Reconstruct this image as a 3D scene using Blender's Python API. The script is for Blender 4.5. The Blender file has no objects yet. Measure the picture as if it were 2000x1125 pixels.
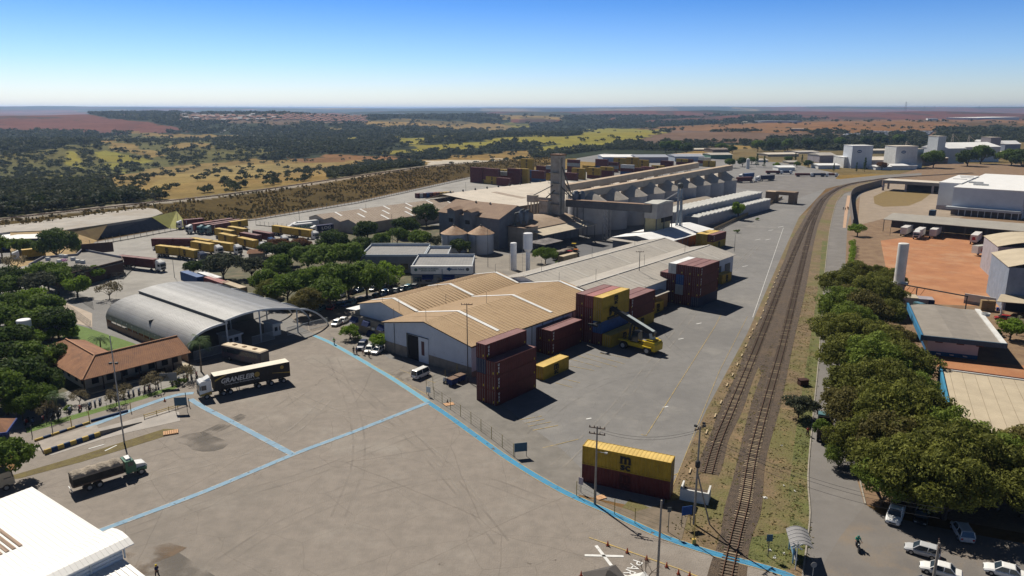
import bpy, math, random
import numpy as np
from mathutils import Vector, Matrix
R=math.radians
SC=bpy.context.scene; COL=SC.collection
# ---------- camera ----------
H=54.3; F=1430.0; P=math.atan(350/1430.0); cP,sP=math.cos(P),math.sin(P)
cam=bpy.data.cameras.new('camera'); CAM=bpy.data.objects.new('camera',cam); COL.objects.link(CAM)
cam.sensor_width=36; cam.lens=F/2000*36; cam.clip_start=1; cam.clip_end=120000
CAM.location=(0,0,H); CAM.rotation_euler=(R(90)-P,0,0); SC.camera=CAM
# ---------- sky, sun, exposure ----------
SUN_EL=R(49); SUN_AZ=R(-32.0)      # azimuth from +Y towards +X
W=bpy.data.worlds.new('World'); SC.world=W; W.use_nodes=True
nt=W.node_tree; nt.nodes.clear()
wo=nt.nodes.new('ShaderNodeOutputWorld'); bg=nt.nodes.new('ShaderNodeBackground')
sky=nt.nodes.new('ShaderNodeTexSky'); sky.sky_type='NISHITA'; sky.sun_disc=False
sky.sun_elevation=SUN_EL; sky.sun_rotation=SUN_AZ; sky.altitude=900; sky.air_density=1.0; sky.dust_density=0.6; sky.ozone_density=1.6
geo=nt.nodes.new('ShaderNodeNewGeometry'); sep=nt.nodes.new('ShaderNodeSeparateXYZ'); nt.links.new(geo.outputs['Incoming'],sep.inputs[0])
neg=nt.nodes.new('ShaderNodeMath'); neg.operation='MULTIPLY'; neg.inputs[1].default_value=-1; nt.links.new(sep.outputs['Z'],neg.inputs[0])
rmp=nt.nodes.new('ShaderNodeValToRGB'); nt.links.new(neg.outputs[0],rmp.inputs[0])
SKYR=[(0.0,(1.08,1.14,1.36)),(0.022,(1.0,1.1,1.36)),(0.06,(.70,.96,1.42)),(0.13,(.31,.64,1.20)),(0.35,(.22,.22,.24))]
cr=rmp.color_ramp
for i,(p,c) in enumerate(SKYR):
    e=cr.elements[i] if i<2 else cr.elements.new(p)
    e.position=p; e.color=(*c,1)
mul=nt.nodes.new('ShaderNodeMixRGB'); mul.blend_type='MULTIPLY'; mul.inputs[0].default_value=1
nt.links.new(sky.outputs[0],mul.inputs[1]); nt.links.new(rmp.outputs[0],mul.inputs[2])
nt.links.new(mul.outputs[0],bg.inputs[0]); nt.links.new(bg.outputs[0],wo.inputs[0]); bg.inputs[1].default_value=0.078
sl=bpy.data.lights.new('sun','SUN'); sl.energy=5.0; sl.angle=R(0.5); sl.color=(1,.93,.82)
SO=bpy.data.objects.new('sun',sl); COL.objects.link(SO)
sd=Vector((math.sin(SUN_AZ)*math.cos(SUN_EL),math.cos(SUN_AZ)*math.cos(SUN_EL),math.sin(SUN_EL)))
SO.rotation_euler=sd.to_track_quat('Z','Y').to_euler(); SO.location=(0,0,200)
SC.view_settings.view_transform='Standard'; SC.view_settings.look='None'; SC.view_settings.exposure=0.28; SC.view_settings.gamma=1
SC.render.resolution_x=1024; SC.render.resolution_y=576
SC.cycles.max_bounces=5; SC.cycles.transparent_max_bounces=8; SC.cycles.volume_bounces=0
# ---------- photo pixel -> point on the plane z ----------
def g(px,py,z=0.0):
    u=(px-1000)/F; v=(py-562.5)/F; fw=cP-v*sP; dn=sP+v*cP; s=(H-z)/dn
    return Vector((u*s,fw*s,z))
def hgt(px,pyb,pyt,z0=0.0):
    p=g(px,pyb,z0); lo,hi=0.0,90.0
    for _ in range(40):
        m=(lo+hi)/2; z=m-H; d=p.y*cP-z*sP
        if 562.5+F*(-z*cP-p.y*sP)/d>pyt: lo=m
        else: hi=m
    return lo
# ---------- materials ----------
MT={}
def mat(name,c,c2=None,rough=.85,scale=.3,detail=4,metal=0,wave=None,bump=0,bscale=8,coord='Object',mix=None,spec=.3,cracks=None):
    """procedural: two colours mixed by noise, optional ribs (axis,spacing,strength), optional bump"""
    if name in MT: return MT[name]
    m=bpy.data.materials.new(name); m.use_nodes=True; n=m.node_tree; b=n.nodes['Principled BSDF']
    b.inputs['Roughness'].default_value=rough; b.inputs['Metallic'].default_value=metal
    b.inputs['Specular IOR Level'].default_value=spec
    if c2 is None: c2=tuple(x*.8 for x in c)
    tc=n.nodes.new('ShaderNodeTexCoord'); nz=n.nodes.new('ShaderNodeTexNoise'); nz.inputs['Scale'].default_value=scale; nz.inputs['Detail'].default_value=detail; nz.inputs['Roughness'].default_value=.65
    n.links.new(tc.outputs[coord],nz.inputs['Vector'])
    r=n.nodes.new('ShaderNodeValToRGB'); r.color_ramp.elements[0].position=.36; r.color_ramp.elements[1].position=.64
    r.color_ramp.elements[0].color=(*c2,1); r.color_ramp.elements[1].color=(*c,1)
    n.links.new(nz.outputs['Fac'],r.inputs[0]); out=r.outputs[0]
    hsum=None
    if wave:
        ax,sp,st=wave[:3]; w=n.nodes.new('ShaderNodeTexWave'); w.wave_type='BANDS'; w.bands_direction=ax; w.inputs['Scale'].default_value=math.pi*2/20/sp*1.0
        n.links.new(tc.outputs['Object'],w.inputs['Vector']); hsum=w.outputs['Fac']
        bp=n.nodes.new('ShaderNodeBump'); bp.inputs['Strength'].default_value=st; bp.inputs['Distance'].default_value=sp*.3
        n.links.new(hsum,bp.inputs['Height']); n.links.new(bp.outputs[0],b.inputs['Normal'])
    elif bump:
        nb=n.nodes.new('ShaderNodeTexNoise'); nb.inputs['Scale'].default_value=bscale; nb.inputs['Detail'].default_value=3
        n.links.new(tc.outputs['Object'],nb.inputs['Vector'])
        bp=n.nodes.new('ShaderNodeBump'); bp.inputs['Strength'].default_value=bump; bp.inputs['Distance'].default_value=.3
        n.links.new(nb.outputs['Fac'],bp.inputs['Height']); n.links.new(bp.outputs[0],b.inputs['Normal'])
    if mix: # extra large stain layer: (colour, scale, lo, hi, factor)
        for (mc,ms,lo,hi,fa) in mix:
            n2=n.nodes.new('ShaderNodeTexNoise'); n2.inputs['Scale'].default_value=ms; n2.inputs['Detail'].default_value=6; n2.inputs['Roughness'].default_value=.7
            mp=n.nodes.new('ShaderNodeMapping'); mp.inputs['Location'].default_value=(hash(name)%7+ms*31,13*ms,0) if False else (len(name)*3.1+ms*31,13*ms,0)
            n.links.new(tc.outputs[coord],mp.inputs[0]); n.links.new(mp.outputs[0],n2.inputs['Vector'])
            mr=n.nodes.new('ShaderNodeMapRange'); mr.inputs[1].default_value=lo; mr.inputs[2].default_value=hi; mr.inputs[4].default_value=fa
            n.links.new(n2.outputs['Fac'],mr.inputs[0])
            mx=n.nodes.new('ShaderNodeMixRGB'); n.links.new(mr.outputs[0],mx.inputs[0]); n.links.new(out,mx.inputs[1]); mx.inputs[2].default_value=(*mc,1); out=mx.outputs[0]
    if cracks: # thin irregular seams: (scale, width, factor)
        for (cs,cw_,cf) in cracks:
            dn=n.nodes.new('ShaderNodeTexNoise'); dn.inputs['Scale'].default_value=cs*3; dn.inputs['Detail'].default_value=4; n.links.new(tc.outputs[coord],dn.inputs['Vector'])
            vm=n.nodes.new('ShaderNodeMixRGB'); vm.blend_type='ADD'; vm.inputs[0].default_value=min(1,.9/cs/10); n.links.new(tc.outputs[coord],vm.inputs[1]); n.links.new(dn.outputs['Color'],vm.inputs[2])
            vo=n.nodes.new('ShaderNodeTexVoronoi'); vo.feature='DISTANCE_TO_EDGE'; vo.inputs['Scale'].default_value=cs; n.links.new(vm.outputs[0],vo.inputs['Vector'])
            mr=n.nodes.new('ShaderNodeMapRange'); mr.inputs[1].default_value=0; mr.inputs[2].default_value=cw_; mr.inputs[3].default_value=cf; mr.inputs[4].default_value=0; n.links.new(vo.outputs['Distance'],mr.inputs[0])
            mx=n.nodes.new('ShaderNodeMixRGB'); mx.blend_type='MULTIPLY'; n.links.new(mr.outputs[0],mx.inputs[0]); n.links.new(out,mx.inputs[1]); mx.inputs[2].default_value=(.35,.33,.3,1); out=mx.outputs[0]
    n.links.new(out,b.inputs['Base Color'])
    MT[name]=m; return m
# ---------- mesh builder ----------
class B:
    def __init__(s): s.v=[];s.f=[];s.m=[]
    def face(s,pts,m=0):
        k=len(s.v); s.v+= [tuple(p) for p in pts]; s.f.append(tuple(range(k,k+len(pts)))); s.m.append(m); return s
    def box(s,x0,y0,z0,x1,y1,z1,m=0,mt=None):
        return s.hex([(x0,y0,z0),(x1,y0,z0),(x1,y1,z0),(x0,y1,z0)],[(x0,y0,z1),(x1,y0,z1),(x1,y1,z1),(x0,y1,z1)],m,mt)
    def hex(s,b,t,m=0,mt=None):
        k=len(s.v); n=len(b); s.v+=[tuple(p) for p in b]+[tuple(p) for p in t]
        s.f.append(tuple(range(k+n-1,k-1,-1))); s.m.append(m)
        s.f.append(tuple(range(k+n,k+2*n))); s.m.append(m if mt is None else mt)
        for i in range(n):
            j=(i+1)%n; s.f.append((k+i,k+j,k+n+j,k+n+i)); s.m.append(m)
        return s
    def prism(s,poly,z0,z1,m=0,mt=None): return s.hex([(p[0],p[1],z0) for p in poly],[(p[0],p[1],z1) for p in poly],m,mt)
    def ext(s,prof,y0,y1,m=0):   # profile in xz, extruded along y
        return s.hex([(x,y1,z) for x,z in prof],[(x,y0,z) for x,z in prof],m)
    def exty(s,prof,x0,x1,m=0):  # profile in yz, extruded along x
        return s.hex([(x0,y,z) for y,z in prof],[(x1,y,z) for y,z in prof],m)
    def loft(s,rings,m=0,cap=True,closed=True):
        k=len(s.v); n=len(rings[0])
        for r in rings: s.v+=[tuple(p) for p in r]
        for a in range(len(rings)-1):
            for i in range(n if closed else n-1):
                j=(i+1)%n; s.f.append((k+a*n+i,k+a*n+j,k+(a+1)*n+j,k+(a+1)*n+i)); s.m.append(m)
        if cap:
            s.f.append(tuple(range(k+n-1,k-1,-1))); s.m.append(m); q=k+(len(rings)-1)*n; s.f.append(tuple(range(q,q+n))); s.m.append(m)
        return s
    def tube(s,p,q,r0,r1=None,n=8,m=0):
        p=Vector(p);q=Vector(q); r1=r0 if r1 is None else r1; d=(q-p)
        if d.length<1e-6: return s
        d.normalize(); a=d.orthogonal().normalized(); b=d.cross(a)
        rg=[[c+(a*math.cos(2*math.pi*i/n)+b*math.sin(2*math.pi*i/n))*r for i in range(n)] for c,r in ((p,r0),(q,r1))]
        return s.loft(rg,m)
    def beam(s,p,q,w,h,m=0):
        p=Vector(p);q=Vector(q); d=(q-p).normalized(); a=d.cross(Vector((0,0,1)))
        a=Vector((1,0,0)) if a.length<1e-4 else a.normalized(); b=a.cross(d).normalized()
        o=[a*w/2+b*h/2,-a*w/2+b*h/2,-a*w/2-b*h/2,a*w/2-b*h/2]
        return s.loft([[p+x for x in o],[q+x for x in o]],m)
    def lathe(s,prof,c=(0,0,0),n=24,m=0):
        rg=[[(c[0]+r*math.cos(2*math.pi*i/n),c[1]+r*math.sin(2*math.pi*i/n),c[2]+z) for i in range(n)] for r,z in prof]
        return s.loft(rg,m)
    def wheel(s,c,r,w,axis='x',n=16,m=0):
        v=Vector((1,0,0)) if axis=='x' else Vector((0,1,0)); c=Vector(c)
        return s.tube(c-v*w/2,c+v*w/2,r,r,n,m)
    def mesh(s,name,mats,smooth=False):
        me=bpy.data.meshes.new(name); me.from_pydata(s.v,[],s.f)
        for m in (mats if isinstance(mats,(list,tuple)) else [mats]): me.materials.append(m)
        me.polygons.foreach_set('material_index',s.m)
        if smooth: me.polygons.foreach_set('use_smooth',[True]*len(s.f))
        me.update(); return me
    def out(s,name,mats,parent=None,smooth=False,label=None):
        o=bpy.data.objects.new(name,s.mesh(name,mats,smooth)); COL.objects.link(o)
        if parent: o.parent=parent
        if label: o['label']=label
        return o
def smooth_by_angle(me,ang=40):
    me.polygons.foreach_set('use_smooth',[True]*len(me.polygons))
    try: me.set_sharp_from_angle(angle=R(ang))
    except Exception: pass
def tag(o,label,cat,group=None,kind=None):
    if label: o['label']=label
    if cat: o['category']=cat
    if group: o['group']=group
    if kind: o['kind']=kind
    return o
def T(name,label,cat,loc=(0,0,0),rz=0.0,group=None):
    o=bpy.data.objects.new(name,None); COL.objects.link(o); o.empty_display_size=.5
    o.location=loc if len(loc)==3 else (loc[0],loc[1],0); o.rotation_euler=(0,0,rz); return tag(o,label,cat,group)
def dup(root,loc,rz=0.0,label=None,group=None,scale=None,par=None):
    r=root.copy(); COL.objects.link(r)
    if par is None:
        r.location=loc if len(loc)==3 else (loc[0],loc[1],0); r.rotation_euler=(0,0,rz)
        if label: r['label']=label
        if group: r['group']=group
        if scale is not None: r.scale=scale if hasattr(scale,'__len__') else (scale,)*3
    else: r.parent=par
    for ch in [c for c in root.children]: dup(ch,None,par=r)
    return r
def struct(name,b,m,smooth=False):
    o=b.out(name,m,None,smooth); o['kind']='structure'; return o
ZL=[0.0]
def sheet(name,pts,m,z=None,kind='structure'):   # flat ground sheet from photo pixels (lie on z=0)
    if z is None: ZL[0]+=.001; z=ZL[0]
    b=B(); b.face([(g(*p).x,g(*p).y,z) for p in pts]); 
    me=b.mesh(name,m); 
    if me.polygons[0].normal.z<0: me.flip_normals()
    o=bpy.data.objects.new(name,me); COL.objects.link(o); o['kind']=kind; return o
def strip_pts(line,w,sub=4):
    """world polyline -> smoothed left/right offset points"""
    L=[Vector((p[0],p[1])) for p in line]
    if sub>1 and len(L)>2:
        o=[]
        for i in range(len(L)-1):
            p0=L[max(i-1,0)];p1=L[i];p2=L[i+1];p3=L[min(i+2,len(L)-1)]
            for k in range(sub):
                t=k/sub; o.append(.5*((2*p1)+(-p0+p2)*t+(2*p0-5*p1+4*p2-p3)*t*t+(-p0+3*p1-3*p2+p3)*t**3))
        o.append(L[-1]); L=o
    l,r=[],[]
    for i,p in enumerate(L):
        d=(L[min(i+1,len(L)-1)]-L[max(i-1,0)]).normalized(); n=Vector((-d.y,d.x)); ww=w if not callable(w) else w(i/(len(L)-1))
        l.append(p+n*ww/2); r.append(p-n*ww/2)
    return L,l,r
def strip(b,line,w,z,sub=4,m=0,off=0.0):
    L,l,r=strip_pts(line,w,sub)
    if off:
        L2=[];
        for i,p in enumerate(L):
            d=(L[min(i+1,len(L)-1)]-L[max(i-1,0)]).normalized(); L2.append(p+Vector((-d.y,d.x))*off)
        L,l,r=strip_pts(L2,w,1)
    for i in range(len(l)-1):
        b.face([(*r[i],z),(*r[i+1],z),(*l[i+1],z),(*l[i],z)],m)
    return L
def gp(pts,z=0): return [g(x,y,z) for x,y in pts]
def text_mesh(s,size=1.0,extr=.01,font_shear=0.0,bold=0.0,spacing=1.0):
    cu=bpy.data.curves.new('text','FONT'); cu.body=s; cu.size=size; cu.extrude=extr; cu.align_x='CENTER'; cu.align_y='CENTER'; cu.shear=font_shear; cu.offset=bold; cu.space_character=spacing; cu.resolution_u=2
    o=bpy.data.objects.new('text',cu); COL.objects.link(o); dg=bpy.context.evaluated_depsgraph_get(); dg.update()
    me=bpy.data.meshes.new_from_object(o.evaluated_get(dg)); bpy.data.objects.remove(o); bpy.data.curves.remove(cu)
    return me
TXT={}
def text(s,size,m,parent,loc,rot,name='lettering',extr=.01,shear=0.0,bold=0.0,width=None,spacing=1.0):
    key=(s,size,extr,shear,bold,m.name,width,spacing)
    if key not in TXT:
        me=text_mesh(s,size,extr,shear,bold,spacing); me.materials.clear(); me.materials.append(m)
        if width:
            xs=[v.co.x for v in me.vertices]; k=width/max(max(xs)-min(xs),1e-3)
            for v in me.vertices: v.co.x*=k
        TXT[key]=me
    o=bpy.data.objects.new(name,TXT[key]); COL.objects.link(o); o.parent=parent; o.location=loc; o.rotation_euler=rot; return o
def rnd(a,b): return random.uniform(a,b)
ORD=['first','second','third','fourth','fifth','sixth','seventh','eighth','ninth','tenth','eleventh','twelfth','thirteenth','fourteenth','fifteenth','sixteenth','seventeenth','eighteenth','nineteenth','twentieth','twenty-first','twenty-second','twenty-third','twenty-fourth','twenty-fifth','twenty-sixth','twenty-seventh','twenty-eighth','twenty-ninth','thirtieth']
random.seed(7); RS=np.random.RandomState(7)
AZ=R(-39.8)                                  # rotation of the warehouse grid: local Y runs along the warehouses
AV=Vector((math.sin(R(39.8)),math.cos(R(39.8)),0)); BV=Vector((math.cos(R(39.8)),-math.sin(R(39.8)),0))
def ab(a,b,z=0): return AV*a+BV*b+Vector((0,0,z))
# ================= terrain =================
def vnoise(x,y,seed=0,octv=4,rough=.5):
    x=np.asarray(x,float);y=np.asarray(y,float); out=np.zeros_like(x); amp=1.0;tot=0
    for o in range(octv):
        fx=np.floor(x);fy=np.floor(y);tx=x-fx;ty=y-fy; tx=tx*tx*(3-2*tx);ty=ty*ty*(3-2*ty)
        def h(i,j):
            s=np.sin(i*127.1+j*311.7+seed*74.7+o*19.3)*43758.5453; return s-np.floor(s)
        a=h(fx,fy);b=h(fx+1,fy);c=h(fx,fy+1);d=h(fx+1,fy+1)
        out+=amp*((a*(1-tx)+b*tx)*(1-ty)+(c*(1-tx)+d*tx)*ty); tot+=amp; amp*=rough; x=x*2.03+17;y=y*2.03+9
    return out/tot
def sst(a,b,x): t=np.clip((x-a)/(b-a),0,1); return t*t*(3-2*t)
# toe of the railway embankment behind the yard (world xy); the land rises beyond it
TOE=np.array([(-420,120),(-265,215),(-205,262),(-178.7,300),(-158.9,338),(-130.3,370.4),(-92.9,442.7),(-33.8,600),(20,700),(120,900),(300,1250)])
def seg_dist(x,y,L):
    """signed distance (positive on the far/left side) to polyline L"""
    best=np.full(np.shape(x),1e9); sg=np.ones(np.shape(x))
    for i in range(len(L)-1):
        ax,ay=L[i];bx,by=L[i+1]; dx,dy=bx-ax,by-ay; l2=dx*dx+dy*dy
        t=np.clip(((x-ax)*dx+(y-ay)*dy)/l2,0,1); px=ax+t*dx;py=ay+t*dy; d=np.hypot(x-px,y-py)
        c=dx*(y-ay)-dy*(x-ax); m=d<best; best=np.where(m,d,best); sg=np.where(m,np.sign(c),sg)
    return best*sg
BANKH=6.5
def height(x,y):
    x=np.asarray(x,float);y=np.asarray(y,float); d=np.hypot(x,y); az=np.degrees(np.arctan2(x,y))
    sd_=seg_dist(x,y,TOE)
    w=sst(10,62,sd_)-0.0
    bank=BANKH*np.clip((sd_-6)/40,0,1)
    bank=bank*(1-sst(620,900,d))
    far=sst(650,1500,d)
    left=1-sst(8,22,az)
    n1=vnoise(x/820,y/820,3,3)-.5; n2=vnoise(x/3200,y/3200,5,3)-.5
    h=bank*1.0
    h+=-13*left*np.exp(-((d-950)/380)**2)*sst(40,160,sd_)
    h+=far*(n1*46+n2*36*sst(2000,6000,d))
    h+=sst(1500,4000,d)*6
    def gb(px,dd,hh,wx,wd):
        a=math.degrees(math.atan((px-1000)/1472.)); 
        return hh*np.exp(-(((az-a)*math.pi/180*d)/wx)**2-((d-dd)/wd)**2)
    h+=gb(60,3000,27,900,700)+gb(640,3300,18,700,800)+gb(1150,1500,8,300,250)+gb(1750,5500,25,2500,1300)+gb(1950,2600,8,800,500)
    h+=gb(850,5200,12,1600,900)
    ridge=sst(7500,14000,d); n3=vnoise(x/5200,y/5200,9,4)-.5; n4=vnoise(x/1400,y/1400,12,3)-.5
    tgt=74+n3*150+n4*40+np.where(az<-8,12,0)*sst(-8,-20,-az*-1)
    tgt=np.clip(tgt,30,112)
    h=h*(1-ridge)+tgt*ridge
    return h
def on_ground(px,py):
    """photo pixel -> point on terrain"""
    p=g(px,py,0.0)
    dirv=Vector((p.x,p.y,-H)); 
    lo=None; t=0.02
    base=p.length
    tt=np.geomspace(.05,8,900); xs=p.x*tt; ys=p.y*tt; zs=H-H*tt
    hh=height(xs,ys); k=np.argmax(zs<=hh)
    if not (zs<=hh).any(): k=len(tt)-1
    a,b=tt[max(k-1,0)],tt[k]
    for _ in range(12):
        m=(a+b)/2
        if H-H*m<=float(height(p.x*m,p.y*m)): b=m
        else: a=m
    return Vector((p.x*b,p.y*b,float(height(p.x*b,p.y*b))))
def project(x,y,z):
    zz=z-H; d=y*cP-zz*sP; d=np.where(d<1,1,d); return 1000+F*x/d, 562.5+F*(-zz*cP-y*sP)/d
def inpoly(px,py,poly):
    ins=np.zeros(np.shape(px),bool); n=len(poly)
    for i in range(n):
        x0,y0=poly[i];x1,y1=poly[(i+1)%n]
        if y0==y1: continue
        c=((y0>py)!=(y1>py))&(px<(x1-x0)*(py-y0)/(y1-y0)+x0); ins^=c
    return ins
# land cover: name -> colour, tree density
COVER=dict(forest=((.028,.036,.018),1.0),scrub=((.060,.058,.022),.75),savanna=((.10,.095,.032),.36),green=((.20,.18,.032),.015),
 dry=((.21,.145,.05),.055),drygr=((.24,.175,.062),.03),red=((.13,.050,.034),.0),plow=((.135,.090,.066),.0),orange=((.19,.10,.042),.03),town=((.12,.085,.06),.07),pale=((.45,.42,.37),0),grav=((.25,.215,.175),0),base=((.16,.10,.05),.0),bankg=((.085,.058,.018),0),plat=((.15,.115,.055),.06))
CN=list(COVER)
POLY=[('forest',[(-400,236),(2400,232),(2400,330),(1000,320),(-400,440)]),
('savanna',[(-400,300),(60,300),(250,262),(420,270),(560,300),(300,338),(160,352),(-400,372)]),
('red',[(-400,222),(60,222),(160,220),(215,232),(262,236),(350,248),(368,257),(200,262),(120,255),(0,254),(-400,262)]),
('red',[(-400,216),(0,214),(140,214),(160,222),(-400,230)]),
('town',[(360,222),(500,224),(720,224),(715,240),(520,242),(380,238),(340,226)]),
('dry',[(225,258),(430,262),(470,268),(330,268)]),('dry',[(330,282),(410,282),(405,287),(330,288)]),
('green',[(130,298),(150,292),(160,330),(230,318),(240,335),(130,322)]),('green',[(185,298),(215,292),(300,310),(270,322),(190,312)]),
('dry',[(195,270),(250,278),(330,300),(300,304),(220,290)]),
('drygr',[(640,250),(698,252),(698,259),(642,256)]),('green',[(618,266),(707,268),(705,276),(620,273)]),
('dry',[(712,236),(790,232),(1000,244),(1000,258),(900,256),(830,248),(712,246)]),('green',[(770,266),(828,270),(826,280),(800,280),(772,272)]),
('green',[(832,262),(887,266),(880,271),(838,269)]),('green',[(735,301),(825,286),(900,276),(1000,270),(1010,279),(875,291),(770,303)]),
('green',[(990,240),(1035,243),(1032,251),(1000,252)]),
('green',[(1000,270),(1040,266),(1110,268),(1140,256),(1200,251),(1318,253),(1245,271),(1240,278),(1180,288),(1110,290),(1050,297),(1040,290),(1100,282),(1000,283)]),
('plow',[(1243,272),(1320,254),(1420,258),(1620,262),(1640,286),(1400,284),(1250,284)]),
('orange',[(1240,252),(1330,246),(1560,236),(1650,233),(2400,228),(2400,256),(1900,256),(1560,260),(1320,254)]),
('red',[(1240,238),(1480,222),(1640,214),(2400,208),(2400,232),(1900,234),(1660,234),(1480,232),(1300,240)]),
('red',[(1000,232),(1100,234),(1080,240),(1000,239)]),
('forest',[(1450,228),(1560,226),(1560,235),(1440,235)]),('forest',[(1620,268),(1700,262),(1830,262),(1830,252),(2400,248),(2400,286),(1600,292)]),('forest',[(1200,282),(1420,280),(1600,276),(1600,296),(1420,296),(1200,298)]),
('plow',[(1620,262),(1830,254),(1830,272),(1640,276)]),
('dry',[(150,350),(330,326),(480,312),(640,306),(830,308),(1000,300),(1080,306),(1000,320),(700,352),(500,372),(300,398),(220,392),(120,386)]),
('drygr',[(300,345),(480,322),(640,312),(700,316),(520,345),(380,360),(300,372)]),('orange',[(560,306),(800,307),(820,313),(600,314)]),
('scrub',[(640,332),(760,316),(820,316),(830,330),(700,346),(640,352)]),
('scrub',[(-400,380),(60,356),(180,352),(250,380),(350,388),(300,402),(150,430),(-400,520)]),
('green',[(45,350),(190,342),(180,352),(60,358)]),
('pale',[(828,314),(1000,310),(968,319),(833,323)]),
('dry',[(1000,300),(1300,286),(1500,286),(1480,310),(1200,330),(1000,330)]),
('forest',[(1040,296),(1260,288),(1310,280),(1350,300),(1180,308),(1040,310)]),
('plat',[(1400,292),(2400,270),(2400,345),(1690,345),(1400,345)]),
('forest',[(1500,272),(1800,262),(1830,290),(1500,296)]),
]
def cover_at(x,y,z):
    px,py=project(x,y,z); d=np.hypot(x,y)
    j=(vnoise(x/60,y/60,21,3)-.5); j2=(vnoise(x/60,y/60,33,3)-.5); k=np.clip((py-212)/60,.05,1)
    qx=px+j*40*k+0*d; qy=py+j2*16*k
    c=np.full(np.shape(x),CN.index('base')); 
    far=d>620
    nn=vnoise(x/700,y/1500,41,4); n2=vnoise(x/1300,y/2600,45,3)
    c=np.where(far,np.where(nn>.52,CN.index('forest'),np.where(n2>.55,CN.index('dry'),np.where(n2>.42,CN.index('scrub'),CN.index('red')))),c)
    for nme,pl in POLY:
        c=np.where(inpoly(qx,qy,pl)&(py<560)&(py>208),CN.index(nme),c)
    s=seg_dist(x,y,TOE)
    nearb=(d<760)
    c=np.where(nearb&(s>2)&(s<46),CN.index('bankg'),c)
    c=np.where(nearb&(s>=46)&(s<60),CN.index('grav'),c)
    c=np.where((s<2)&(d<560)&(y<560),CN.index('base'),c)
    return c
def make_terrain():
    A=np.radians(np.concatenate([np.arange(-75,-40,1.0),np.arange(-40,40,.16),np.arange(40,76,1.0)])); Dr=np.concatenate([np.arange(5,240,12.),np.geomspace(240,40000,620)])
    aa,dd=np.meshgrid(A,Dr); x=dd*np.sin(aa); y=dd*np.cos(aa); z=height(x,y); nr,nc=x.shape
    c=cover_at(x,y,z); pal=np.array([COVER[k][0] for k in CN]); col=pal[c]
    f=(.72+.56*vnoise(x/35,y/35,51,4))[...,None]; col=col*f
    rr=vnoise(x/140,y/140,61,3)[...,None]; col=col*(1-.25*(rr-.5)*np.array([1,.2,-1.]))
    b1=(np.hypot(x,y)>2500); sp=vnoise(x/110,y/260,71,5); col=np.where((b1&(sp>.56))[...,None],col*.45+np.array([.012,.02,.014]),col)
    bf=sst(3500,7000,np.hypot(x,y)); q5=vnoise(x/700,y/2600,81,4)*.6+vnoise(x/2600,y/6000,83,3)*.4; col=col*(1+bf*((q5-.5)*3.2))[...,None].clip(.35,2.2)
    v=np.stack([x,y,z],-1).reshape(-1,3)
    i=np.arange(nr-1)[:,None]*nc+np.arange(nc-1)[None,:]; q=np.stack([i,i+1,i+nc+1,i+nc],-1).reshape(-1,4)[:, ::-1]
    me=bpy.data.meshes.new('ground'); me.vertices.add(len(v)); me.vertices.foreach_set('co',v.ravel().astype(np.float32))
    me.loops.add(q.size); me.loops.foreach_set('vertex_index',q.ravel().astype(np.int32)); me.polygons.add(len(q)); me.polygons.foreach_set('loop_start',(np.arange(len(q))*4).astype(np.int32))
    me.update(calc_edges=True)
    at=me.color_attributes.new('cover','FLOAT_COLOR','POINT'); at.data.foreach_set('color',np.concatenate([col.reshape(-1,3),np.ones((len(v),1))],1).ravel().astype(np.float32))
    me.polygons.foreach_set('use_smooth',[True]*len(q))
    m=bpy.data.materials.new('terrain'); m.use_nodes=True; n=m.node_tree; b=n.nodes['Principled BSDF']; b.inputs['Roughness'].default_value=1; b.inputs['Specular IOR Level'].default_value=.05
    a=n.nodes.new('ShaderNodeAttribute'); a.attribute_name='cover'; tc=n.nodes.new('ShaderNodeTexCoord'); out=a.outputs['Color']
    for sc,lo,hi,cc,fa in ((.35,.45,.65,(.5,.5,.45),.5),(.05,.5,.7,(.6,.62,.5),.6),(1.6,.4,.6,(1.35,1.3,1.2),.45)):
        nz=n.nodes.new('ShaderNodeTexNoise'); nz.inputs['Scale'].default_value=sc; nz.inputs['Detail'].default_value=5; n.links.new(tc.outputs['Object'],nz.inputs['Vector'])
        mr=n.nodes.new('ShaderNodeMapRange'); mr.inputs[1].default_value=lo; mr.inputs[2].default_value=hi; mr.inputs[4].default_value=fa; n.links.new(nz.outputs['Fac'],mr.inputs[0])
        mx=n.nodes.new('ShaderNodeMixRGB'); mx.blend_type='MULTIPLY'; n.links.new(mr.outputs[0],mx.inputs[0]); n.links.new(out,mx.inputs[1]); mx.inputs[2].default_value=(*cc,1); out=mx.outputs[0]
    n.links.new(out,b.inputs['Base Color']); me.materials.append(m)
    o=bpy.data.objects.new('ground',me); COL.objects.link(o); o['kind']='structure'; return o
make_terrain()
# ---------- air ----------
def haze():
    b=B(); b.box(-45000,-400,-60,45000,45000,118); m=bpy.data.materials.new('haze'); m.use_nodes=True; n=m.node_tree; n.nodes.clear()
    o=n.nodes.new('ShaderNodeOutputMaterial'); v=n.nodes.new('ShaderNodeVolumePrincipled'); v.inputs['Color'].default_value=(.46,.66,1,1); v.inputs['Density'].default_value=HAZE_D; v.inputs['Anisotropy'].default_value=.4
    n.links.new(v.outputs[0],o.inputs['Volume']); h=b.out('haze',m); h['kind']='stuff'; h['label']='thin blue haze over the far countryside'
HAZE_D=6.5e-5
haze()
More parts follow.
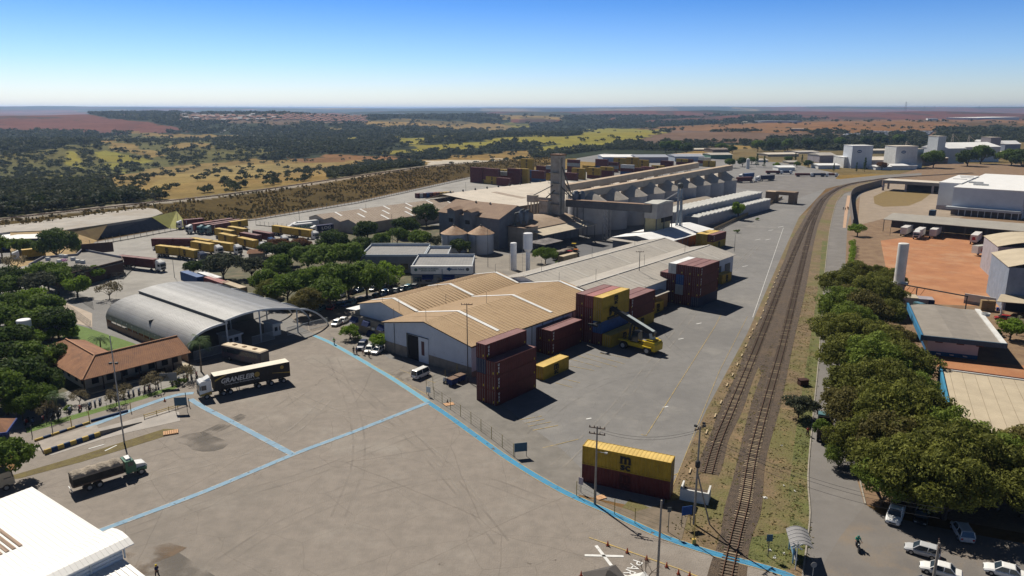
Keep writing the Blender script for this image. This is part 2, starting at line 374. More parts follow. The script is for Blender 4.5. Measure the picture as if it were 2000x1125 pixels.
# ================= ground sheets, roads, rails =================
asph=mat('plaza_asphalt',(.245,.214,.184),(.20,.176,.152),rough=.9,scale=.5,detail=9,bump=.3,bscale=5,mix=[((.155,.14,.122),.02,.50,.62,.6),((.31,.285,.25),.05,.54,.66,.45),((.09,.075,.06),.45,.66,.70,.7),((.17,.14,.11),1.3,.62,.7,.4)],cracks=[(.10,.006,.30),(.035,.003,.35)])
yard=mat('yard_asphalt',(.21,.203,.195),(.175,.17,.164),rough=.9,scale=.4,detail=9,bump=.3,bscale=5,mix=[((.135,.132,.13),.018,.48,.62,.6),((.28,.265,.24),.06,.55,.68,.45),((.10,.095,.09),.5,.66,.71,.6)],cracks=[(.11,.005,.25)])
conc=mat('pale_concrete_yard',(.31,.295,.27),(.25,.24,.22),rough=.9,scale=.2,detail=8,mix=[((.18,.17,.155),.03,.48,.62,.55)],cracks=[(.06,.006,.5)])
dirt=mat('dry_dirt',(.23,.155,.09),(.16,.10,.06),scale=.25,detail=8,bump=.4,bscale=2)
redd=mat('red_dirt',(.40,.185,.085),(.31,.135,.062),scale=.12,detail=9,bump=.3,bscale=1.5,mix=[((.42,.26,.15),.06,.5,.65,.6),((.24,.11,.055),.3,.58,.7,.5)])
verge=mat('verge_dry_grass',(.20,.14,.078),(.125,.09,.05),scale=.35,detail=9,bump=.6,bscale=3,mix=[((.12,.115,.035),.06,.46,.6,.85),((.26,.17,.09),.25,.55,.68,.6)])
greeng=mat('green_grass',(.12,.13,.035),(.085,.09,.03),scale=.5,detail=9,bump=.6,bscale=4,mix=[((.17,.13,.06),.12,.5,.64,.8)])
lawn=mat('lawn',(.10,.17,.025),(.08,.13,.02),scale=.6,detail=8,bump=.5,bscale=6)
garden=mat('garden_soil',(.085,.08,.035),(.05,.05,.022),scale=.3,detail=8,mix=[((.18,.13,.08),.2,.5,.65,.7)])
ballast=mat('ballast',(.125,.092,.066),(.068,.052,.040),scale=1.2,detail=9,bump=.9,bscale=7,mix=[((.15,.105,.065),.12,.5,.65,.6)])
pink=mat('sandy_path',(.45,.30,.20),(.38,.25,.17),scale=.4)
white=mat('white_paint',(.75,.75,.73),(.6,.6,.58),scale=.9); yelp=mat('yellow_paint',(.50,.35,.10),(.30,.25,.15),scale=.8,detail=8,mix=[((.22,.2,.18),1.1,.5,.62,.8)])
bluep=mat('blue_lane_paint',(.045,.25,.43),(.06,.22,.36),scale=.5,detail=8,mix=[((.17,.20,.21),.7,.54,.66,.6),((.16,.15,.13),2.2,.62,.7,.5)])
bluef=mat('faded_blue_lane_paint',(.22,.35,.46),(.19,.30,.40),scale=.4,detail=8,mix=[((.2,.2,.19),.7,.56,.68,.6)])
sheet('yard',[(1290,1000),(1125,965),(985,880),(900,815),(835,740),(700,690),(620,655),(420,700),(140,765),(-60,800),(-700,800),(-700,560),(-300,470),(0,470),(145,480),(345,443),(500,427),(700,393),(920,345),(1180,300),(1540,318),(1640,340),(1560,425),(1460,650),(1380,800),(1300,975)],yard)
sheet('north_yard',[(-150,520),(145,482),(345,445),(500,429),(700,395),(920,347),(1000,335),(1200,322),(1180,345),(900,420),(640,460),(520,500),(400,560),(340,600),(180,585),(130,560),(-150,600)],conc)
sheet('plaza',[(620,655),(668,681),(722,712),(765,738),(838,783),(872,812),(932,855),(1003,905),(1100,963),(1200,1008),(1300,1052),(1400,1085),(1530,1122),(1560,1250),(1300,1600),(-400,1600),(-500,1000),(-60,950),(0,930),(40,910),(0,860),(-60,840),(140,768),(365,715),(420,700)],asph)
sheet('road_verge',[(1290,1000),(1300,975),(1380,800),(1460,650),(1560,425),(1640,362),(1760,342),(1712,350),(1652,440),(1640,700),(1610,1080),(1560,1250),(1530,1122),(1400,1085),(1300,1052),(1200,1008),(1230,975)],verge)
sheet('grass_strip',[(1545,1080),(1540,960),(1556,830),(1580,680),(1598,560),(1606,470),(1618,470),(1613,560),(1602,700),(1590,830),(1578,930),(1583,1000),(1593,1088)],greeng)
sheet('crossing_grass',[(1420,1075),(1460,1050),(1540,1040),(1580,1060),(1590,1095),(1530,1115)],greeng)
sheet('south_grass',[(1345,985),(1420,960),(1430,1010),(1400,1030),(1350,1020)],verge)
sheet('east_dirt',[(1652,440),(1680,378),(1712,352),(1830,320),(2400,320),(2400,560),(2100,1060),(1690,985),(1640,900),(1640,700)],dirt)
sheet('red_yard',[(1720,470),(1830,455),(2060,480),(2060,530),(1960,560),(1960,600),(1780,592),(1740,575)],redd)
sheet('red_yard_south',[(1830,700),(2000,714),(2200,720),(2200,760),(1990,740),(1830,716)],redd)
sheet('oval_road',[(1680,378),(1725,360),(1900,352),(1960,400),(1860,430),(2100,455),(2100,470),(1735,425),(1675,440)],mat('oval_road',(.30,.24,.18),(.24,.19,.14),scale=.2,detail=8))
sheet('oval_lawn',[(1706,384),(1730,373),(1800,368),(1822,375),(1800,392),(1775,402),(1725,404),(1708,398)],mat('dry_lawn',(.20,.14,.05),(.16,.11,.04),scale=.4,detail=8))
# east road with kerb line
rd=B(); le=[(1560,1180),(1576,1060),(1582,1000),(1578,930),(1586,830),(1599,700),(1606,600),(1612,520),(1622,440),(1634,395),(1650,377),(1690,366)]
re=[(1900,1300),(1830,1120),(1720,1030),(1688,985),(1672,930),(1662,830),(1655,700),(1652,600),(1651,520),(1655,440),(1668,395),(1684,378),(1700,370)]
L=[g(*p) for p in le]; Rr=[g(*p) for p in re]
sheet('east_road',le+re[::-1],mat('road_asphalt',(.185,.172,.16),(.15,.14,.13),rough=.9,scale=.15,detail=8,bump=.15,bscale=6,mix=[((.24,.225,.21),.08,.52,.66,.5)]))
sheet('east_parking',[(1688,985),(1760,1040),(1840,1125),(1900,1300),(1560,1180),(1580,1040),(1700,1010)],MT['road_asphalt'])
sheet('parking_apron',[(1690,985),(1720,1005),(1830,1030),(2000,1062),(2400,1120),(2400,1700),(1560,1700),(1560,1180),(1640,1050)],mat('parking_asphalt',(.175,.16,.145),(.14,.128,.118),rough=.9,scale=.15,detail=8,bump=.15,bscale=5,mix=[((.22,.17,.12),.1,.5,.64,.6)]))
sheet('far_road',[(1640,362),(1600,372),(1545,392),(1500,402),(1540,385),(1500,372),(1400,365),(1470,345),(1560,342),(1640,350),(1720,342),(1800,338),(1800,342),(1720,348)],MT['road_asphalt'])
k=B(); strip(k,[g(*p) for p in le],.18,.11,sub=3,off=.0)
for i in range(0): pass
kb=B()
Lk,l_,r_=strip_pts([g(*p) for p in le],.2,3)
for i in range(len(Lk)-1):
    kb.hex([(*r_[i],0),(*r_[i+1],0),(*l_[i+1],0),(*l_[i],0)],[(*r_[i],.14),(*r_[i+1],.14),(*l_[i+1],.14),(*l_[i],.14)])
struct('road_kerb',kb,mat('kerb',(.33,.30,.25),(.22,.2,.17),scale=1.5))
kb=B(); Lk,l_,r_=strip_pts([g(*p) for p in [(1690,985),(1680,940),(1674,900),(1666,830)]],.2,3)
for i in range(len(Lk)-1):
    kb.hex([(*r_[i],0),(*r_[i+1],0),(*l_[i+1],0),(*l_[i],0)],[(*r_[i],.14),(*r_[i+1],.14),(*l_[i+1],.14),(*l_[i],.14)])
struct('road_kerb',kb,MT['kerb'])
sheet('sandy_path',[(1652,445),(1646,445),(1650,410),(1655,382),(1662,382),(1656,412)],pink)
# gardens, lawns, paths on the left
sheet('garden',[(-300,640),(0,640),(100,600),(150,640),(180,690),(365,720),(365,712),(140,768),(-60,835),(-400,900)],garden)
sheet('lawn_by_arch',[(140,632),(170,640),(260,670),(330,700),(150,700),(120,660)],lawn)
sheet('moto_parking',[(110,770),(380,700),(400,740),(230,795),(0,845),(-60,840)],mat('moto_asphalt',(.25,.235,.215),(.2,.19,.175),scale=.2,detail=8))
sheet('moto_verge',[(50,836),(170,803),(280,772),(345,752),(348,757),(282,779),(172,811),(52,846)],lawn)
sheet('west_path',[(-200,560),(0,555),(40,572),(30,600),(-40,602),(-200,640)],conc)
sheet('arch_path',[(105,590),(125,590),(180,612),(180,640),(150,632)],mat('pinkish_paving',(.38,.31,.25),(.33,.27,.21),scale=.3))
sheet('tree_garden',[(350,560),(420,520),(560,490),(700,500),(790,560),(700,585),(640,600),(560,612),(470,575),(400,568)],garden)
sheet('car_park',[(560,612),(640,590),(760,565),(860,545),(800,590),(700,600),(672,640),(640,665),(590,640)],mat('carpark_dirt',(.24,.205,.17),(.17,.15,.13),scale=.3,detail=8))
sheet('interior_garden',[(620,470),(700,440),(900,440),(940,520),(830,560),(720,560),(560,500)],garden)
sheet('tank_dirt',[(780,525),(900,500),(1060,495),(1120,470),(1280,470),(1250,520),(1100,560),(900,570)],mat('tank_ground',(.24,.215,.18),(.19,.17,.145),scale=.2,detail=8,mix=[((.13,.12,.11),.05,.5,.65,.6)]))
sheet('silo_apron',[(1060,500),(1120,478),(1215,470),(1300,480),(1240,510),(1120,530),(1070,520)],mat('silo_apron',(.125,.125,.13),(.1,.1,.105),scale=.1,detail=8))
sheet('traffic_island',[(-60,935),(30,927),(150,892),(250,860),(320,838),(343,838),(345,845),(320,853),(250,875),(160,902),(40,934),(-60,950)],mat('island_grass',(.15,.12,.035),(.1,.075,.03),scale=.8,detail=8,bump=.5))
sheet('weighbridge_lane',[(60,872),(200,835),(330,800),(350,805),(352,822),(250,845),(200,858),(100,890)],mat('lane_concrete',(.36,.33,.30),(.28,.26,.24),scale=.3,detail=8))
isl=[(1000,884)]
# tyre marks worn into the asphalt: thin, see-through scuffs
def scuff(name,c,amt,lo=.4,hi=.65,sc=.25,m=None):
    m=m or mat(name,c,c); n=m.node_tree; b=n.nodes['Principled BSDF']; tr=n.nodes.new('ShaderNodeBsdfTransparent'); ms=n.nodes.new('ShaderNodeMixShader'); nz=n.nodes.new('ShaderNodeTexNoise'); nz.inputs['Scale'].default_value=sc; nz.inputs['Detail'].default_value=6
    tc=n.nodes.new('ShaderNodeTexCoord'); n.links.new(tc.outputs['Object'],nz.inputs['Vector']); mr=n.nodes.new('ShaderNodeMapRange'); mr.inputs[1].default_value=lo; mr.inputs[2].default_value=hi; mr.inputs[4].default_value=amt; n.links.new(nz.outputs['Fac'],mr.inputs[0])
    n.links.new(mr.outputs[0],ms.inputs[0]); n.links.new(tr.outputs[0],ms.inputs[1]); n.links.new(b.outputs[0],ms.inputs[2]); n.links.new(ms.outputs[0],n.nodes['Material Output'].inputs[0]); return m
# plaza tar patches
tar=scuff('tar_patch',(.12,.108,.095),.75)
sheet('gate_apron',[(636,640),(668,681),(722,712),(765,738),(838,783),(852,770),(880,748),(830,720),(760,700),(745,690),(690,650)],mat('gate_apron',(.22,.195,.165),(.17,.15,.13),rough=.9,scale=.4,detail=9,bump=.3,bscale=5,cracks=[(.12,.008,.6)]))
for i,pl in enumerate([[(390,845),(470,808),(482,812),(400,852)],[(338,858),(362,849),(384,845),(398,843),(418,852),(440,860),(446,868),(436,876),(418,881),(396,882),(376,879),(366,870),(350,866)],[(450,820),(475,813),(480,816),(440,838),(415,850),(400,848)],[(250,1125),(300,1080),(350,1080),(420,1125),(430,1200),(240,1200)]]):
    sheet('tar_patch',pl,tar)
sheet('mud_stain',[(245,1080),(330,1060),(365,1070),(340,1085),(300,1100),(310,1125),(260,1120)],scuff('mud_stain',(.16,.11,.07),.8))
# ramp lot beside the wall corner
sheet('dirty_apron',[(835,742),(850,730),(930,748),(1015,818),(1100,880),(1135,915),(1130,975),(1100,961),(1003,903),(932,853),(870,808),(838,783)],mat('dirty_apron',(.20,.185,.165),(.145,.135,.12),scale=.3,detail=8))
sheet('msc_verge',[(1130,972),(1160,975),(1240,1000),(1330,975),(1345,1000),(1330,1060),(1300,1050),(1200,1006)],mat('msc_verge',(.19,.15,.11),(.13,.105,.075),scale=.5,detail=8))
# railway
bal=B(); ZL[0]+=.001
main=[(1407,1190),(1425,1100),(1440,1035),(1455,975),(1472,880),(1500,775),(1528,675),(1552,575),(1575,482),(1592,425),(1614,385),(1650,363),(1700,353),(1760,346),(1900,338)]
side=[(1383,925),(1402,862),(1432,790),(1465,710),(1497,630),(1530,545),(1557,480),(1580,430),(1607,388),(1640,366)]
strip(bal,[g(*p) for p in main],lambda t:3.9+.4*math.sin(t*40)+2.5*t,.03,5); strip(bal,[g(*p) for p in side],lambda t:3.2+.3*math.sin(t*37)+2.5*t,.026,5)
bal.face([tuple(Vector((g(*p).x,g(*p).y,.022))) for p in [(1490,735),(1520,650),(1545,570),(1570,490),(1600,400),(1580,410),(1545,470),(1500,600),(1470,690)]])
struct('ballast',bal,ballast)
rust=mat('rail_steel',(.16,.09,.055),(.11,.065,.045),rough=.5,metal=.5,scale=2); wood=mat('sleeper_wood',(.17,.13,.095),(.10,.08,.06),scale=2.5,detail=6)
woodl=mat('sleeper_bleached',(.33,.26,.17),(.24,.19,.13),scale=2.5)
def track(line,label,z=.03,upto=1.0,spacing=.62,n=5):
    t=T('railway_track',label,'railway',(0,0,0)); L,_,_=strip_pts(line,1,n)
    ds=[0]
    for i in range(1,len(L)): ds.append(ds[-1]+(L[i]-L[i-1]).length)
    def at(s):
        for i in range(1,len(L)):
            if ds[i]>=s:
                q=(s-ds[i-1])/(ds[i]-ds[i-1]); return L[i-1].lerp(L[i],q),(L[i]-L[i-1]).normalized()
        return L[-1],(L[-1]-L[-2]).normalized()
    sl=B(); s=.2
    while s<ds[-1]*upto:
        p,d=at(s); nrm=Vector((-d.y,d.x)); w=1.0+rnd(-.06,.06); j=rnd(-.05,.05); hw=.12
        q=[p+nrm*(w+j)+d*hw,p-nrm*(w-j)+d*hw,p-nrm*(w-j)-d*hw,p+nrm*(w+j)-d*hw]
        sl.hex([(*x,z-.02) for x in q],[(*x,z+.09) for x in q],1 if rnd(0,1)<(.45 if 20<s<60 else .1) else 0); s+=spacing
    o=sl.out('sleeper',[wood,woodl],t); o['kind']='stuff'
    for off in (.55,-.55):
        b=B(); pts=[]
        for i,p in enumerate(L):
            d=(L[min(i+1,len(L)-1)]-L[max(i-1,0)]).normalized(); pts.append(Vector((*(p+Vector((-d.y,d.x))*off),z+.17)))
        for i in range(len(pts)-1): b.beam(pts[i],pts[i+1],.09,.16)
        b.out('rail',rust,t)
    return t
track([g(*p) for p in main],'main railway track running beside the east road to the level crossing')
track([g(*p) for p in side],'siding track ending at the white buffer wall beside the container yard')
# painted blue lane and markings
for n_ in ('faded_blue_lane_paint','blue_lane_paint','white_paint','yellow_paint'): scuff(n_,0,.96,.26,.39,1.1,m=MT[n_])
fwhite=mat('faded_white_paint',(.48,.46,.42),(.3,.28,.25),scale=1.2)
def lane(name,pts,w,m,edge=True,z=None,e1=None,e2=None):
    ZL[0]+=.001; b=B(); W_=[g(*p) for p in pts]; L=strip(b,W_,w,ZL[0],4); o=struct(name,b,m)
    if edge:
        ZL[0]+=.001; zz=ZL[0]
        for sgn,col in ((1,e1),(-1,e2)):
            if not col: continue
            b=B(); acc=0
            for i in range(len(L)-1):
                seg=L[i+1]-L[i]; d=seg.normalized(); nrm=Vector((-d.y,d.x))*sgn*(w/2-.02); n=max(1,int(seg.length/1.1))
                for k2 in range(n):
                    if col=='dash' and (k2+i)%2: continue
                    a=L[i]+seg*(k2/n)+nrm; c=L[i]+seg*((k2+1)/n)+nrm; q=Vector((-d.y,d.x))*.06
                    b.face([(*(a-q),zz),(*(c-q),zz),(*(c+q),zz),(*(a+q),zz)])
            struct('lane_edge_line',b,yelp if col=='line' else fwhite)
lane('blue_lane',[(835,785),(872,810),(932,853),(1003,903),(1100,960),(1200,1005),(1300,1050),(1400,1083),(1530,1120),(1600,1160)],1.25,bluep,e1='line',e2='line')
lane('blue_lane',[(612,655),(640,667),(668,682),(722,713),(770,742),(835,785)],1.3,mat('mid_blue_lane_paint',(.13,.33,.45),(.14,.3,.40),scale=.5,detail=8),e1='line',e2='line')
lane('blue_lane',[(835,787),(700,840),(575,887),(400,960),(205,1033),(150,1054)],1.0,bluef,e1='dash',e2='dash')
lane('blue_lane',[(572,888),(520,860),(460,828),(400,797),(372,780)],1.15,bluef,e1='dash',e2='dash')
lane('blue_lane',[(378,768),(345,772),(300,786),(230,812),(170,835)],1.3,bluef,e1='dash',e2=None)
mk=B(); ZL[0]+=.001; zz=ZL[0]
def line(b,p,q,w=.15,z=None): 
    a=g(*p);c=g(*q); strip(b,[a,c],w,zz if z is None else z,1)
ym=B()
for p,q,w in [((1262,851),(1395,640),.12),((1262,851),(1252,849),.12),((1312,955),(1405,725),.10),((1405,725),(1460,618),.09),((1310,930),(1325,925),.15),
  ((1060,875),(1130,858),.15),((1016,820),(1058,813),.14),((1024,827),(1063,819),.14),((1032,833),(1077,824),.14),((1040,841),(1090,831),.14),
  ((1108,700),(1175,718),.13),((1122,693),(1205,717),.13),((1145,691),(1220,711),.13),((1170,690),(1233,701),.13),((1160,724),(1108,714),.13),((1100,740),(1133,748),.13),((1085,748),(1118,757),.13),
  ((1395,640),(1410,612),.1),((1150,1050),(1330,1113),.22),((725,712),(835,772),.12),((780,722),(850,748),.1),((1330,1113),(1420,1150),.2)]:
    line(ym,p,q,w)
struct('yellow_line',ym,yelp)
for p in [(1150,818),(1300,795),(1255,690),(1330,662),(1365,632),(1390,585),(1440,548),(1425,540),(1455,520),(1400,505),(1500,468),(1505,450),(1480,468),(1525,443)]:
    q=g(*p); line(mk,(p[0]-5,p[1]+1),(p[0]+5,p[1]-1),.35)
for p,q in [((173,877),(205,868)),((205,881),(228,870))]: line(mk,p,q,.25)
line(mk,(1530,445),(1470,620),.12)
# X and lettering on the road before the level crossing
line(mk,(1164,1066),(1194,1105),.42); line(mk,(1142,1085),(1218,1087),.42)
struct('white_line',mk,white)
pm=text_mesh('PARE',1.9,0.0); pm.materials.append(white)
po=bpy.data.objects.new('road_lettering',pm); COL.objects.link(po); c=g(1233,1113); po.location=(c.x,c.y,zz+.004); po['kind']='structure'
d=g(1206,1136)-g(1240,1090); po.rotation_euler=(0,0,math.atan2(d.y,d.x))
# straw-coloured wheel stops along the siding
stop=mat('straw_concrete',(.50,.40,.24),(.38,.3,.2),scale=1.5)
pts=[(1397,757),(1380,815),(1395,845),(1408,707+25),(1418,742-25)]
lst=[(1348,925),(1380,845),(1397,813),(1408,787),(1420,753),(1431,733),(1440,713),(1449,695),(1457,677),(1464,660),(1470,645),(1478,634),(1486,622),(1491,608),(1496,594),(1500,583),(1504,572),(1510,562),(1513,553),(1517,544),(1520,537),(1523,530)]
lst[0]=(1348,921)
sp=B().hex([(-.16,-.9,0),(.16,-.9,0),(.16,.9,0),(-.16,.9,0)],[(-.11,-.88,.24),(.11,-.88,.24),(.11,.88,.24),(-.11,.88,.24)]).mesh('wheel_stop',stop)
for i,p in enumerate(lst):
    q=g(*p); o=bpy.data.objects.new('wheel_stop',sp); COL.objects.link(o); o.location=q; r=g(p[0]+22,p[1]-60); o.rotation_euler=(0,0,-math.atan2(r.x-q.x,r.y-q.y))
    tag(o,f'straw coloured concrete wheel stop beside the siding, {ORD[i]} counted from the near end','wheel stop','wheel stops along the siding')


# tyre marks worn into the asphalt: thin, see-through scuffs
tm_=scuff('tyre_mark',(.10,.09,.08),.16); tm2=scuff('scuffed_track',(.36,.33,.29),.4)
MK=[[(600,700),(700,760),(800,850),(900,960),(980,1060)],[(560,760),(640,800),(760,830),(860,900),(940,1000)],[(250,1040),(420,980),(620,920),(800,850),(900,830)],[(430,1100),(560,1020),(720,960),(900,930),(1060,980)],[(180,980),(300,930),(420,900),(560,850),(640,780)],[(650,700),(690,800),(700,900),(660,1010)],[(20,975),(150,925),(320,880),(500,820),(600,760)],
 [(1080,920),(1200,800),(1290,690),(1400,560),(1480,480)],[(1340,700),(1290,650),(1300,600),(1380,560)],[(1040,850),(1100,790),(1200,740),(1330,720)]]
for i,l in enumerate(MK):
    b=B(); ZL[0]+=.001
    for off in (-.95,.95): strip(b,[g(*p) for p in l],.34,ZL[0],8,off=off)
    struct('tyre_mark',b,tm2 if i%3==1 else tm_)
# ================= shipping containers =================
CL,CW,CH=12.19,2.44,2.9
ccol=dict(maroon=(.115,.022,.020),yellow=(.42,.27,.025),blue=(.02,.075,.22),grey=(.33,.35,.34),white=(.62,.62,.58),red=(.28,.035,.025),orange=(.34,.10,.03),rose=(.22,.05,.045),green=(.03,.12,.08),tan=(.34,.27,.17),navy=(.02,.03,.075),teal=(.18,.30,.28))
CMW=dict(maroon='dark red',rose='faded red',tan='beige',navy='dark blue',teal='pale green')
txw=mat('container_lettering_white',(.7,.7,.68),(.55,.55,.53),scale=2); txk=mat('container_lettering_black',(.02,.02,.02),(.03,.03,.03)); tyl=mat('container_label_yellow',(.6,.45,.04),scale=3); tdk=mat('container_lettering_faint',(.05,.012,.011),(.06,.014,.012))
steel=mat('galvanised_steel',(.35,.35,.35),(.25,.25,.25),rough=.5,metal=.3,scale=2)
def cmats(c):
    k=ccol[c]; s=tuple(x*.72 for x in k); rust=(.14,.06,.035)
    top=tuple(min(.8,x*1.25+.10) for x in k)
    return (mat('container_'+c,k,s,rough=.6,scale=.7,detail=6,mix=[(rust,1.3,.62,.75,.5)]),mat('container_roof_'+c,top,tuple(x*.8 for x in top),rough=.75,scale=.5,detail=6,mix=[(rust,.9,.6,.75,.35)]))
def container_mesh(c,L=CL,Hc=CH,detail=True):
    """corrugated box, local Y is the length, origin bottom centre; doors at -Y end"""
    w=CW/2-.05; a,rf=cmats(c); b=B(); n=int(L/.56) if detail else int(L/1.2); st=(L-.3)/n; de=.045 if detail else .06
    for sx in (-1,1):
        pts=[]
        for i in range(n):
            y=-L/2+.15+i*st
            pts+=[(sx*w,y),(sx*w,y+st*.4),(sx*(w-de),y+st*.5),(sx*(w-de),y+st*.9)]
        pts.append((sx*w,L/2-.15))
        for i in range(len(pts)-1):
            q=[(*pts[i],.15),(*pts[i+1],.15),(*pts[i+1],Hc-.1),(*pts[i],Hc-.1)]
            b.face(q if sx>0 else q[::-1],0)
    for e in (1,):
        n2=8; s2=(CW-.3)/n2
        for i in range(n2):
            x=-CW/2+.15+i*s2; y=L/2-.06; yi=y-.04
            for (x0,x1,y0,y1) in ((x,x+s2*.4,y,y),(x+s2*.4,x+s2*.5,y,yi),(x+s2*.5,x+s2*.9,yi,yi),(x+s2*.9,x+s2,yi,y)):
                b.face([(x1,y1,.15),(x0,y0,.15),(x0,y0,Hc-.1),(x1,y1,Hc-.1)],0)
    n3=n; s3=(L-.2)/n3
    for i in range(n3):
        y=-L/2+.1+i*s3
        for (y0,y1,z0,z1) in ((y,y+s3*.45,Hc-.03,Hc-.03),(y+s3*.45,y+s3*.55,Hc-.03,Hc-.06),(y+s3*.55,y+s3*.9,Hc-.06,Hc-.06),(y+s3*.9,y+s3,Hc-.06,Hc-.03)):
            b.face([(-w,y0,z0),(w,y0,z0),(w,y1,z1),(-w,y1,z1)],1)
    b.box(-w,-L/2+.1,.02,w,L/2-.1,.14,0)
    return b.mesh('body',[a,rf])
CPROTO={}
def container_proto(c,L=CL,logo='',Hc=CH):
    key=(c,round(L,1),logo,Hc)
    if key in CPROTO: return CPROTO[key]
    a,rf=cmats(c); parts=[('body',container_mesh(c,L,Hc))]
    f=B(); x=CW/2
    for sx in (-1,1):
        for sy in (-1,1): f.box(min(sx*x,sx*(x-.13)),min(sy*L/2,sy*(L/2-.15)),0,max(sx*x,sx*(x-.13)),max(sy*L/2,sy*(L/2-.15)),Hc)
        for z0,z1 in ((0,.15),(Hc-.11,Hc-.002)): f.box(min(sx*x,sx*(x-.07))+.002*sx,-L/2+.15,z0,max(sx*x,sx*(x-.07))+.002*sx,L/2-.15,z1)
    for sy in (-1,1):
        for z0,z1 in ((0,.15),(Hc-.12,Hc-.002)): f.box(-x+.13,min(sy*L/2,sy*(L/2-.07)),z0,x-.13,max(sy*L/2,sy*(L/2-.07)),z1)
    parts.append(('frame',f.mesh('frame',a)))
    for s in (-1,1):
        d=B(); x0,x1=(-1.08,-.01) if s<0 else (.01,1.08); d.box(x0,-L/2+.03,.16,x1,-L/2+.07,Hc-.13)
        for k in range(4): d.box(x0+.04,-L/2+.005,.25+k*(Hc-.5)/4,x1-.04,-L/2+.03,.25+k*(Hc-.5)/4+(Hc-.5)/4*.5)
        parts.append(('door',d.mesh('door',a)))
    for xx in (-.85,-.3,.3,.85): parts.append(('locking_bar',B().tube((xx,-L/2-.02,.1),(xx,-L/2-.02,Hc-.08),.022,n=5).mesh('locking_bar',steel)))
    if logo=='ues':
        for q in ((.45,-L/2-.012,.45,.72,-L/2,.85),(CW/2,-L/2+.35,.5,CW/2+.012,-L/2+.62,.85),(CW/2,L/2-.7,.4,CW/2+.012,L/2-.45,.8)):
            parts.append(('warning_label',B().box(*q).mesh('warning_label',tyl)))
    CPROTO[key]=(parts,L,logo,Hc); return CPROTO[key]
def container(c,loc,rz,label,L=CL,logo='',group=None,cat='container',Hc=CH,simple=False):
    parts,L,logo,Hc=container_proto(c,L,logo,Hc)
    t=T('shipping_container',label,cat,loc,rz,group)
    for n,me in (parts[:1] if simple else parts):
        o=bpy.data.objects.new(n,me); COL.objects.link(o); o.parent=t
    if simple: return t
    x=CW/2+.006
    if logo=='ues':
        for i,ch in enumerate('UES'): text(ch,.62,txw,t,(x,-L/2+.85,Hc-.65-i*.68),(R(90),0,R(90)),bold=.03)
    if logo in('msc','mscd'):
        m=txk if logo=='msc' else tdk
        for sg in (1,-1):
            text('m',2.3,m,t,(sg*x,0,Hc*.70),(R(90),0,R(90)*sg),bold=.09,width=1.6)
            text('sc',1.6,m,t,(sg*x,0,Hc*.28),(R(90),0,R(90)*sg),bold=.06,width=1.5)
            b=B(); b.box(sg*x-.004,-.95,Hc*.475,sg*x+.004,.95,Hc*.495); b.out('logo_stroke',m,t)
    return t
def cn(c): return CMW.get(c,c)
def stack_grid(origin,rz,cols,desc,group,logo_map=None,dirx=1,gap=.06,L=CL,lvln=('bottom','second','third','top')):
    """cols: list of columns (left to right seen from the camera end), each a list of colours bottom->top; origin=near corner ground point of column 0"""
    pass
LV=['bottom','second from bottom','third from bottom','fourth from bottom','fifth from bottom']
def SL(i,n): return 'top' if i==n-1 else ('bottom' if i==0 else ('second up' if i==1 else 'third up'))
def lvl(i,n): return 'only' if n==1 else ('top' if i==n-1 else LV[i])
xb,yb=BV,AV
def put_stack(a,b,cols,desc,group=None,L=CL,a_off=None,order='left'):
    for ci,col in enumerate(cols):
        ao=(a_off[ci] if a_off else 0)
        for li,c in enumerate(col):
            if c is None: continue
            lg=''
            if isinstance(c,tuple): c,lg=c
            if not lg: lg={'maroon':'ues','yellow':'msc'}.get(c,'')
            p=ab(a+ao+L/2,b+CW/2+ci*(CW+.05),li*CH)
            if len(cols)>1: lab=f'{cn(c)} container, {SL(li,len(col))}, {ORD[ci]} column from left, {desc}'
            else: lab=f'{cn(c)} container, {SL(li,len(col))} of {desc}' if len(col)>1 else f'{cn(c)} container {desc}'
            assert len(lab.split())<=16,lab
            container(c,p+BV*rnd(-.03,.03)+AV*rnd(-.05,.05),AZ,lab,L,lg,group or 'containers stacked in the yard')
# nearest stack by the gable: near corner (933,784) -> a=96.2,b=-88.7
put_stack(96.6,-89.3,[['maroon','maroon','navy','maroon'],['maroon','maroon','maroon']],'stack nearest the white gable')
put_stack(113.0,-88.2,[['yellow']],'lying on the asphalt behind the nearest stack',L=9.0)
put_stack(112.5,-95.8,[['tan']],'standing between the nearest stack and the warehouse wall',L=6.06)
put_stack(126.6,-98.9,[['maroon','maroon'],['maroon','maroon']],'the low stack along the warehouse wall')
put_stack(139.8,-96.6,[['maroon','maroon','maroon','maroon'],['maroon','maroon','maroon','rose'],['maroon','blue','yellow','yellow']],'stack behind the reach stacker')
put_stack(140.0,-89.0,[['yellow']],'on the ground directly behind the reach stacker')
put_stack(153.4,-94.4,[['yellow','maroon','maroon'],['yellow','maroon','maroon']],'stack just beyond the stacker')
put_stack(171.5,-95.6,[['yellow']],'standing alone between the two tall stacks',L=6.06)
put_stack(185.9,-99.2,[['yellow','maroon','maroon'],['maroon','maroon','maroon','white'],['maroon','grey','blue','maroon'],['maroon','maroon','maroon','maroon'],['navy','maroon','maroon','maroon']],'widest block in the yard')
put_stack(217.0,-96.2,[['yellow']],'standing alone behind the tallest block',L=7.0)
put_stack(270.5,-129.3,[['yellow','yellow'],['yellow','yellow'],['yellow','maroon']],'block beyond the grey warehouse')
# MSC pair in the foreground
a0=g(1136,940); a1=g(1307,977); d=(a1-a0).normalized(); nn=Vector((-d.y,d.x,0)); rz=math.atan2(-d.x,d.y)
mid=(a0+a1)/2+nn*CW/2
container('maroon',mid,rz+math.pi,'dark red container with a faded emblem under the yellow one near the level crossing',13.2,'mscd','foreground containers')
container('yellow',mid+Vector((0,0,CH)),rz+math.pi,'yellow container with black lettering on the dark red one near the level crossing',13.2,'msc','foreground containers')
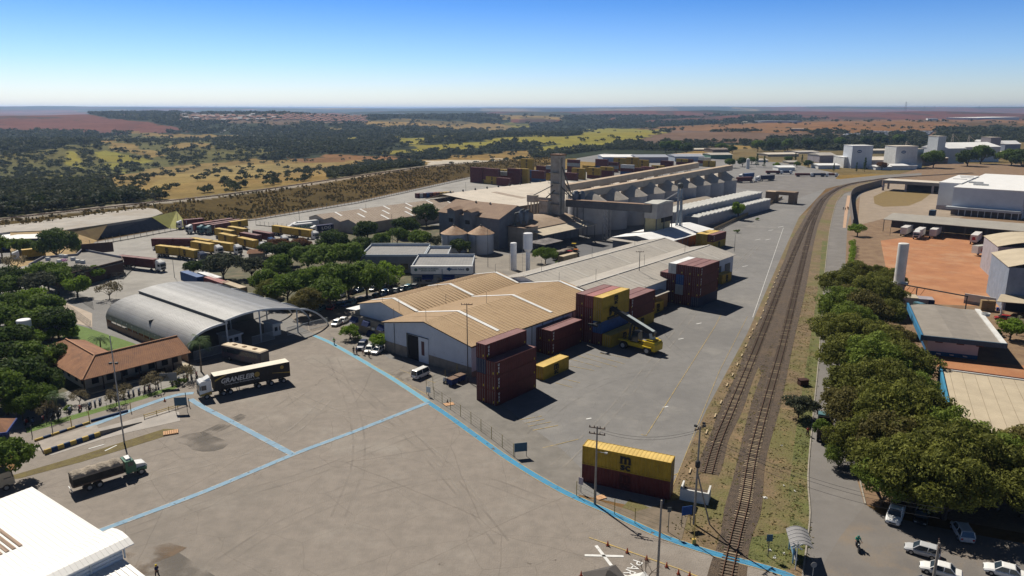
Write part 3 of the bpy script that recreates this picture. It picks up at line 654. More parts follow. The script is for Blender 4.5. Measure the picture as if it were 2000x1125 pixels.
# ================= reach stacker =================
def reach_stacker(loc,rz):
    t=T('reach_stacker','yellow reach stacker with its boom raised against the container stack','reach stacker',loc,rz)
    ye=mat('machine_yellow',(.62,.45,.02),(.5,.35,.02),rough=.45,scale=1.5,mix=[((.1,.08,.05),1.2,.6,.75,.5)]); bk=mat('machine_black',(.03,.035,.04),(.02,.02,.02),rough=.5); gl=mat('dark_glass',(.02,.03,.035),rough=.1,spec=.8); ty=mat('tyre_rubber',(.025,.025,.025),(.04,.038,.035),rough=.9,scale=3)
    rim=mat('wheel_rim',(.42,.42,.40),(.3,.3,.3),rough=.5,scale=3); gb=mat('boom_light_grey',(.50,.55,.55),(.4,.45,.45),rough=.5)
    b=B() # chassis: local +y is forward (towards the stack)
    b.box(-1.3,-4.0,.9,1.3,2.6,1.75); b.exty([(-4.9,.8),(-2.2,.8),(-2.2,2.3),(-2.8,2.75),(-4.6,2.7),(-4.95,2.2)],-1.5,1.5)
    b.box(-1.95,-4.3,1.5,-1.3,-2.2,1.75);b.box(1.3,-4.3,1.5,1.95,-2.2,1.75); b.box(-2.0,1.2,1.9,-1.2,3.5,2.05);b.box(1.2,1.2,1.9,2.0,3.5,2.05)
    b.out('chassis',ye,t)
    c=B(); c.hex([(-.85,-.6,1.8),(.85,-.6,1.8),(.85,1.3,1.8),(-.85,1.3,1.8)],[(-.75,-.5,3.9),(.75,-.5,3.9),(.75,.8,3.9),(-.75,.8,3.9)]); cb=c.out('cab',gl,t)
    c=B(); c.box(-.85,-.6,3.9,.85,.95,4.02)
    for x in (-.8,.8):
        c.beam((x,-.55,1.8),(x,-.5,3.9),.09,.09); c.beam((x,1.28,1.8),(x,.8,3.9),.09,.09)
    c.out('cab_frame',bk,cb)
    bm=B(); bm.beam((0,-3.9,4.1),(0,4.2,7.1),.95,1.05); bm.out('boom',bk,t)
    bt=B(); bt.beam((0,-3.7,4.76),(0,2.6,7.10),.93,.08); bt.beam((0,-3.2,4.3),(0,-3.6,2.6),1.1,.7); bt.out('boom_cover',gb,t)
    inn=B(); inn.beam((0,4.0,7.0),(0,6.6,7.9),.7,.8); inn.beam((0,6.5,7.9),(0,7.2,6.2),.6,.6); inn.out('boom_tip',bk,t)
    for x in (-.7,.7):
        q=B(); q.tube((x,1.6,1.9),(x,1.2,5.7),.17); q.tube((x,1.6,1.9),(x,1.35,4.6),.24); q.out('lift_cylinder',bk,t)
    s=B(); s.box(-1.1,6.5,5.4,1.1,8.0,5.9); s.box(-5.9,6.9,5.15,5.9,7.3,5.5)
    for x in (-5.9,5.5): s.box(x,6.1,5.0,x+.4,8.3,5.4)
    s.out('spreader',bk,t)
    for x,y,r in ((-1.65,2.3,.85),(1.65,2.3,.85),(-1.6,-3.3,.85),(1.6,-3.3,.85)):
        w=B(); w.wheel((x,y,r),r,.65,'x',20); o=w.out('wheel',ty,t); w=B(); w.wheel((x+(.33 if x>0 else -.33),y,r),.45,.08,'x',16); w.out('rim',rim,o)
    e=B(); 
    for z in (2.9,3.2): e.box(-1.2,-4.2,z-.2,1.2,-2.6,z-.1)
    e.out('engine_hood',ye,t)
    return t
q1=g(1222,676); q2=g(1274,689); dd=(q1-q2).normalized()
reach_stacker((q1+q2)/2+dd*.4,math.atan2(-dd.x,dd.y)).scale=(1.14,1.14,1.08)
# ================= warehouses =================
tan=mat('tan_sheet_roof',(.40,.275,.155),(.34,.23,.125),rough=.7,scale=.12,detail=7,mix=[((.26,.17,.10),.35,.52,.66,.5),((.48,.36,.23),.9,.6,.72,.4)]); tanl=mat('tan_roof_rib',(.54,.40,.245),(.47,.34,.2),rough=.7,scale=.5)
skyl=mat('white_skylight',(.78,.78,.76),(.65,.65,.63),rough=.5,scale=.6); wwall=mat('white_sheet_wall',(.50,.54,.60),(.44,.48,.54),rough=.7,scale=.3,wave=('X',.6,.3),mix=[((.30,.29,.28),.5,.58,.72,.45)]); 
wwy=mat('white_sheet_wall_side',(.50,.54,.60),(.44,.48,.54),rough=.7,scale=.3,wave=('Y',.6,.25))
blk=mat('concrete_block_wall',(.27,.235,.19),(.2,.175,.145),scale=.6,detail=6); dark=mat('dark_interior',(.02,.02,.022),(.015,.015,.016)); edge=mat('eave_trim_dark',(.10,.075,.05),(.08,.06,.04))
gfc=mat('grey_cement_roof',(.42,.39,.345),(.35,.325,.29),rough=.9,scale=.1,detail=8,mix=[((.24,.22,.2),.3,.54,.68,.5),((.18,.16,.14),1.2,.64,.7,.5)]); gfl=mat('grey_roof_rib',(.47,.45,.41),(.4,.38,.35),scale=.5)
navy=mat('navy_canvas',(.02,.035,.13),(.015,.03,.1)); metalg=mat('dark_metal',(.09,.10,.10),(.06,.065,.065),rough=.6)
def gable_roof(b,x0,x1,y0,y1,ze,zr,th=.12,over=.5,m=0,xr=None):
    xr=(x0+x1)/2 if xr is None else xr
    b.exty([],0,0) if False else None
    sl=(zr-ze)/(xr-x0); X0=x0-over; X1=x1+over; sr=(zr-ze)/(x1-xr)
    b.hex([(X0,y0-over,ze-over*sl),(xr,y0-over,zr),(xr,y1+over,zr),(X0,y1+over,ze-over*sl)],[(X0,y0-over,ze-over*sl+th),(xr,y0-over,zr+th),(xr,y1+over,zr+th),(X0,y1+over,ze-over*sl+th)],m)
    b.hex([(xr,y0-over,zr),(X1,y0-over,ze-over*sr),(X1,y1+over,ze-over*sr),(xr,y1+over,zr)],[(xr,y0-over,zr+th),(X1,y0-over,ze-over*sr+th),(X1,y1+over,ze-over*sr+th),(xr,y1+over,zr+th)],m)
def ribs(b,x0,x1,y0,y1,ze,zr,sp=1.0,w=.16,h=.07,off=.12,m=0,over=.4,sides=(0,1)):
    xr=(x0+x1)/2; y=y0
    while y<y1:
        if 0 in sides: b.hex([(x0-over,y,ze-over*(zr-ze)/(xr-x0)+off),(xr,y,zr+off),(xr,y+w,zr+off),(x0-over,y+w,ze-over*(zr-ze)/(xr-x0)+off)],[(x0-over,y,ze-over*(zr-ze)/(xr-x0)+off+h),(xr,y,zr+off+h),(xr,y+w,zr+off+h),(x0-over,y+w,ze-over*(zr-ze)/(xr-x0)+off+h)],m)
        if 1 in sides: b.hex([(xr,y,zr+off),(x1+over,y,ze-over*(zr-ze)/(xr-x0)+off),(x1+over,y+w,ze-over*(zr-ze)/(xr-x0)+off),(xr,y+w,zr+off)],[(xr,y,zr+off+h),(x1+over,y,ze-over*(zr-ze)/(xr-x0)+off+h),(x1+over,y+w,ze-over*(zr-ze)/(xr-x0)+off+h),(xr,y+w,zr+off+h)],m)
        y+=sp
def gable_walls(b,x0,x1,y0,y1,ze,zr,m=0,zb=0,xr=None):
    xr=(x0+x1)/2 if xr is None else xr
    b.ext([(x0,zb),(x1,zb),(x1,ze),(xr,zr),(x0,ze)],y0,y1,m)
# front bay: local x = B, y = A ; near gable at A=103, eaves B -126..-98.2
def warehouse_front():
    t=T('warehouse',"tan roofed warehouse with white sheet gable and tall dark doorway facing the plaza",'warehouse',ab(104.9,-111.9),AZ)
    x0,x1=-13.6,13.6; L=50.0; ze,zr=6.9,9.55
    w=B(); gable_walls(w,x0,x1,0,L,ze,zr-.05); w.out('wall',wwall,t)
    bl=B(); bl.box(x0-.04,-.05,0,-5.6,.0,2.5); bl.box(.9,-.05,0,x1+.04,.0,2.2); bl.box(x1,-.05,0,x1+.06,L,1.2); bl.out('block_base',blk,t)
    r=B(); gable_roof(r,x0,x1,0,L,ze,zr); ro=r.out('roof',tan,t)
    rb=B(); ribs(rb,x0,x1,5,L,ze,zr,1.25,w=.2,off=.12); ribs(rb,x0,x1,-.3,5,ze,zr,.5,w=.07,h=.03,off=.12); rb.out('roof_rib',tanl,ro)
    for yy in (9.9,29.2,48.6):
        for s in (0,1): k=B(); ribs(k,x0,x1,yy,yy+.6,ze,zr,5,w=.95,h=.03,off=.21,over=(0 if s==0 else -1.6),sides=(s,)); k.out('skylight',skyl,ro)
    f=B(); 
    for s in (-1,1): f.beam((s*14.1,-.5,6.80),(0,-.5,9.55),.06,.22)
    f.box(13.95,-.5,6.62,14.16,L+.5,6.85); f.out('eave_trim',edge,t)
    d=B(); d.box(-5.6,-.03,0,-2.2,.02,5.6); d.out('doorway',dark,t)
    d=B(); d.box(-2.15,-.16,0.05,.9,-.06,5.7); dd=d.out('sliding_door',mat('sliding_door_white',(.58,.62,.66),(.5,.54,.6)),t)
    d=B(); d.box(-1.2,-.2,1.7,-.3,-.16,4.9); d.out('door_panel',mat('door_panel_dark_red',(.12,.06,.06),(.09,.05,.05)),dd)
    d=B(); d.box(-6.0,-.2,0,-5.62,-.02,5.75); d.box(-6.0,-.2,5.75,1.0,-.02,5.85); d.out('door_rail',metalg,t)
    for xx in (-10.2,): 
        d=B(); d.box(xx,-.1,0,xx+.12,-.05,7.2); d.out('downpipe',metalg,t)
    for i,(xx,yy) in enumerate([(0,.3),(0,20),(-13.6,20),(0,49),(-13.6,3)]):
        d=B(); z=9.6 if xx==0 else 7.0; d.tube((xx,yy,z),(xx,yy,z+2.6),.04,n=5); d.out('lightning_rod',metalg,t)
    for k in range(12): B().box(13.62,4+k*4,1.3,13.7,4.15+k*4,6.6).out('wall_post',metalg,t)
    return t
warehouse_front()
def warehouse_back():
    t=T('warehouse','narrower tan roofed warehouse bay with grey office annex and dark blue awnings','warehouse',ab(111.8,-134.3),AZ)
    x0,x1=-8.6,8.3; L=43.0; ze,zr=6.9,8.75
    w=B(); gable_walls(w,x0,x1-.05,0,L,ze,zr-.05); w.out('wall',wwall,t)
    r=B(); gable_roof(r,x0,x1-.5,0,L,ze,zr,over=.45,xr=0); ro=r.out('roof',tan,t)
    rb=B(); ribs(rb,x0,x1,4,L,ze,zr,1.25,w=.2,off=.12,over=0); rb.out('roof_rib',tanl,ro)
    for yy in (3.4,23.2,41.8):
        for s in (0,1):
            k=B(); ribs(k,x0,x1,yy,yy+.6,ze,zr,5,w=.95,h=.03,off=.21,over=0,sides=(s,)); k.out('skylight',skyl,ro)
    an=B(); an.box(-10.6,-1.2,0,8.0,-.02,3.9); an.box(-10.6,-.02,0,-8.65,14,5.0); ao=an.out('annex',blk,t)
    c=B(); c.hex([(-12.4,-1.4,5.1),(-8.4,-1.4,5.4),(-8.4,14,5.4),(-12.4,14,5.1)],[(-12.4,-1.4,5.22),(-8.4,-1.4,5.52),(-8.4,14,5.52),(-12.4,14,5.22)]); c.out('annex_roof',skyl,ao)
    for xx,zz in ((-10.2,3.3),(-5.6,3.2),(.2,3.2),(-3.9,.9)):
        q=B(); q.hex([(xx,-1.22,zz-.9),(xx+2.4,-1.22,zz-.9),(xx+2.4,-2.3,zz-.9),(xx,-2.3,zz-.9)][::-1],[(xx,-1.22,zz+.3),(xx+2.4,-1.22,zz+.3),(xx+2.4,-1.7,zz+.1),(xx,-1.7,zz+.1)][::-1]); q.out('awning',navy,t)
    for xx,zz in ((-4.2,1.9),(-2.4,1.6),(.2,1.8),(2.6,1.4),(4.2,1.9)):
        q=B(); q.box(xx,-1.55,zz,xx+.9,-1.22,zz+.6); q.out('air_conditioner',skyl,t)
    for xx,yy in ((0,.2),(0,19),(6,.2),(-8,20),(0,42)):
        d=B(); z=8.8-abs(xx)*.2; d.tube((xx,yy,z),(xx,yy,z+2.6),.04,n=5); d.out('lightning_rod',metalg,t)
warehouse_back()
def grey_warehouse(a0,a1,bc,label,hw=13.6,zr=9.3,ze=6.8,stub=0):
    t=T('warehouse',label,'warehouse',ab(a0,bc),AZ); L=a1-a0
    w=B(); gable_walls(w,-hw+.1,hw-.1,0,L-.6,ze,zr-.05); w.out('wall',wwy,t)
    r=B(); gable_roof(r,-hw,hw,0,L,ze,zr,over=.45); ro=r.out('roof',gfc,t)
    rb=B(); ribs(rb,-hw,hw,.5,L,ze,zr,2.2,w=.1,h=.035,off=.12,over=.3); rb.out('roof_rib',gfl,ro)
    k=B(); k.box(-.35,0,zr+.1,.35,L,zr+.22); k.out('ridge_cap',gfl,ro)
    for yy in np.arange(18,L,24.0):
        k=B(); ribs(k,-hw,hw,yy,yy+.6,ze,zr,5,w=.9,h=.03,off=.16,over=0,sides=(1,)); k.out('skylight',gfl,ro)
    for yy in np.arange(8,L,26.0):
        d=B(); d.tube((0,yy,zr),(0,yy,zr+3.4),.05,n=5); d.out('lightning_rod',metalg,t)
    for i in range(3 if stub else 0):
        d=B(); d.box(-hw+6+i*7,L-.58,.1,-hw+9+i*7,L-.5,4.5); d.out('loading_door',metalg,t)
    for yy in (L-7,L-14,L-21): B().box(hw-.08,yy,.1,hw+.02,yy+4,4.6).out('side_door',metalg,t)
    return t
grey_warehouse(155.1,233,-106.3,'long grey cement roofed warehouse nearest the open yard, with weathered patches',hw=9.3,zr=8.9)
grey_warehouse(155.1,236,-124.9,'long grey cement roofed warehouse beside the water tower, parallel to the yard one',hw=9.3,zr=8.9)
t=T('storage_lean_to','small orange walled lean-to at the side of the grey warehouse','shed',ab(175,-96.0),AZ)
b=B(); b.box(-2,0,0,1.6,7,4.2); b.out('wall',mat('ochre_wall',(.42,.22,.08),(.36,.19,.07)),t); b=B(); b.hex([(-2.6,-.4,4.6),(2.0,-.4,4.25),(2.0,7.4,4.25),(-2.6,7.4,4.6)],[(-2.6,-.4,4.7),(2.0,-.4,4.35),(2.0,7.4,4.35),(-2.6,7.4,4.7)]); b.out('roof',gfc,t)
# ================= buildings of the terminal =================
def many(t,name,m,boxes,smooth=False):
    for q in boxes: B().box(*q).out(name,m,t,smooth)
def gbp(px,py,b):
    p=g(px,py,0); d=Vector((p.x,p.y,-H)); s=b/d.dot(BV); return d.dot(AV)*s,H+d.z*s
sheetm=mat('arch_sheet_metal',(.31,.31,.30),(.25,.25,.25),rough=.45,scale=.15,detail=8,mix=[((.18,.18,.18),.5,.5,.7,.55)],spec=.5)
sheetr=mat('arch_sheet_rib',(.38,.38,.37),(.33,.33,.32),rough=.45)
pale=mat('pale_metal_trim',(.52,.56,.58),(.45,.48,.5),rough=.5); brick=mat('red_brick_wall',(.24,.10,.06),(.18,.07,.045),scale=2,detail=6); pinkw=mat('pinkish_wall',(.33,.22,.17),(.27,.18,.14),scale=.8)
tile=mat('clay_roof_tiles',(.30,.15,.08),(.21,.105,.062),rough=.9,scale=.6,detail=8,mix=[((.13,.075,.055),.35,.52,.68,.6),((.42,.24,.13),1.3,.6,.72,.5)]); tiler=mat('clay_tile_rows',(.36,.19,.10),(.26,.13,.075),scale=2)
timber=mat('dark_timber',(.05,.03,.02),(.03,.02,.015)); cream=mat('cream_wall',(.42,.36,.27),(.35,.3,.22),scale=.6); wht=mat('white_wall',(.62,.62,.60),(.52,.52,.5),scale=.4,mix=[((.4,.38,.35),.8,.6,.75,.4)])
fence_m=mat('fence_mesh_grey',(.17,.18,.18),(.13,.13,.13)); glass=mat('window_glass',(.02,.03,.04),(.03,.045,.06),rough=.08,spec=.8)
def arc(pts,n=6):
    o=[]
    for i in range(len(pts)-1):
        p0=pts[max(i-1,0)];p1=pts[i];p2=pts[i+1];p3=pts[min(i+2,len(pts)-1)]
        for k in range(n):
            t=k/n; o.append(tuple(.5*((2*p1[j])+(-p0[j]+p2[j])*t+(2*p0[j]-5*p1[j]+4*p2[j]-p3[j])*t*t+(-p0[j]+3*p1[j]-3*p2[j]+p3[j])*t**3) for j in (0,1)))
    o.append(pts[-1]); return o
def shell(b,prof,x0,x1,th=.15,m=0,side=1):
    """curved sheet: profile (y,z), between x0..x1"""
    n=len(prof)
    for i in range(n-1):
        (y0,z0),(y1,z1)=prof[i],prof[i+1]
        b.hex([(x0,y0,z0-th),(x1,y0,z0-th),(x1,y1,z1-th),(x0,y1,z1-th)],[(x0,y0,z0),(x1,y0,z0),(x1,y1,z1),(x0,y1,z1)],m)
def arch_hall():
    t=T('gate_hall','arched grey sheet metal gate hall beside the plaza with a raised upper roof','gate building',ab(72,-153),AZ)
    LX=-42.5
    low=arc([(0,2.2),(.35,3.6),(1.6,5.2),(4,6.3),(7,6.85),(9.8,7.0)],5); up=arc([(8.9,7.7),(14,8.35),(19,8.25),(24,7.4),(28.6,6.4)],4)
    r=B(); shell(r,low,LX,0,.18); ro=r.out('vault_roof',sheetm,t)
    r=B(); 
    for x in np.arange(LX+.3,0,.75): shell(r,[(y,z+.045) for y,z in low[::2]],x,x+.09,.045)
    r.out('roof_rib',sheetr,ro)
    r=B(); shell(r,up,LX-.5,.6,.2); ru=r.out('upper_roof',sheetm,t)
    r=B(); 
    for x in np.arange(LX,.5,.75): shell(r,[(y,z+.04) for y,z in up[::2]],x,x+.09,.04)
    r.out('roof_rib',sheetr,ru)
    for x0 in (0.02,):
        r=B(); shell(r,[(y,z+.08) for y,z in arc([(-.05,0),(0,2.2),(.35,3.6),(1.6,5.2),(4,6.3),(7,6.85),(9.8,7.0)],5)],x0,x0+.22,.5); r.out('arch_trim',pale,t)
        r=B(); shell(r,[(y,z+.03) for y,z in up],x0+.6,x0+.8,.45); r.out('arch_trim',pale,t)
    for x in (0.3,-8,-16,-24,-32,-40):
        r=B(); shell(r,arc([(28.4,6.3),(31,5.7),(34.0,4.0),(36.4,1.6),(37.3,0)],5),x-.2,x+.2,.45); r.out('open_arch',pale,t)
    gp_=B(); gp_.box(LX,8.9,6.9,.5,9.1,7.6); gp_.out('clerestory',navy if False else metalg,t)
    many(t,'roof_post',pale,[(x,y,0,x+.25,y+.25,z) for x in (-.3,-14,-28,-42) for y,z in ((9.5,6.9),(18,8.0),(28.2,6.2))])
    w=B(); w.box(LX,.05,0,0,.3,1.4); w.out('brick_base',pinkw,t)
    many(t,'wall_panel',brick,[(LX+k*5.3,.12,1.4,LX+k*5.3+2.8,.24,2.9) for k in (0,)]+[(LX+12+k*6.2,.12,1.4,LX+17+k*6.2,.24,2.9) for k in range(5)])
    many(t,'wall_post',pale,[(LX+k*3.0,.0,1.4,LX+k*3.0+.12,.1,2.9) for k in range(15)])
    bw=B(); bw.box(LX-.1,9,0,LX,28.4,6.0); bw.box(-20,1,0,-19.8,28,5.6); bw.out('inner_wall',metalg,t)
    # booths
    for x,y,w_,d_,h_ in ((-6,10.5,4,3.6,3.0),(-6,22.5,4,2.2,3.2)):
        b=B(); b.box(x,y,0,x+w_,y+d_,h_-.3); bo=b.out('booth',wht,t)
        B().box(x-.3,y-.3,h_-.3,x+w_+.5,y+d_+.3,h_).out('booth_roof',pale,bo); B().box(x+w_,y+.5,1.2,x+w_+.03,y+1.3,2.2).out('window',glass,bo); B().box(x+w_,y+1.8,1.2,x+w_+.03,y+2.1 if d_<3 else y+2.8,2.2).out('window',glass,bo)
    for y0,y1 in ((1.2,9.0),(15.5,21.5),(25,31),(31.5,37)):
        f=B(); f.box(.2,y0,2.0,.26,y1,2.08); f.box(.2,y0,.1,.26,y1,.18)
        y=y0
        while y<y1: f.box(.2,y,.1,.25,y+.05,2.1); y+=.28
        f.out('railing',pale,t)
arch_hall()
def tile_roof_faces(b,P4,th=.12,m=0):
    n=(Vector(P4[1])-Vector(P4[0])).cross(Vector(P4[-1])-Vector(P4[0])).normalized(); n=n if n.z>0 else -n
    b.hex([Vector(p) for p in P4],[Vector(p)+n*th for p in P4],m)
def tile_rows(b,e0,e1,r0,r1,n,w=.10,h=.16):
    e0,e1,r0,r1=map(Vector,(e0,e1,r0,r1)); d=(e1-e0).normalized()
    for i in range(n):
        t=(i+.5)/n; p=e0.lerp(e1,t); q=r0.lerp(r1,t); b.hex([p,p+d*w,q+d*w,q],[p+Vector((0,0,h)),p+d*w+Vector((0,0,h)),q+d*w+Vector((0,0,h)),q+Vector((0,0,h))])
def tile_house():
    # local x = B, y = A ; origin a=49.5,b=-149.3 (eave line of the plaza side)
    t=T('tiled_building','low building with clay tile roof in an L shape beside the plaza','building',ab(49.5,-149.3),AZ)
    L=21.5
    r=B(); e=3.15; rz=5.7
    A1=(0,-.3,e);A2=(0,L,e);R1=(-5.6,4.5,rz);R2=(-5.6,L,rz);C2=(-11,L,e);C1=(-11,0,e)
    tile_roof_faces(r,[A1,A2,R2,R1]); tile_roof_faces(r,[(-11,6.5,e),R1,R2,C2][::-1] if 0 else [C2,(-11,6,e),R1,R2])
    # wing along -B
    W1=(-27,-.3,e); W2=(-22,5,rz); W3=(-27,10.4,e); M=( -9.5,10.0,e)
    tile_roof_faces(r,[W1,A1,R1,W2]); tile_roof_faces(r,[W3,W1,W2]); tile_roof_faces(r,[(-11,10.4,e),W3,W2,R1])
    ro=r.out('roof',tile,t)
    q=B(); tile_rows(q,A1,A2,R1,R2,48); tile_rows(q,W1,A1,W2,R1,42); tile_rows(q,(-11,10.4,e),W3,R1,W2,24); q.out('tile_row',tiler,ro)
    q=B(); q.beam(Vector(R1)+Vector((0,0,.2)),Vector(R2)+Vector((0,0,.2)),.3,.25); q.beam(Vector(R1)+Vector((0,0,.2)),Vector(A1)+Vector((0,0,.2)),.3,.25); q.beam(Vector(W2)+Vector((0,0,.2)),Vector(R1)+Vector((0,0,.2)),.3,.25); q.out('ridge',tiler,ro)
    w=B(); w.box(-10,1.2,0,-3.0,L-.8,3.2); w.box(-25.5,1.2,0,-10,9.2,3.2); w.out('wall',cream,t)
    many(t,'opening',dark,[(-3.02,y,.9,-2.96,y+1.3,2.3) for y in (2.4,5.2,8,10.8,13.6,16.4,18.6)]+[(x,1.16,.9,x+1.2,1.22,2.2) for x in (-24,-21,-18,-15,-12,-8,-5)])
    many(t,'post',timber,[(-.5,y,0,-.3,y+.2,3.1) for y in (0,3.5,7,10.5,14,17.5,21)])
    B().box(-3,1,0,.2,L,.25).out('veranda_floor',cream,t); B().box(-.75,8,.25,-.65,16,1.2).out('veranda_railing',timber,t)
tile_house()
def white_hall():
    P0=g(62,951,10); P1=g(205,1042,10); rz_=math.atan2(P1.y-P0.y,P1.x-P0.x); Lx=(P1-P0).length
    t=T('white_hall','large white corrugated roof building at the near left corner with brown skylights','building',(P0.x,P0.y,0),rz_)
    wr=mat('bright_white_roof',(.74,.73,.70),(.68,.67,.64),rough=.5,scale=.1); wd=mat('white_roof_wall',(.55,.6,.66),(.5,.54,.6),wave=('Y',.4,.3)); br=mat('brown_skylight',(.34,.25,.18),(.28,.2,.15),wave=('Y',.5,.6))
    def slab(prof,y0,y1,th,name,m,par):
        r=B()
        for i in range(len(prof)-1):
            (x0,z0),(x1,z1)=prof[i],prof[i+1]; r.hex([(x0,y0,z0-th),(x1,y0,z1-th),(x1,y1,z1-th),(x0,y1,z0-th)],[(x0,y0,z0),(x1,y0,z1),(x1,y1,z1),(x0,y1,z0)])
        return r.out(name,m,par)
    def rbs(prof,y0,y1,par,sp=.55,h=.06,w=.12,dz=0):
        rb=B(); y=y0
        while y<y1:
            for i in range(len(prof)-1):
                (x0,z0),(x1,z1)=prof[i],prof[i+1]; z0+=dz;z1+=dz; rb.hex([(x0,y,z0),(x1,y,z1),(x1,y+w,z1),(x0,y+w,z0)],[(x0,y,z0+h),(x1,y,z1+h),(x1,y+w,z1+h),(x0,y+w,z0+h)])
            y+=sp
        rb.out('roof_rib',wr,par)
    main=[(0,10.0),(Lx,10.0)]; cap=[(Lx-.3,10.12),(Lx+.8,10.4),(Lx+2.0,10.5),(Lx+3.2,10.3),(Lx+4.2,9.9)]
    ro=slab(main,-60,0,.15,'roof',wr,t); rbs(main,-59.5,-.1,ro,h=.025)
    rc=slab(cap,-60,.9,.12,'edge_roof',wr,t); rbs(cap,-59.6,.8,rc,w=.08,sp=.5,h=.02)
    for y0 in (-9.5,-26):
        s=B()
        for k in range(6): s.box(4.6,y0+k*.62,10.0,12.6,y0+k*.62+.34,10.09)
        s.out('skylight',br,ro)
    w=B(); w.box(.2,-60,0,Lx+4.0,-.3,9.84); w.out('wall',wd,t); xw=Lx+4.0
    many(t,'wall_post',pale,[(xw,y,8.7,xw+.14,y+.14,9.9) for y in np.arange(-58,0,3.4)]); many(t,'wall_rail',pale,[(xw,-60,z,xw+.08,-.3,z+.07) for z in (9.0,9.4)])
    low=[(xw,8.65),(xw+11,7.7)]
    lo=slab(low,-60,-.3,.15,'lower_roof',wr,t); rbs(low,-59.6,-.4,lo)
    B().box(xw+.15,-60,0,xw+10.6,-.8,7.5).out('lower_wall',wd,t)
white_hall()
def round_silo(a,b,r,h,hc,label,wallm,roofm,cat='silo',group=None):
    t=T('grain_silo',label,cat,ab(a,b),AZ,group); B().lathe([(r,0),(r,h)],n=40).out('wall',wallm,t,False)
    smooth_by_angle(t.children[0].data,30)
    for z in np.arange(2.5,h,2.5): B().lathe([(r,z),(r+.05,z),(r+.05,z+.1),(r,z+.1)],n=40).out('band',wallm,t)
    c=B().lathe([(r+.3,h-.05),(r+.3,h+.05),(.7,h+hc),(.02,h+hc+.1)],n=40).out('roof',roofm,t); return t
galv=mat('galvanised_silo_wall',(.40,.42,.45),(.33,.35,.38),rough=.55,metal=.2,scale=.3,detail=6,mix=[((.25,.22,.2),.4,.58,.72,.4)]); rusty=mat('rusty_cone_roof',(.42,.30,.20),(.28,.16,.09),rough=.8,scale=.5,detail=8)
for i,(px,py,l) in enumerate([(885,497,'round metal silo with rusty cone roof, left one of the pair by the dark hall'),(938,497,'round metal silo with rusty cone roof, right one of the pair by the dark hall')]):
    q=g(px,py); a_,b_=q.dot(AV),q.dot(BV); k=q.length; 
    t=round_silo(a_+3.4,b_-2.6,4.9,7.6,2.7,l,galv,rusty,group='pair of cone roofed silos')
    B().lathe([(.35,10.2),(.35,10.9),(.1,11.1)],n=10).out('vent',metalg,t); b=B(); b.tube((0,4.4,8.1),(.6,5.2,8.6),.2); b.out('hatch',metalg,t)
    b=B(); b.tube((1.5,-5.0,0),(1.5,-5.0,7.6),.05); b.tube((2.0,-5.0,0),(2.0,-5.0,7.6),.05)
    for z in np.arange(.4,7.6,.6): b.tube((1.5,-5,z),(2,-5,z),.03,n=4)
    b.out('ladder',metalg,t)
greyc=mat('dark_grey_sheet',(.155,.165,.185),(.12,.128,.145),rough=.8,scale=.3,detail=6,mix=[((.09,.09,.095),.25,.5,.7,.5)]); brr=mat('brown_sheet_roof',(.27,.18,.12),(.215,.14,.095),rough=.8,scale=.3,detail=8); brl=mat('brown_roof_rib',(.34,.24,.165),(.3,.2,.14))
def grey_hall():
    t=T('process_hall','tall dark grey hall with brown roof and two elevator heads behind the round silos','building',ab(217,-221),AZ)
    D=22; L=34
    w=B(); w.exty([(0,0),(0,12),(D*.5,16.2),(D,12),(D,0)][::-1],0,33.5); w.out('wall',greyc,t)
    r=B(); 
    for (y0,z0,y1,z1) in ((-.5,11.9,D*.5,16.25),(D*.5,16.25,D+.5,11.9)): r.hex([(-.5,y0,z0),(34,y0,z0),(34,y1,z1),(-.5,y1,z1)],[(-.5,y0,z0+.15),(34,y0,z0+.15),(34,y1,z1+.15),(-.5,y1,z1+.15)])
    ro=r.out('roof',brr,t); r=B()
    for x in np.arange(0,33.5,.9): r.hex([(x,-.5,12.05),(x+.12,-.5,12.05),(x+.12,D*.5,16.4),(x,D*.5,16.4)],[(x,-.5,12.11),(x+.12,-.5,12.11),(x+.12,D*.5,16.46),(x,D*.5,16.46)])
    r.out('roof_rib',brl,ro)
    for x in (8.2,17.5):
        b=B(); b.box(x,-2.6,0,x+3.6,.1,10.6); b.box(x-.3,-3.0,10.6,x+3.9,1.9,13.9); o=b.out('elevator_shaft',greyc,t)
        q=B(); q.hex([(x-.5,-3.2,13.9),(x+4.1,-3.2,13.9),(x+4.1,3,14.3),(x-.5,3,14.3)],[(x-.5,-3.2,14.0),(x+1.8,-3.2,14.9),(x+1.8,3,15.2),(x-.5,3,14.4)]); q.out('shaft_roof',brr,o)
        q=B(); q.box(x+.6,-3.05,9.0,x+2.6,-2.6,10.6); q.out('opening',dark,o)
    for x in (12,20): 
        q=B(); q.tube((x,D*.5-1,15.5),(x+.6,D*.5-1.4,16.6),.35); q.out('roof_vent',metalg,t)
grey_hall()
concs=mat('silo_concrete',(.40,.39,.385),(.33,.32,.32),rough=.9,scale=.15,detail=8,mix=[((.22,.21,.205),.18,.5,.68,.55)]); cone=mat('silo_cone_roof',(.46,.42,.36),(.36,.32,.27),rough=.9,scale=.3,detail=8)
for i in range(9):
    t=round_silo(275+17.6*i,-184.5,8.75,13.6,5.6,f'concrete silo with cone roof, {ORD[i]} from the tower, front row',concs,cone,group='front row of concrete silos')
for i in range(7):
    t=round_silo(301+17.6*i,-203.5,8.6,13.2,4.6,f'concrete silo with cone roof, {ORD[i]} from the tower, rear row',concs,cone,group='rear row of concrete silos')
belt=mat('belt_housing',(.42,.37,.30),(.34,.30,.25),rough=.8,scale=.3,detail=7,mix=[((.2,.17,.14),.3,.52,.7,.5)]); beltr=mat('belt_housing_roof',(.46,.36,.26),(.38,.29,.2),scale=.4,detail=6)
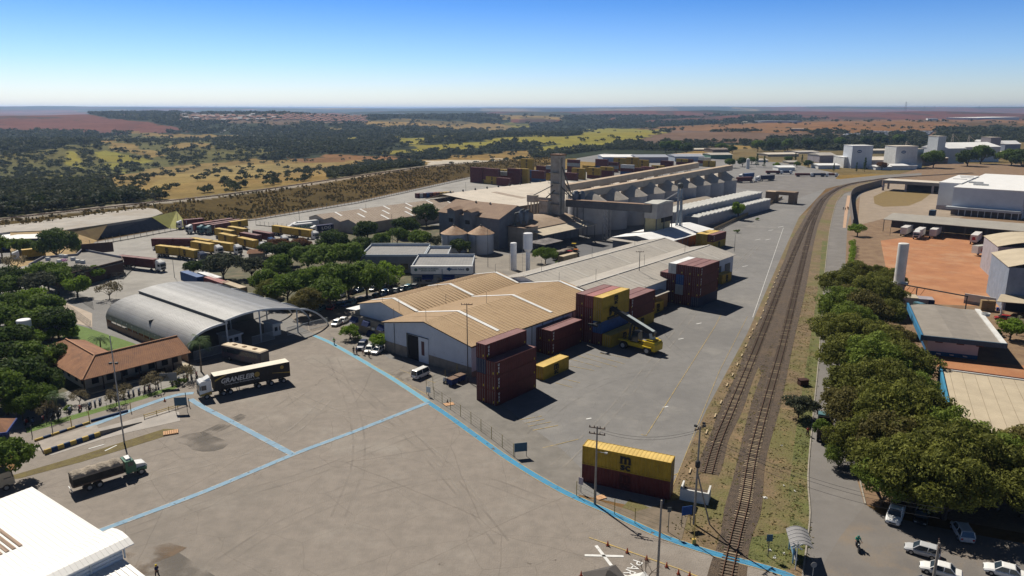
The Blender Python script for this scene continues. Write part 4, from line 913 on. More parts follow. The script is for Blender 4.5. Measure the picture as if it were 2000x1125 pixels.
def gallery(a0,z0,a1,z1,b,label,w=3.2,h=3.0,sup=True):
    t=T('conveyor_gallery',label,'conveyor',ab(a0,b),AZ); L=a1-a0
    B().hex([(-w/2,0,z0),(w/2,0,z0),(w/2,L,z1),(-w/2,L,z1)],[(-w/2,0,z0+h),(w/2,0,z0+h),(w/2,L,z1+h),(-w/2,L,z1+h)]).out('housing',belt,t)
    B().hex([(-w/2-.2,-.2,z0+h),(w/2+.2,-.2,z0+h),(w/2+.2,L,z1+h),(-w/2-.2,L,z1+h)],[(-w/2-.2,-.2,z0+h+.15),(w/2+.2,-.2,z0+h+.15),(w/2+.2,L,z1+h+.15),(-w/2-.2,L,z1+h+.15)]).out('roof',beltr,t)
    if sup:
        y=10.5
        while y<L:
            for dy in (-1.8,0,1.8):
                for sx in (-1,1): B().tube((sx*1.0,y+dy,12.5),(sx*1.0,y+dy,z0+(z1-z0)*y/L),.16,n=6).out('support_leg',metalg,t)
            y+=17.6
    return t
gallery(266,16.0,427,18.3,-184.5,'near conveyor gallery running over the front row of silo cones')
gallery(276,16.2,421,19.2,-203.5,'far conveyor gallery parallel to the front one over the rear silos')
def tower():
    tw=mat('tower_concrete',(.42,.385,.33),(.30,.27,.23),rough=.9,scale=.35,detail=9,mix=[((.14,.12,.10),.3,.52,.68,.6)])
    t=T('elevator_tower','tall stained concrete elevator tower at the head of the silo rows','tower',ab(258.5,-189.5),AZ)
    B().box(-2.3,-2.2,0,2.3,2.2,34.8).out('shaft',tw,t); B().box(-2.6,-2.5,34.8,2.6,2.5,35.4).out('cap',mat('rusty_cap',(.25,.15,.09),(.18,.11,.07)),t)
    many(t,'railing_post',metalg,[(x,y,35.4,x+.1,y+.1,36.6) for x in (-2.5,0,2.4) for y in (-2.4,2.3)])
    b=B(); b.box(-6.2,-5.2,8.2,-1.6,-1.2,15.4); b.out('hopper_house',tw,t)
    many(t,'hopper_leg',belt,[(x,y,0,x+.5,y+.5,8.2) for x in (-6.1,-2.2) for y in (-5.1,-1.8)])
    B().box(-6.4,-5.4,15.4,-1.4,-1.0,15.6).out('hopper_roof',brr,t)
    B().box(-13.5,-4.6,14.2,-9.2,-1.6,17.2).out('side_house',belt,t)
    many(t,'side_house_leg',belt,[(x,y,0,x+.4,y+.4,14.2) for x in (-13.3,-9.8) for y in (-4.4,-2.2)]); B().box(-9.2,-4,14.6,-2.3,-2,16.6).out('bridge',belt,t)
    for i in range(4):
        z=14+i*4.5; B().box(-2.9,-3.1,z,2.9,-2.2,z+.12).out('platform',metalg,t)
        for x in (-2.9,0,2.8): B().box(x,-3.1,z+.1,x+.06,-3.04,z+1.1).out('platform_post',metalg,t)
    for p,q,r in (((1,-1,27),(4.5,8,15),.28),((2,-1,22),(6,7,14),.25),((-1,-2.4,22),(-11,-3.5,17),.2),((0,-2.4,20),(-5,-3.5,15.5),.25),((-2.4,-1,24),(-2.4,10,17),.2)): B().tube(p,q,r).out('spout',metalg,t)
    for x,y in ((5,7),(7.2,8.2),(5.8,5.2)):
        o=B().lathe([(.3,13.0),(1.4,15),(1.4,18.2),(.6,19.4)],(x,y,0),14).out('cyclone',mat('blue_grey_metal',(.12,.15,.19),(.09,.11,.14),rough=.5),t)
        for dx in (-1,1): B().tube((x+dx,y,0),(x+dx*.9,y,14),.12,n=6).out('cyclone_leg',metalg,t)
    for p,q in (((2.3,0,30),(2.9,5,20)),): B().beam(p,q,.4,.4).out('duct',metalg,t)
    b=B(); 
    for z in range(0,34,2): b.box(2.3,-.9,z,2.42,-.3,z+.1)
    b.box(2.3,-.95,0,2.45,-.88,34); b.box(2.3,-.3,0,2.45,-.23,34); b.out('ladder',metalg,t)
tower()
def cross_gallery():
    t=T('conveyor_gallery','dark inclined conveyor gallery from the elevator tower to the loading tower','conveyor',ab(262.5,-187),AZ)
    B().hex([(0,-1.4,12.6),(42,-1.4,13.6),(42,1.4,13.6),(0,1.4,12.6)],[(0,-1.4,15.6),(42,-1.4,16.8),(42,1.4,16.8),(0,1.4,15.6)]).out('housing',mat('dark_belt_housing',(.135,.13,.13),(.10,.098,.10),scale=.3,detail=6),t)
    B().hex([(0,-1.6,15.6),(42,-1.6,16.8),(42,1.6,16.8),(0,1.6,15.6)],[(0,-1.6,15.75),(42,-1.6,16.95),(42,1.6,16.95),(0,1.6,15.75)]).out('roof',brr,t)
    # lattice trestle
    b=B(); x=19.5
    for sx in (0,2.2):
        for sy in (-1.2,1.2): b.beam((x+sx,sy,0),(x+sx,sy,13),.22,.22)
    for z in range(0,12,2):
        for sy in (-1.2,1.2): b.beam((x,sy,z),(x+2.2,sy,z+2),.12,.12); b.beam((x+2.2,sy,z),(x,sy,z+2),.12,.12)
    b.out('trestle',steel,t)
cross_gallery()
def loading_tower():
    gy=mat('grey_cladding',(.36,.345,.33),(.30,.285,.27),scale=.4,detail=6,wave=('Y',.5,.3))
    t=T('loading_tower','grey clad loading tower above stained yellow hopper walls over the white roof','tower',ab(262,-148.2),AZ)
    B().box(0,0,11.2,5.6,13.5,17.0).out('cladding',gy,t); b=B(); b.exty([(-.3,17.0),(13.8,17.0),(13.8,17.3),(6.7,17.9),(-.3,17.3)],-.3,5.9); b.out('roof',mat('pale_roof',(.5,.5,.46),(.4,.4,.37)),t)
    B().box(.3,.3,0,5.0,5,11.1).out('hopper_wall',mat('yellow_stained_wall',(.42,.37,.22),(.33,.28,.16),scale=.4,detail=7),t)
    B().box(.6,5,0,4.8,13.2,9.2).out('hopper_wall',MT['yellow_stained_wall'],t)
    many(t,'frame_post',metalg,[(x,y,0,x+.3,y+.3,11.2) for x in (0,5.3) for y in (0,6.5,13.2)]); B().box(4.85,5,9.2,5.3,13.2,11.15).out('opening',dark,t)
    t=T('bucket_elevator','slender blue grey bucket elevator leg with a slanting pipe beside the loading tower','elevator',ab(281,-142.5),AZ)
    bl=mat('pale_blue_steel',(.28,.34,.40),(.22,.27,.32),rough=.5)
    for x in (-.7,.7): B().box(x-.35,-.4,0,x+.35,.4,22).out('leg_casing',bl,t)
    B().lathe([(.9,22),(1.2,22.6),(1.2,23.9),(.5,24.3)],n=12).out('head',metalg,t)
    B().tube((-.8,0,20.5),(-14,5,13.2),.2).out('slanting_pipe',steel,t); B().tube((0,-1,20),(0,-2.6,5),.22).out('down_pipe',steel,t); B().tube((1,0,20),(2.4,-1.5,6),.2).out('down_pipe',steel,t)
    many(t,'platform',metalg,[(-1.6,-1.3,18+.0,1.6,1.3,18.1)])
loading_tower()
whr=mat('white_new_roof',(.75,.75,.74),(.66,.66,.65),scale=.3,detail=6)
def box_gable(name,label,cat,a,b,w,l,ze,zr,wallm,roofm,ribm=None,along='A',group=None,over=.5,ribsp=1.5,loc=None,rz=AZ):
    """gable building, local x width w, y length l, ridge along y"""
    t=T(name,label,cat,loc or ab(a,b),rz,group); o=B(); gable_walls(o,0,w,0,l,ze,zr-.05); o.out('wall',wallm,t)
    r=B(); gable_roof(r,0,w,0,l,ze,zr,over=over); ro=r.out('roof',roofm,t)
    if ribm: k=B(); ribs(k,0,w,.3,l,ze,zr,ribsp,w=.12,h=.05,off=.12); k.out('roof_rib',ribm,ro)
    return t
t=box_gable('loading_shed','white roofed loading shed with orange side walls under the loading tower','shed',247,-153.5,22,44,4.6,6.4,greyc,whr)
many(t,'side_panel',mat('orange_brown_panel',(.30,.12,.06),(.22,.09,.05),scale=.5,detail=6),[(21.97,3+k*4.6,.3,22.06,7+k*4.6,4.5) for k in range(8)]); B().box(7,-.06,0,17,.02,3.9).out('opening',dark,t)
B().hex([(-.6,-2.5,3.9),(22.6,-2.5,3.9),(22.6,.0,4.5),(-.6,.0,4.5)],[(-.6,-2.5,4.0),(22.6,-2.5,4.0),(22.6,.0,4.6),(-.6,.0,4.6)]).out('front_canopy',gfc,t)
slv=mat('silver_cladding',(.33,.34,.36),(.27,.28,.30),rough=.5,metal=.2,scale=.3,wave=('Y',1.2,.4),mix=[((.2,.2,.21),.25,.5,.7,.5)])
def saw(a0,a1,b0,w,h,label,n,h2=None,top=(.55,.55,.52)):
    t=T('warehouse',label,'warehouse',ab(a0,b0),AZ); L=a1-a0; st=L/n
    B().box(0,0,0,w,L,h).out('wall',slv,t); m1=mat('stepped_roof',top,tuple(x*.8 for x in top),rough=.5,scale=.4,detail=6)
    b=B()
    for i in range(n): b.hex([(-.3,i*st,h+.01),(w+.3,i*st,h+.01),(w+.3,(i+1)*st,h+.01),(-.3,(i+1)*st,h+.01)],[(-.3,i*st,h+.15),(w+.3,i*st,h+.15),(w+.3,(i+1)*st-.05,h+.75),(-.3,(i+1)*st-.05,h+.75)])
    b.out('roof',m1,t); return t
saw(304,408,-165,8.5,8.2,'long silver warehouse with a bright stepped roof behind the lower one',22)
saw(315,404,-156.4,6.5,5.2,'low silver clad warehouse with stepped roof between the yard fence and the taller one',20,top=(.45,.45,.44))
box_gable('shed','brown and grey roofed open shed between the silos and the silver warehouses','shed',318,-178,17,46,7.5,9.2,greyc,mat('patched_brown_roof',(.30,.235,.17),(.25,.24,.22),scale=.06,detail=2),None)
def round_hall():
    t=T('curved_roof_hall','hall with a curved brown roof and pale lean-to roof in front of the tower','building',ab(223,-205),AZ)
    pr=[(0,7.2),(7,9.2),(13,9.8),(19,9.2),(25,7.4)]; L=40
    r=B(); p=arc(pr,4)
    for i in range(len(p)-1): r.hex([(p[i][0],0,p[i][1]-.2),(p[i+1][0],0,p[i+1][1]-.2),(p[i+1][0],L,p[i+1][1]-.2),(p[i][0],L,p[i][1]-.2)],[(p[i][0],0,p[i][1]),(p[i+1][0],0,p[i+1][1]),(p[i+1][0],L,p[i+1][1]),(p[i][0],L,p[i][1])])
    r.out('roof',mat('curved_brown_roof',(.33,.25,.18),(.27,.2,.14),scale=.4,detail=7,mix=[((.5,.43,.34),.06,.5,.56,.7)]),t)
    B().box(.6,.4,0,24.4,L-.4,7.0).out('wall',greyc,t)
    B().hex([(25,4,6.9),(32,4,5.6),(32,L+2,5.6),(25,L+2,6.9)],[(25,4,7.05),(32,4,5.75),(32,L+2,5.75),(25,L+2,7.05)]).out('lean_to_roof',mat('cream_sheet_roof',(.52,.45,.34),(.44,.38,.29),scale=.3),t)
    many(t,'lean_to_post',metalg,[(31.5,y,0,31.7,y+.2,5.6) for y in np.arange(5,L+2,6)])
    t=T('filter_house','stained concrete filter house with blue cyclones and ducts on its roof','building',ab(222,-187),AZ)
    B().box(0,0,0,8.5,8.5,8.6).out('wall',mat('stained_concrete',(.30,.26,.21),(.23,.2,.16),scale=.4,detail=7),t); B().box(-.4,-.4,8.6,8.9,8.9,8.8).out('roof',brr,t)
    for x,y in ((4.2,3),(6.0,4.2)):
        B().lathe([(.3,9.8),(1.0,11.5),(1.0,14.2),(.4,15.2)],(x,y,0),14).out('cyclone',MT['blue_grey_metal'],t)
        b=B(); b.tube((x,y,15),(x+.8,y+1,15.4),.45); b.out('duct_elbow',metalg,t)
    b=B(); b.tube((1.6,2.5,8.8),(1.6,2.5,13.6),.45); b.tube((1.6,2.5,13.6),(3.5,3,14.2),.4); b.tube((1.6,2.5,9.4),(-2.4,1.5,8.2),.35); b.out('duct',metalg,t)
    t=T('canopy_shed','small mottled grey hip canopy beside the filter house','shed',ab(218,-174.5),AZ)
    B().hex([(0,0,4.2),(9,0,4.2),(9,12,4.2),(0,12,4.2)],[(4,3,5.2),(5,3,5.2),(5,9,5.2),(4,9,5.2)]).out('roof',mat('mottled_roof',(.25,.23,.22),(.12,.11,.11),scale=.4,detail=3),t)
    many(t,'post',metalg,[(x,y,0,x+.2,y+.2,4.2) for x in (.6,8.2) for y in (.6,11.2)])
round_hall()
# ribbed light roof halls further back
strp=mat('mottled_brown_roof',(.34,.28,.22),(.27,.215,.17),scale=.25,detail=8); lgt=mat('light_cement_roof',(.56,.50,.42),(.48,.43,.36),scale=.15,detail=8,mix=[((.36,.3,.25),.1,.55,.7,.5)])
def multi_bay(a0,b0,w,n,l,ze,zr,label,roofm,wallm,sky=True):
    t=T('warehouse',label,'warehouse',ab(a0,b0),AZ)
    for i in range(n):
        o=B(); gable_walls(o,i*w,(i+1)*w-.03,0,l,ze,zr-.05); o.out('wall',wallm,t); r=B(); gable_roof(r,i*w,(i+1)*w-.06,-.3,l,ze,zr,over=.02); ro=r.out('roof',roofm,t)
        k=B(); ribs(k,i*w,(i+1)*w-.06,0,l,ze,zr,1.6,w=.12,h=.04,off=.12,over=0); k.out('roof_rib',brl,ro)
        if sky:
            for yy in np.arange(10+i*4,l-2,15.0):
                k=B(); ribs(k,i*w+.5,(i+1)*w-.5,yy,yy+.5,ze+.15,zr,5,w=1.1,h=.04,off=.17,over=0,sides=(1,)); k.out('skylight',skyl,ro)
    return t
multi_bay(203,-294,12,3,118,4.6,6.2,'long low warehouse with brown ribbed double roof and white skylights behind the gardens',strp,mat('beige_end_wall',(.36,.32,.27),(.3,.26,.22),scale=.4))
t=T('warehouse','wide warehouse with a pale cement roof and a row of small ridge vents','warehouse',ab(282,-262),AZ)
b=B(); b.hex([(-36,46,9),(0,0,9.0),(0,0,8.9),(-36,46,8.9)],[(-36,46,9.01),(0,0,9.01),(0,0,9.02),(-36,46,9.02)]) if 0 else None
w=B(); w.box(-32,0,0,24,100,5.6); w.out('wall',mat('dark_side_wall',(.15,.12,.10),(.11,.09,.08)),t)
r=B(); gable_roof(r,-34,25,-2,104,5.8,9.6,over=.5,xr=-20); ro=r.out('roof',lgt,t)
for k in range(10): B().lathe([(.5,9.5),(.5,10.4),(.1,10.9)],(-20,4+k*10,0),8).out('ridge_vent',metalg,t)
for yy in (26,): B().hex([(-10,yy,8.72),(12,yy,6.85),(12,yy+5,6.85),(-10,yy+5,8.72)],[(-10,yy,8.92),(12,yy,7.05),(12,yy+5,7.05),(-10,yy+5,8.92)]).out('brown_patch',strp,ro)
t=box_gable('warehouse','pale roofed hall seen between the two conveyor galleries','warehouse',395,-262,34,60,6.5,8.8,wht,lgt)
round_silo(304,-222,8.6,9.5,2.2,'short white walled tank partly hidden behind the elevator tower',wht,lgt,'tank')
# fiscal office
def office():
    lg=mat('grey_flat_roof',(.25,.245,.24),(.2,.2,.2),scale=.3,detail=7,wave=('X',1.0,.15)); bt=mat('blue_frame_paint',(.02,.09,.20),(.02,.07,.16)); gw=mat('office_grey_wall',(.25,.25,.26),(.2,.2,.21))
    t=T('office_building','flat roofed grey office with lettered white fascia and blue awnings','building',g(805,556).to_tuple()[:2]+(0,),0)
    L=19.2
    def flat(x0,y0,x1,y1,h,mroof=lg,par=.7):
        B().box(x0,y0,0,x1,y1,h-.5).out('wall',gw,t); B().box(x0+.3,y0+.3,h-.5,x1-.3,y1-.3,h-.35).out('roof',mroof,t)
        p=B(); p.box(x0,y0,h-.5,x1,y0+.25,h+par*0.2); p.box(x0,y1-.25,h-.5,x1,y1,h+par); p.box(x0,y0+.25,h-.5,x0+.25,y1-.25,h+par*.4); p.box(x1-.25,y0+.25,h-.5,x1,y1-.25,h+par*.4); p.out('parapet',pale,t)
    flat(0,0.5,L,17,6.0); flat(2.2,17.05,10,32,6.0); flat(-19.5,17.2,2.1,36,6.2)
    B().box(-.2,-.6,3.6,L+.2,.45,6.15).out('fascia',wht,t)
    for x in (-.2,9.6,L): B().box(x,-.75,0,x+.18,-.62,3.9 if x!=9.6 else 5.2).out('frame_post',bt,t)
    B().box(-.2,-.75,3.35,L+.2,-.62,3.5).out('frame_beam',bt,t); B().box(-.2,-.75,2.6,L+.2,-.64,2.7).out('frame_beam',bt,t)
    for x in (3.2,9.9): B().hex([(x,-1.2,1.9),(x+3.6,-1.2,1.9),(x+3.6,.49,2.2),(x,.49,2.2)],[(x,-1.1,2.1),(x+3.6,-1.1,2.1),(x+3.6,.49,3.1),(x,.49,3.1)]).out('awning',mat('blue_awning',(.01,.03,.16),(.01,.02,.12)),t)
    dk=mat('sign_dark_green',(.02,.09,.08),(.02,.07,.06)); db=mat('sign_dark_blue',(.02,.07,.16),(.015,.06,.13)); rr=(R(90),0,0)
    text('SECRETARIA DA FAZENDA',.62,dk,t,(5.4,-.62,5.25),rr,width=6.4,bold=.02); text('ESTADO DE GOIAS',.55,dk,t,(5.4,-.62,4.65),rr,width=4.6,bold=.02); text('Receita Federal',.75,db,t,(14.6,-.62,5.1),rr,width=4.0,bold=.02)
    b=B(); b.hex([(11.0,-.66,5.2),(12.0,-.66,4.5),(12.7,-.66,5.2),(11.9,-.66,5.8)],[(11.0,-.6,5.2),(12.0,-.6,4.5),(12.7,-.6,5.2),(11.9,-.6,5.8)]); b.out('emblem',db,t)
    b=B(); b.tube((1.4,-.66,5.0),(1.4,-.6,5.0),.55,n=6); b.out('emblem',dk,t); b=B(); b.tube((17.7,-.66,5.1),(17.7,-.6,5.1),.55,n=20); b.out('emblem',metalg,t)
    many(t,'window',glass,[(x,-.0+.44,.9,x+2.2,.49,2.3) for x in (.8,4.2,8.0,14,16.6)]+[(-18+k*4,17.1,1.2,-15.6+k*4,17.18,3.2) for k in range(5)])
office()
def water_tower(px,py,top,r,rst,hneck,label,name='water_tower',ladder=True,cat='water tower',base=None):
    q=g(px,py); h=hgt(px,py,top); t=T(name,label,cat,q)
    wp=mat('white_tank_paint',(.72,.72,.72),(.64,.64,.65),rough=.5,scale=.3,mix=[((.45,.42,.38),.5,.6,.75,.4)])
    if rst: 
        o=B().lathe([(rst,0),(rst,hneck-1.2),(r,hneck),(r,h-.1),(r-.15,h)],n=32).out('tank',wp,t)
    else: o=B().lathe([(r,0),(r,h-.12),(r-.15,h)],n=32).out('tank',wp,t)
    smooth_by_angle(o.data,30)
    if ladder:
        b=B(); rr=max(r,.1)+.35
        for x in (-.25,.25): b.tube((-rr,x,0),(-rr,x,h+.6),.04,n=5)
        for z in np.arange(.4,h,.5): b.tube((-rr,-.25,z),(-rr,.25,z),.025,n=4)
        for z in np.arange(2.5,h,1.2): b.tube((-rr,0,z),(-(rst or r),0,z),.03,n=4)
        b.out('ladder',steel,t)
    return t
water_tower(1031,532,455,1.55,.75,8.2,'white goblet shaped water tower, taller of the two beside the office')
water_tower(1003,527,474,1.1,0,0,'slim white cylindrical water tank, shorter of the two beside the office',cat='water tank',name='water_tank')
t=water_tower(54,676,624,1.5,0,0,'white cylindrical water tank among the trees left of the arched hall',ladder=False,cat='water tank',name='water_tank')
# ================= trees =================
bark=mat('tree_bark',(.11,.08,.055),(.07,.05,.035),scale=2,detail=5)
def leafmat(name,c1,c2,hue=.5):
    m=bpy.data.materials.new(name); m.use_nodes=True; n=m.node_tree; b=n.nodes['Principled BSDF']; b.inputs['Roughness'].default_value=.75; b.inputs['Specular IOR Level'].default_value=.15
    a=n.nodes.new('ShaderNodeAttribute'); a.attribute_name='tint'; mx=n.nodes.new('ShaderNodeMixRGB'); mx.inputs[1].default_value=(*c1,1); mx.inputs[2].default_value=(*c2,1)
    oi=n.nodes.new('ShaderNodeObjectInfo'); ad=n.nodes.new('ShaderNodeMath'); ad.operation='MULTIPLY_ADD'; ad.inputs[1].default_value=.35; n.links.new(oi.outputs['Random'],ad.inputs[0])
    n.links.new(a.outputs['Fac'],ad.inputs[2]); sb=n.nodes.new('ShaderNodeMath'); sb.operation='SUBTRACT'; sb.inputs[1].default_value=.17; sb.use_clamp=True; n.links.new(ad.outputs[0],sb.inputs[0]); n.links.new(sb.outputs[0],mx.inputs[0]); n.links.new(mx.outputs[0],b.inputs['Base Color'])
    tr=n.nodes.new('ShaderNodeBsdfTranslucent'); n.links.new(mx.outputs[0],tr.inputs[0]); ms=n.nodes.new('ShaderNodeMixShader'); ms.inputs[0].default_value=.36
    n.links.new(b.outputs[0],ms.inputs[1]); n.links.new(tr.outputs[0],ms.inputs[2]); n.links.new(ms.outputs[0],n.nodes['Material Output'].inputs[0]); return m
def leaf_mesh(name,cl,nper,leaf,m,seed=0,up=.35,flat=.75,elong=1.6):
    """cl: clumps (x,y,z,r); small two-triangle leaves over each clump's shell"""
    rs=np.random.RandomState(seed); V=[];Tn=[]
    for (x,y,z,r) in cl:
        n=max(6,int(nper*r*r)); d=rs.normal(size=(n,3)); d[:,2]=d[:,2]*.8+up*.4; d/=np.linalg.norm(d,axis=1)[:,None]
        rad=r*(rs.uniform(.55,1.08,n)**.6)[:,None]; c=np.array([x,y,z])+d*rad*np.array([1,1,flat])
        nr=d+rs.normal(size=(n,3))*.45; nr/=np.linalg.norm(nr,axis=1)[:,None]
        t=np.cross(nr,rs.normal(size=(n,3))); t/=np.linalg.norm(t,axis=1)[:,None]; bt=np.cross(nr,t); s=leaf*rs.uniform(.6,1.35,n)[:,None]
        V.append(np.stack([c-t*s*elong*.5,c-bt*s*.42,c+t*s*elong*.5,c+bt*s*.42],1)); ti=rs.uniform(.25,.75)+rs.uniform(-.2,.2,n); Tn.append(ti)
    V=np.concatenate(V); Tn=np.concatenate(Tn); n=len(V); me=bpy.data.meshes.new(name)
    me.vertices.add(n*4); me.vertices.foreach_set('co',V.reshape(-1).astype(np.float32)); me.loops.add(n*4); me.loops.foreach_set('vertex_index',np.arange(n*4,dtype=np.int32)); me.polygons.add(n); me.polygons.foreach_set('loop_start',(np.arange(n)*4).astype(np.int32)); me.update(calc_edges=True)
    at=me.attributes.new('tint','FLOAT','FACE'); at.data.foreach_set('value',np.clip(Tn,0,1).astype(np.float32)); me.materials.append(m); return me
def crown_clumps(R_,hh,base,n,seed,rc=(.24,.42),shape='round'):
    rs=np.random.RandomState(seed); o=[]
    for i in range(n):
        th=rs.uniform(0,2*math.pi); u=rs.uniform(0,1)**.5
        if shape=='flat': z=base+hh*rs.uniform(.45,1)*(1-.35*u*u); rr=u*R_
        elif shape=='cone': z0=rs.uniform(0,1); z=base+hh*z0; rr=R_*(1-z0)*rs.uniform(.3,1)
        else:
            ph=math.acos(rs.uniform(-.75,1)); q=rs.uniform(.55,.86); rr=R_*math.sin(ph)*q; z=base+hh*.5+hh*.5*math.cos(ph)*q
        jx=1+.25*math.sin(th*2+seed); o.append((rr*math.cos(th)*jx,rr*math.sin(th)/jx**.5,z,R_*rs.uniform(*rc)))
    return o
def trunk_mesh(cl,base,r0,seed,H_=None,lean=.2):
    rs=np.random.RandomState(seed+5); b=B(); fork=base*rs.uniform(.5,.8); top=Vector((rs.uniform(-lean,lean),rs.uniform(-lean,lean),fork)); b.tube((0,0,-.1),top,r0,r0*.75,8)
    idx=rs.permutation(len(cl))[:7]
    for i in idx:
        c=Vector(cl[i][:3]); mid=top.lerp(c,.5)+Vector((0,0,.3)); b.tube(top,mid,r0*.5,r0*.32,6); b.tube(mid,c,r0*.32,r0*.1,5)
    return b.mesh('trunk',bark)
TP={}
def tree_proto(key,R_,hh,base,n,nper,leaf,m,seed,shape='round',r0=.28,rc=(.24,.42),name='tree'):
    cl=crown_clumps(R_,hh,base,n,seed,rc,shape); cm=leaf_mesh('crown',cl,nper,leaf,m,seed); tm=trunk_mesh(cl,base,r0,seed); TP[key]=(name,cm,tm)
lm_dark=leafmat('foliage_dark',(.035,.062,.016),(.09,.135,.032)); lm_mid=leafmat('foliage_mid',(.065,.11,.018),(.16,.23,.035)); lm_olive=leafmat('foliage_olive',(.085,.095,.021),(.215,.225,.045)); lm_bright=leafmat('foliage_bright',(.10,.17,.016),(.22,.32,.035)); lm_dry=leafmat('foliage_dry',(.12,.10,.06),(.20,.17,.10)); lm_pink=leafmat('blossom_pink',(.28,.09,.26),(.42,.20,.40)); lm_rust=leafmat('foliage_rust',(.12,.06,.03),(.19,.10,.045)); lm_grey=leafmat('foliage_grey_green',(.045,.055,.035),(.11,.12,.07))
tree_proto('big_olive1',5.2,7.2,1.2,150,120,.24,lm_olive,1,r0=.34,rc=(.10,.22)); tree_proto('big_olive2',5.5,6.8,1.2,160,120,.24,lm_olive,2,r0=.34,rc=(.10,.22)); tree_proto('big_olive3',4.8,7.4,1.4,140,120,.24,lm_olive,3,r0=.3,rc=(.10,.22)); tree_proto('big_olive4',5.0,6.4,1.2,84,100,.26,leafmat('foliage_brown_olive',(.095,.085,.026),(.21,.185,.058)),4,r0=.3,rc=(.13,.27)); tree_proto('big_olive5',5.2,7.4,1.2,90,100,.25,leafmat('foliage_fresh_olive',(.085,.12,.02),(.20,.26,.045)),5,r0=.3,rc=(.13,.27))
tree_proto('mid1',4.6,5.0,2.4,34,60,.42,lm_mid,11); tree_proto('mid2',4.2,5.4,2.2,32,60,.42,lm_mid,12); tree_proto('mid3',5.0,4.6,2.4,38,60,.42,lm_mid,13,'flat')
tree_proto('dark1',4.6,6.4,1.4,36,60,.42,lm_dark,21); tree_proto('dark2',4.2,5.2,2.0,32,60,.42,lm_dark,22)
tree_proto('bright1',4.0,4.6,2.0,30,60,.42,lm_bright,31); tree_proto('bright2',3.4,3.8,1.6,24,60,.40,lm_bright,32,'flat')
tree_proto('dry1',3.6,3.4,1.6,22,26,.34,lm_dry,41,'flat',r0=.16); tree_proto('pink1',3.4,3.0,2.4,24,50,.36,lm_pink,42,'flat'); tree_proto('rust1',4.4,4.2,2.0,32,60,.42,lm_rust,43); tree_proto('grey1',4.4,4.4,1.8,34,48,.42,lm_grey,44,'flat')
tree_proto('bush',1.6,1.5,.25,14,90,.3,lm_mid,51,r0=.08); tree_proto('bush_b',1.6,1.5,.25,14,90,.3,lm_bright,52,r0=.08)
tree_proto('pine1',2.2,11,1.5,46,50,.42,lm_dark,61,'cone',r0=.2,rc=(.22,.36))
def mk(key,loc,s,label,group=None,rz=None,name='tree',cat='tree',sz=None):
    nm,cm,tm=TP[key]; t=T(name,label,cat,loc,rnd(0,6.28) if rz is None else rz,group); t.scale=(s,s,s if sz is None else sz)
    for n,me in (('crown',cm),('trunk',tm)):
        o=bpy.data.objects.new(n,me); COL.objects.link(o); o.parent=t
    return t
NRM=dict(big_olive=11,mid=10.5,dark=10,bright=9)
# --- tree mass right of the road (canopy position in photo px, crown top px) : rows of olive trees
KN={'b':'olive green','m':'mid green','d':'dark green','r':'bright green','y':'dry leafed','p':'pink blossoming','u':'rusty leafed','g':'grey green','k':'round'}
KK={'b':['big_olive1','big_olive5','big_olive2','big_olive4','big_olive3'],'m':['mid1','mid2','mid3'],'d':['dark1','dark2'],'r':['bright1','bright2'],'y':['dry1'],'p':['pink1'],'u':['rust1'],'g':['grey1']}
KH={'big_olive1':8.4,'big_olive2':8.0,'big_olive3':8.8,'big_olive4':7.6,'big_olive5':8.6,'mid1':7.6,'mid2':7.7,'mid3':7.2,'dark1':8,'dark2':7.4,'bright1':6.8,'bright2':5.6,'dry1':5.2,'pink1':5.6,'rust1':6.4,'grey1':6.4,'pine1':12.7}
def at_crown(k,px,py,s,zc=.62,i=0):
    """tree whose crown centre shows at px,py"""
    key=KK[k][i%len(KK[k])]; z=KH[key]*s*zc; p=g(px,py,z); return key,Vector((p.x,p.y,0))
right=[(1668,528,.8),(1718,530,.7),(1662,575,.9),(1722,580,.95),(1668,625,.9),(1650,545,1.0),(1700,555,.95),(1745,540,.7),(1640,592,1.05),(1690,600,1.05),(1735,605,.9),(1652,640,1.05),(1700,650,1.1),(1748,650,.95),(1665,690,1.0),(1712,700,1.1),(1760,700,1.0),(1672,742,1.0),(1722,752,1.1),(1775,750,.95),(1668,792,.95),(1728,800,1.1),(1785,800,1.0),(1690,845,.8),(1745,855,1.1),(1800,850,1.0),(1850,850,.8),(1760,905,1.05),(1820,900,1.1),(1880,885,1.0),(1940,880,1.0),(1995,890,.9),(1790,935,.8),(1850,930,.9),(1910,925,.9),(1965,930,.9),(2020,930,.9),(1730,925,.65),(2060,880,.9)]
for i,(x,y,s) in enumerate(right):
    x+=rnd(-7,7); y+=rnd(-6,6); s*=rnd(1.1,1.34); key,p=at_crown('b',x,y,s,.62,(i*7)%11)
    tag(mk(key,p,s,None,sz=s*rnd(.85,1.1)),f'olive green tree in the mass beside the east road, {ORD[i] if i<30 else "outermost"} from far','tree','olive trees along the east road')
for j,o in enumerate([o for o in COL.objects if o.get('group')=='olive trees along the east road' and 'outermost' in o['label']]):
    o['label']=f'olive green tree at the near edge of the mass, {ORD[j]} from far'
key,p=at_crown('g',1562,792,.62); mk('grey1',p,.62,'lone grey green tree leaning over the grass strip by the road')
key,p=at_crown('b',1640,884,.5,.6,1); mk(key,p,.5,'small low olive tree reaching over the road edge','olive trees along the east road')
key,p=at_crown('m',1606,835,.45,.6,1); mk(key,p,.45,'small green tree overhanging the dark truck on the road')
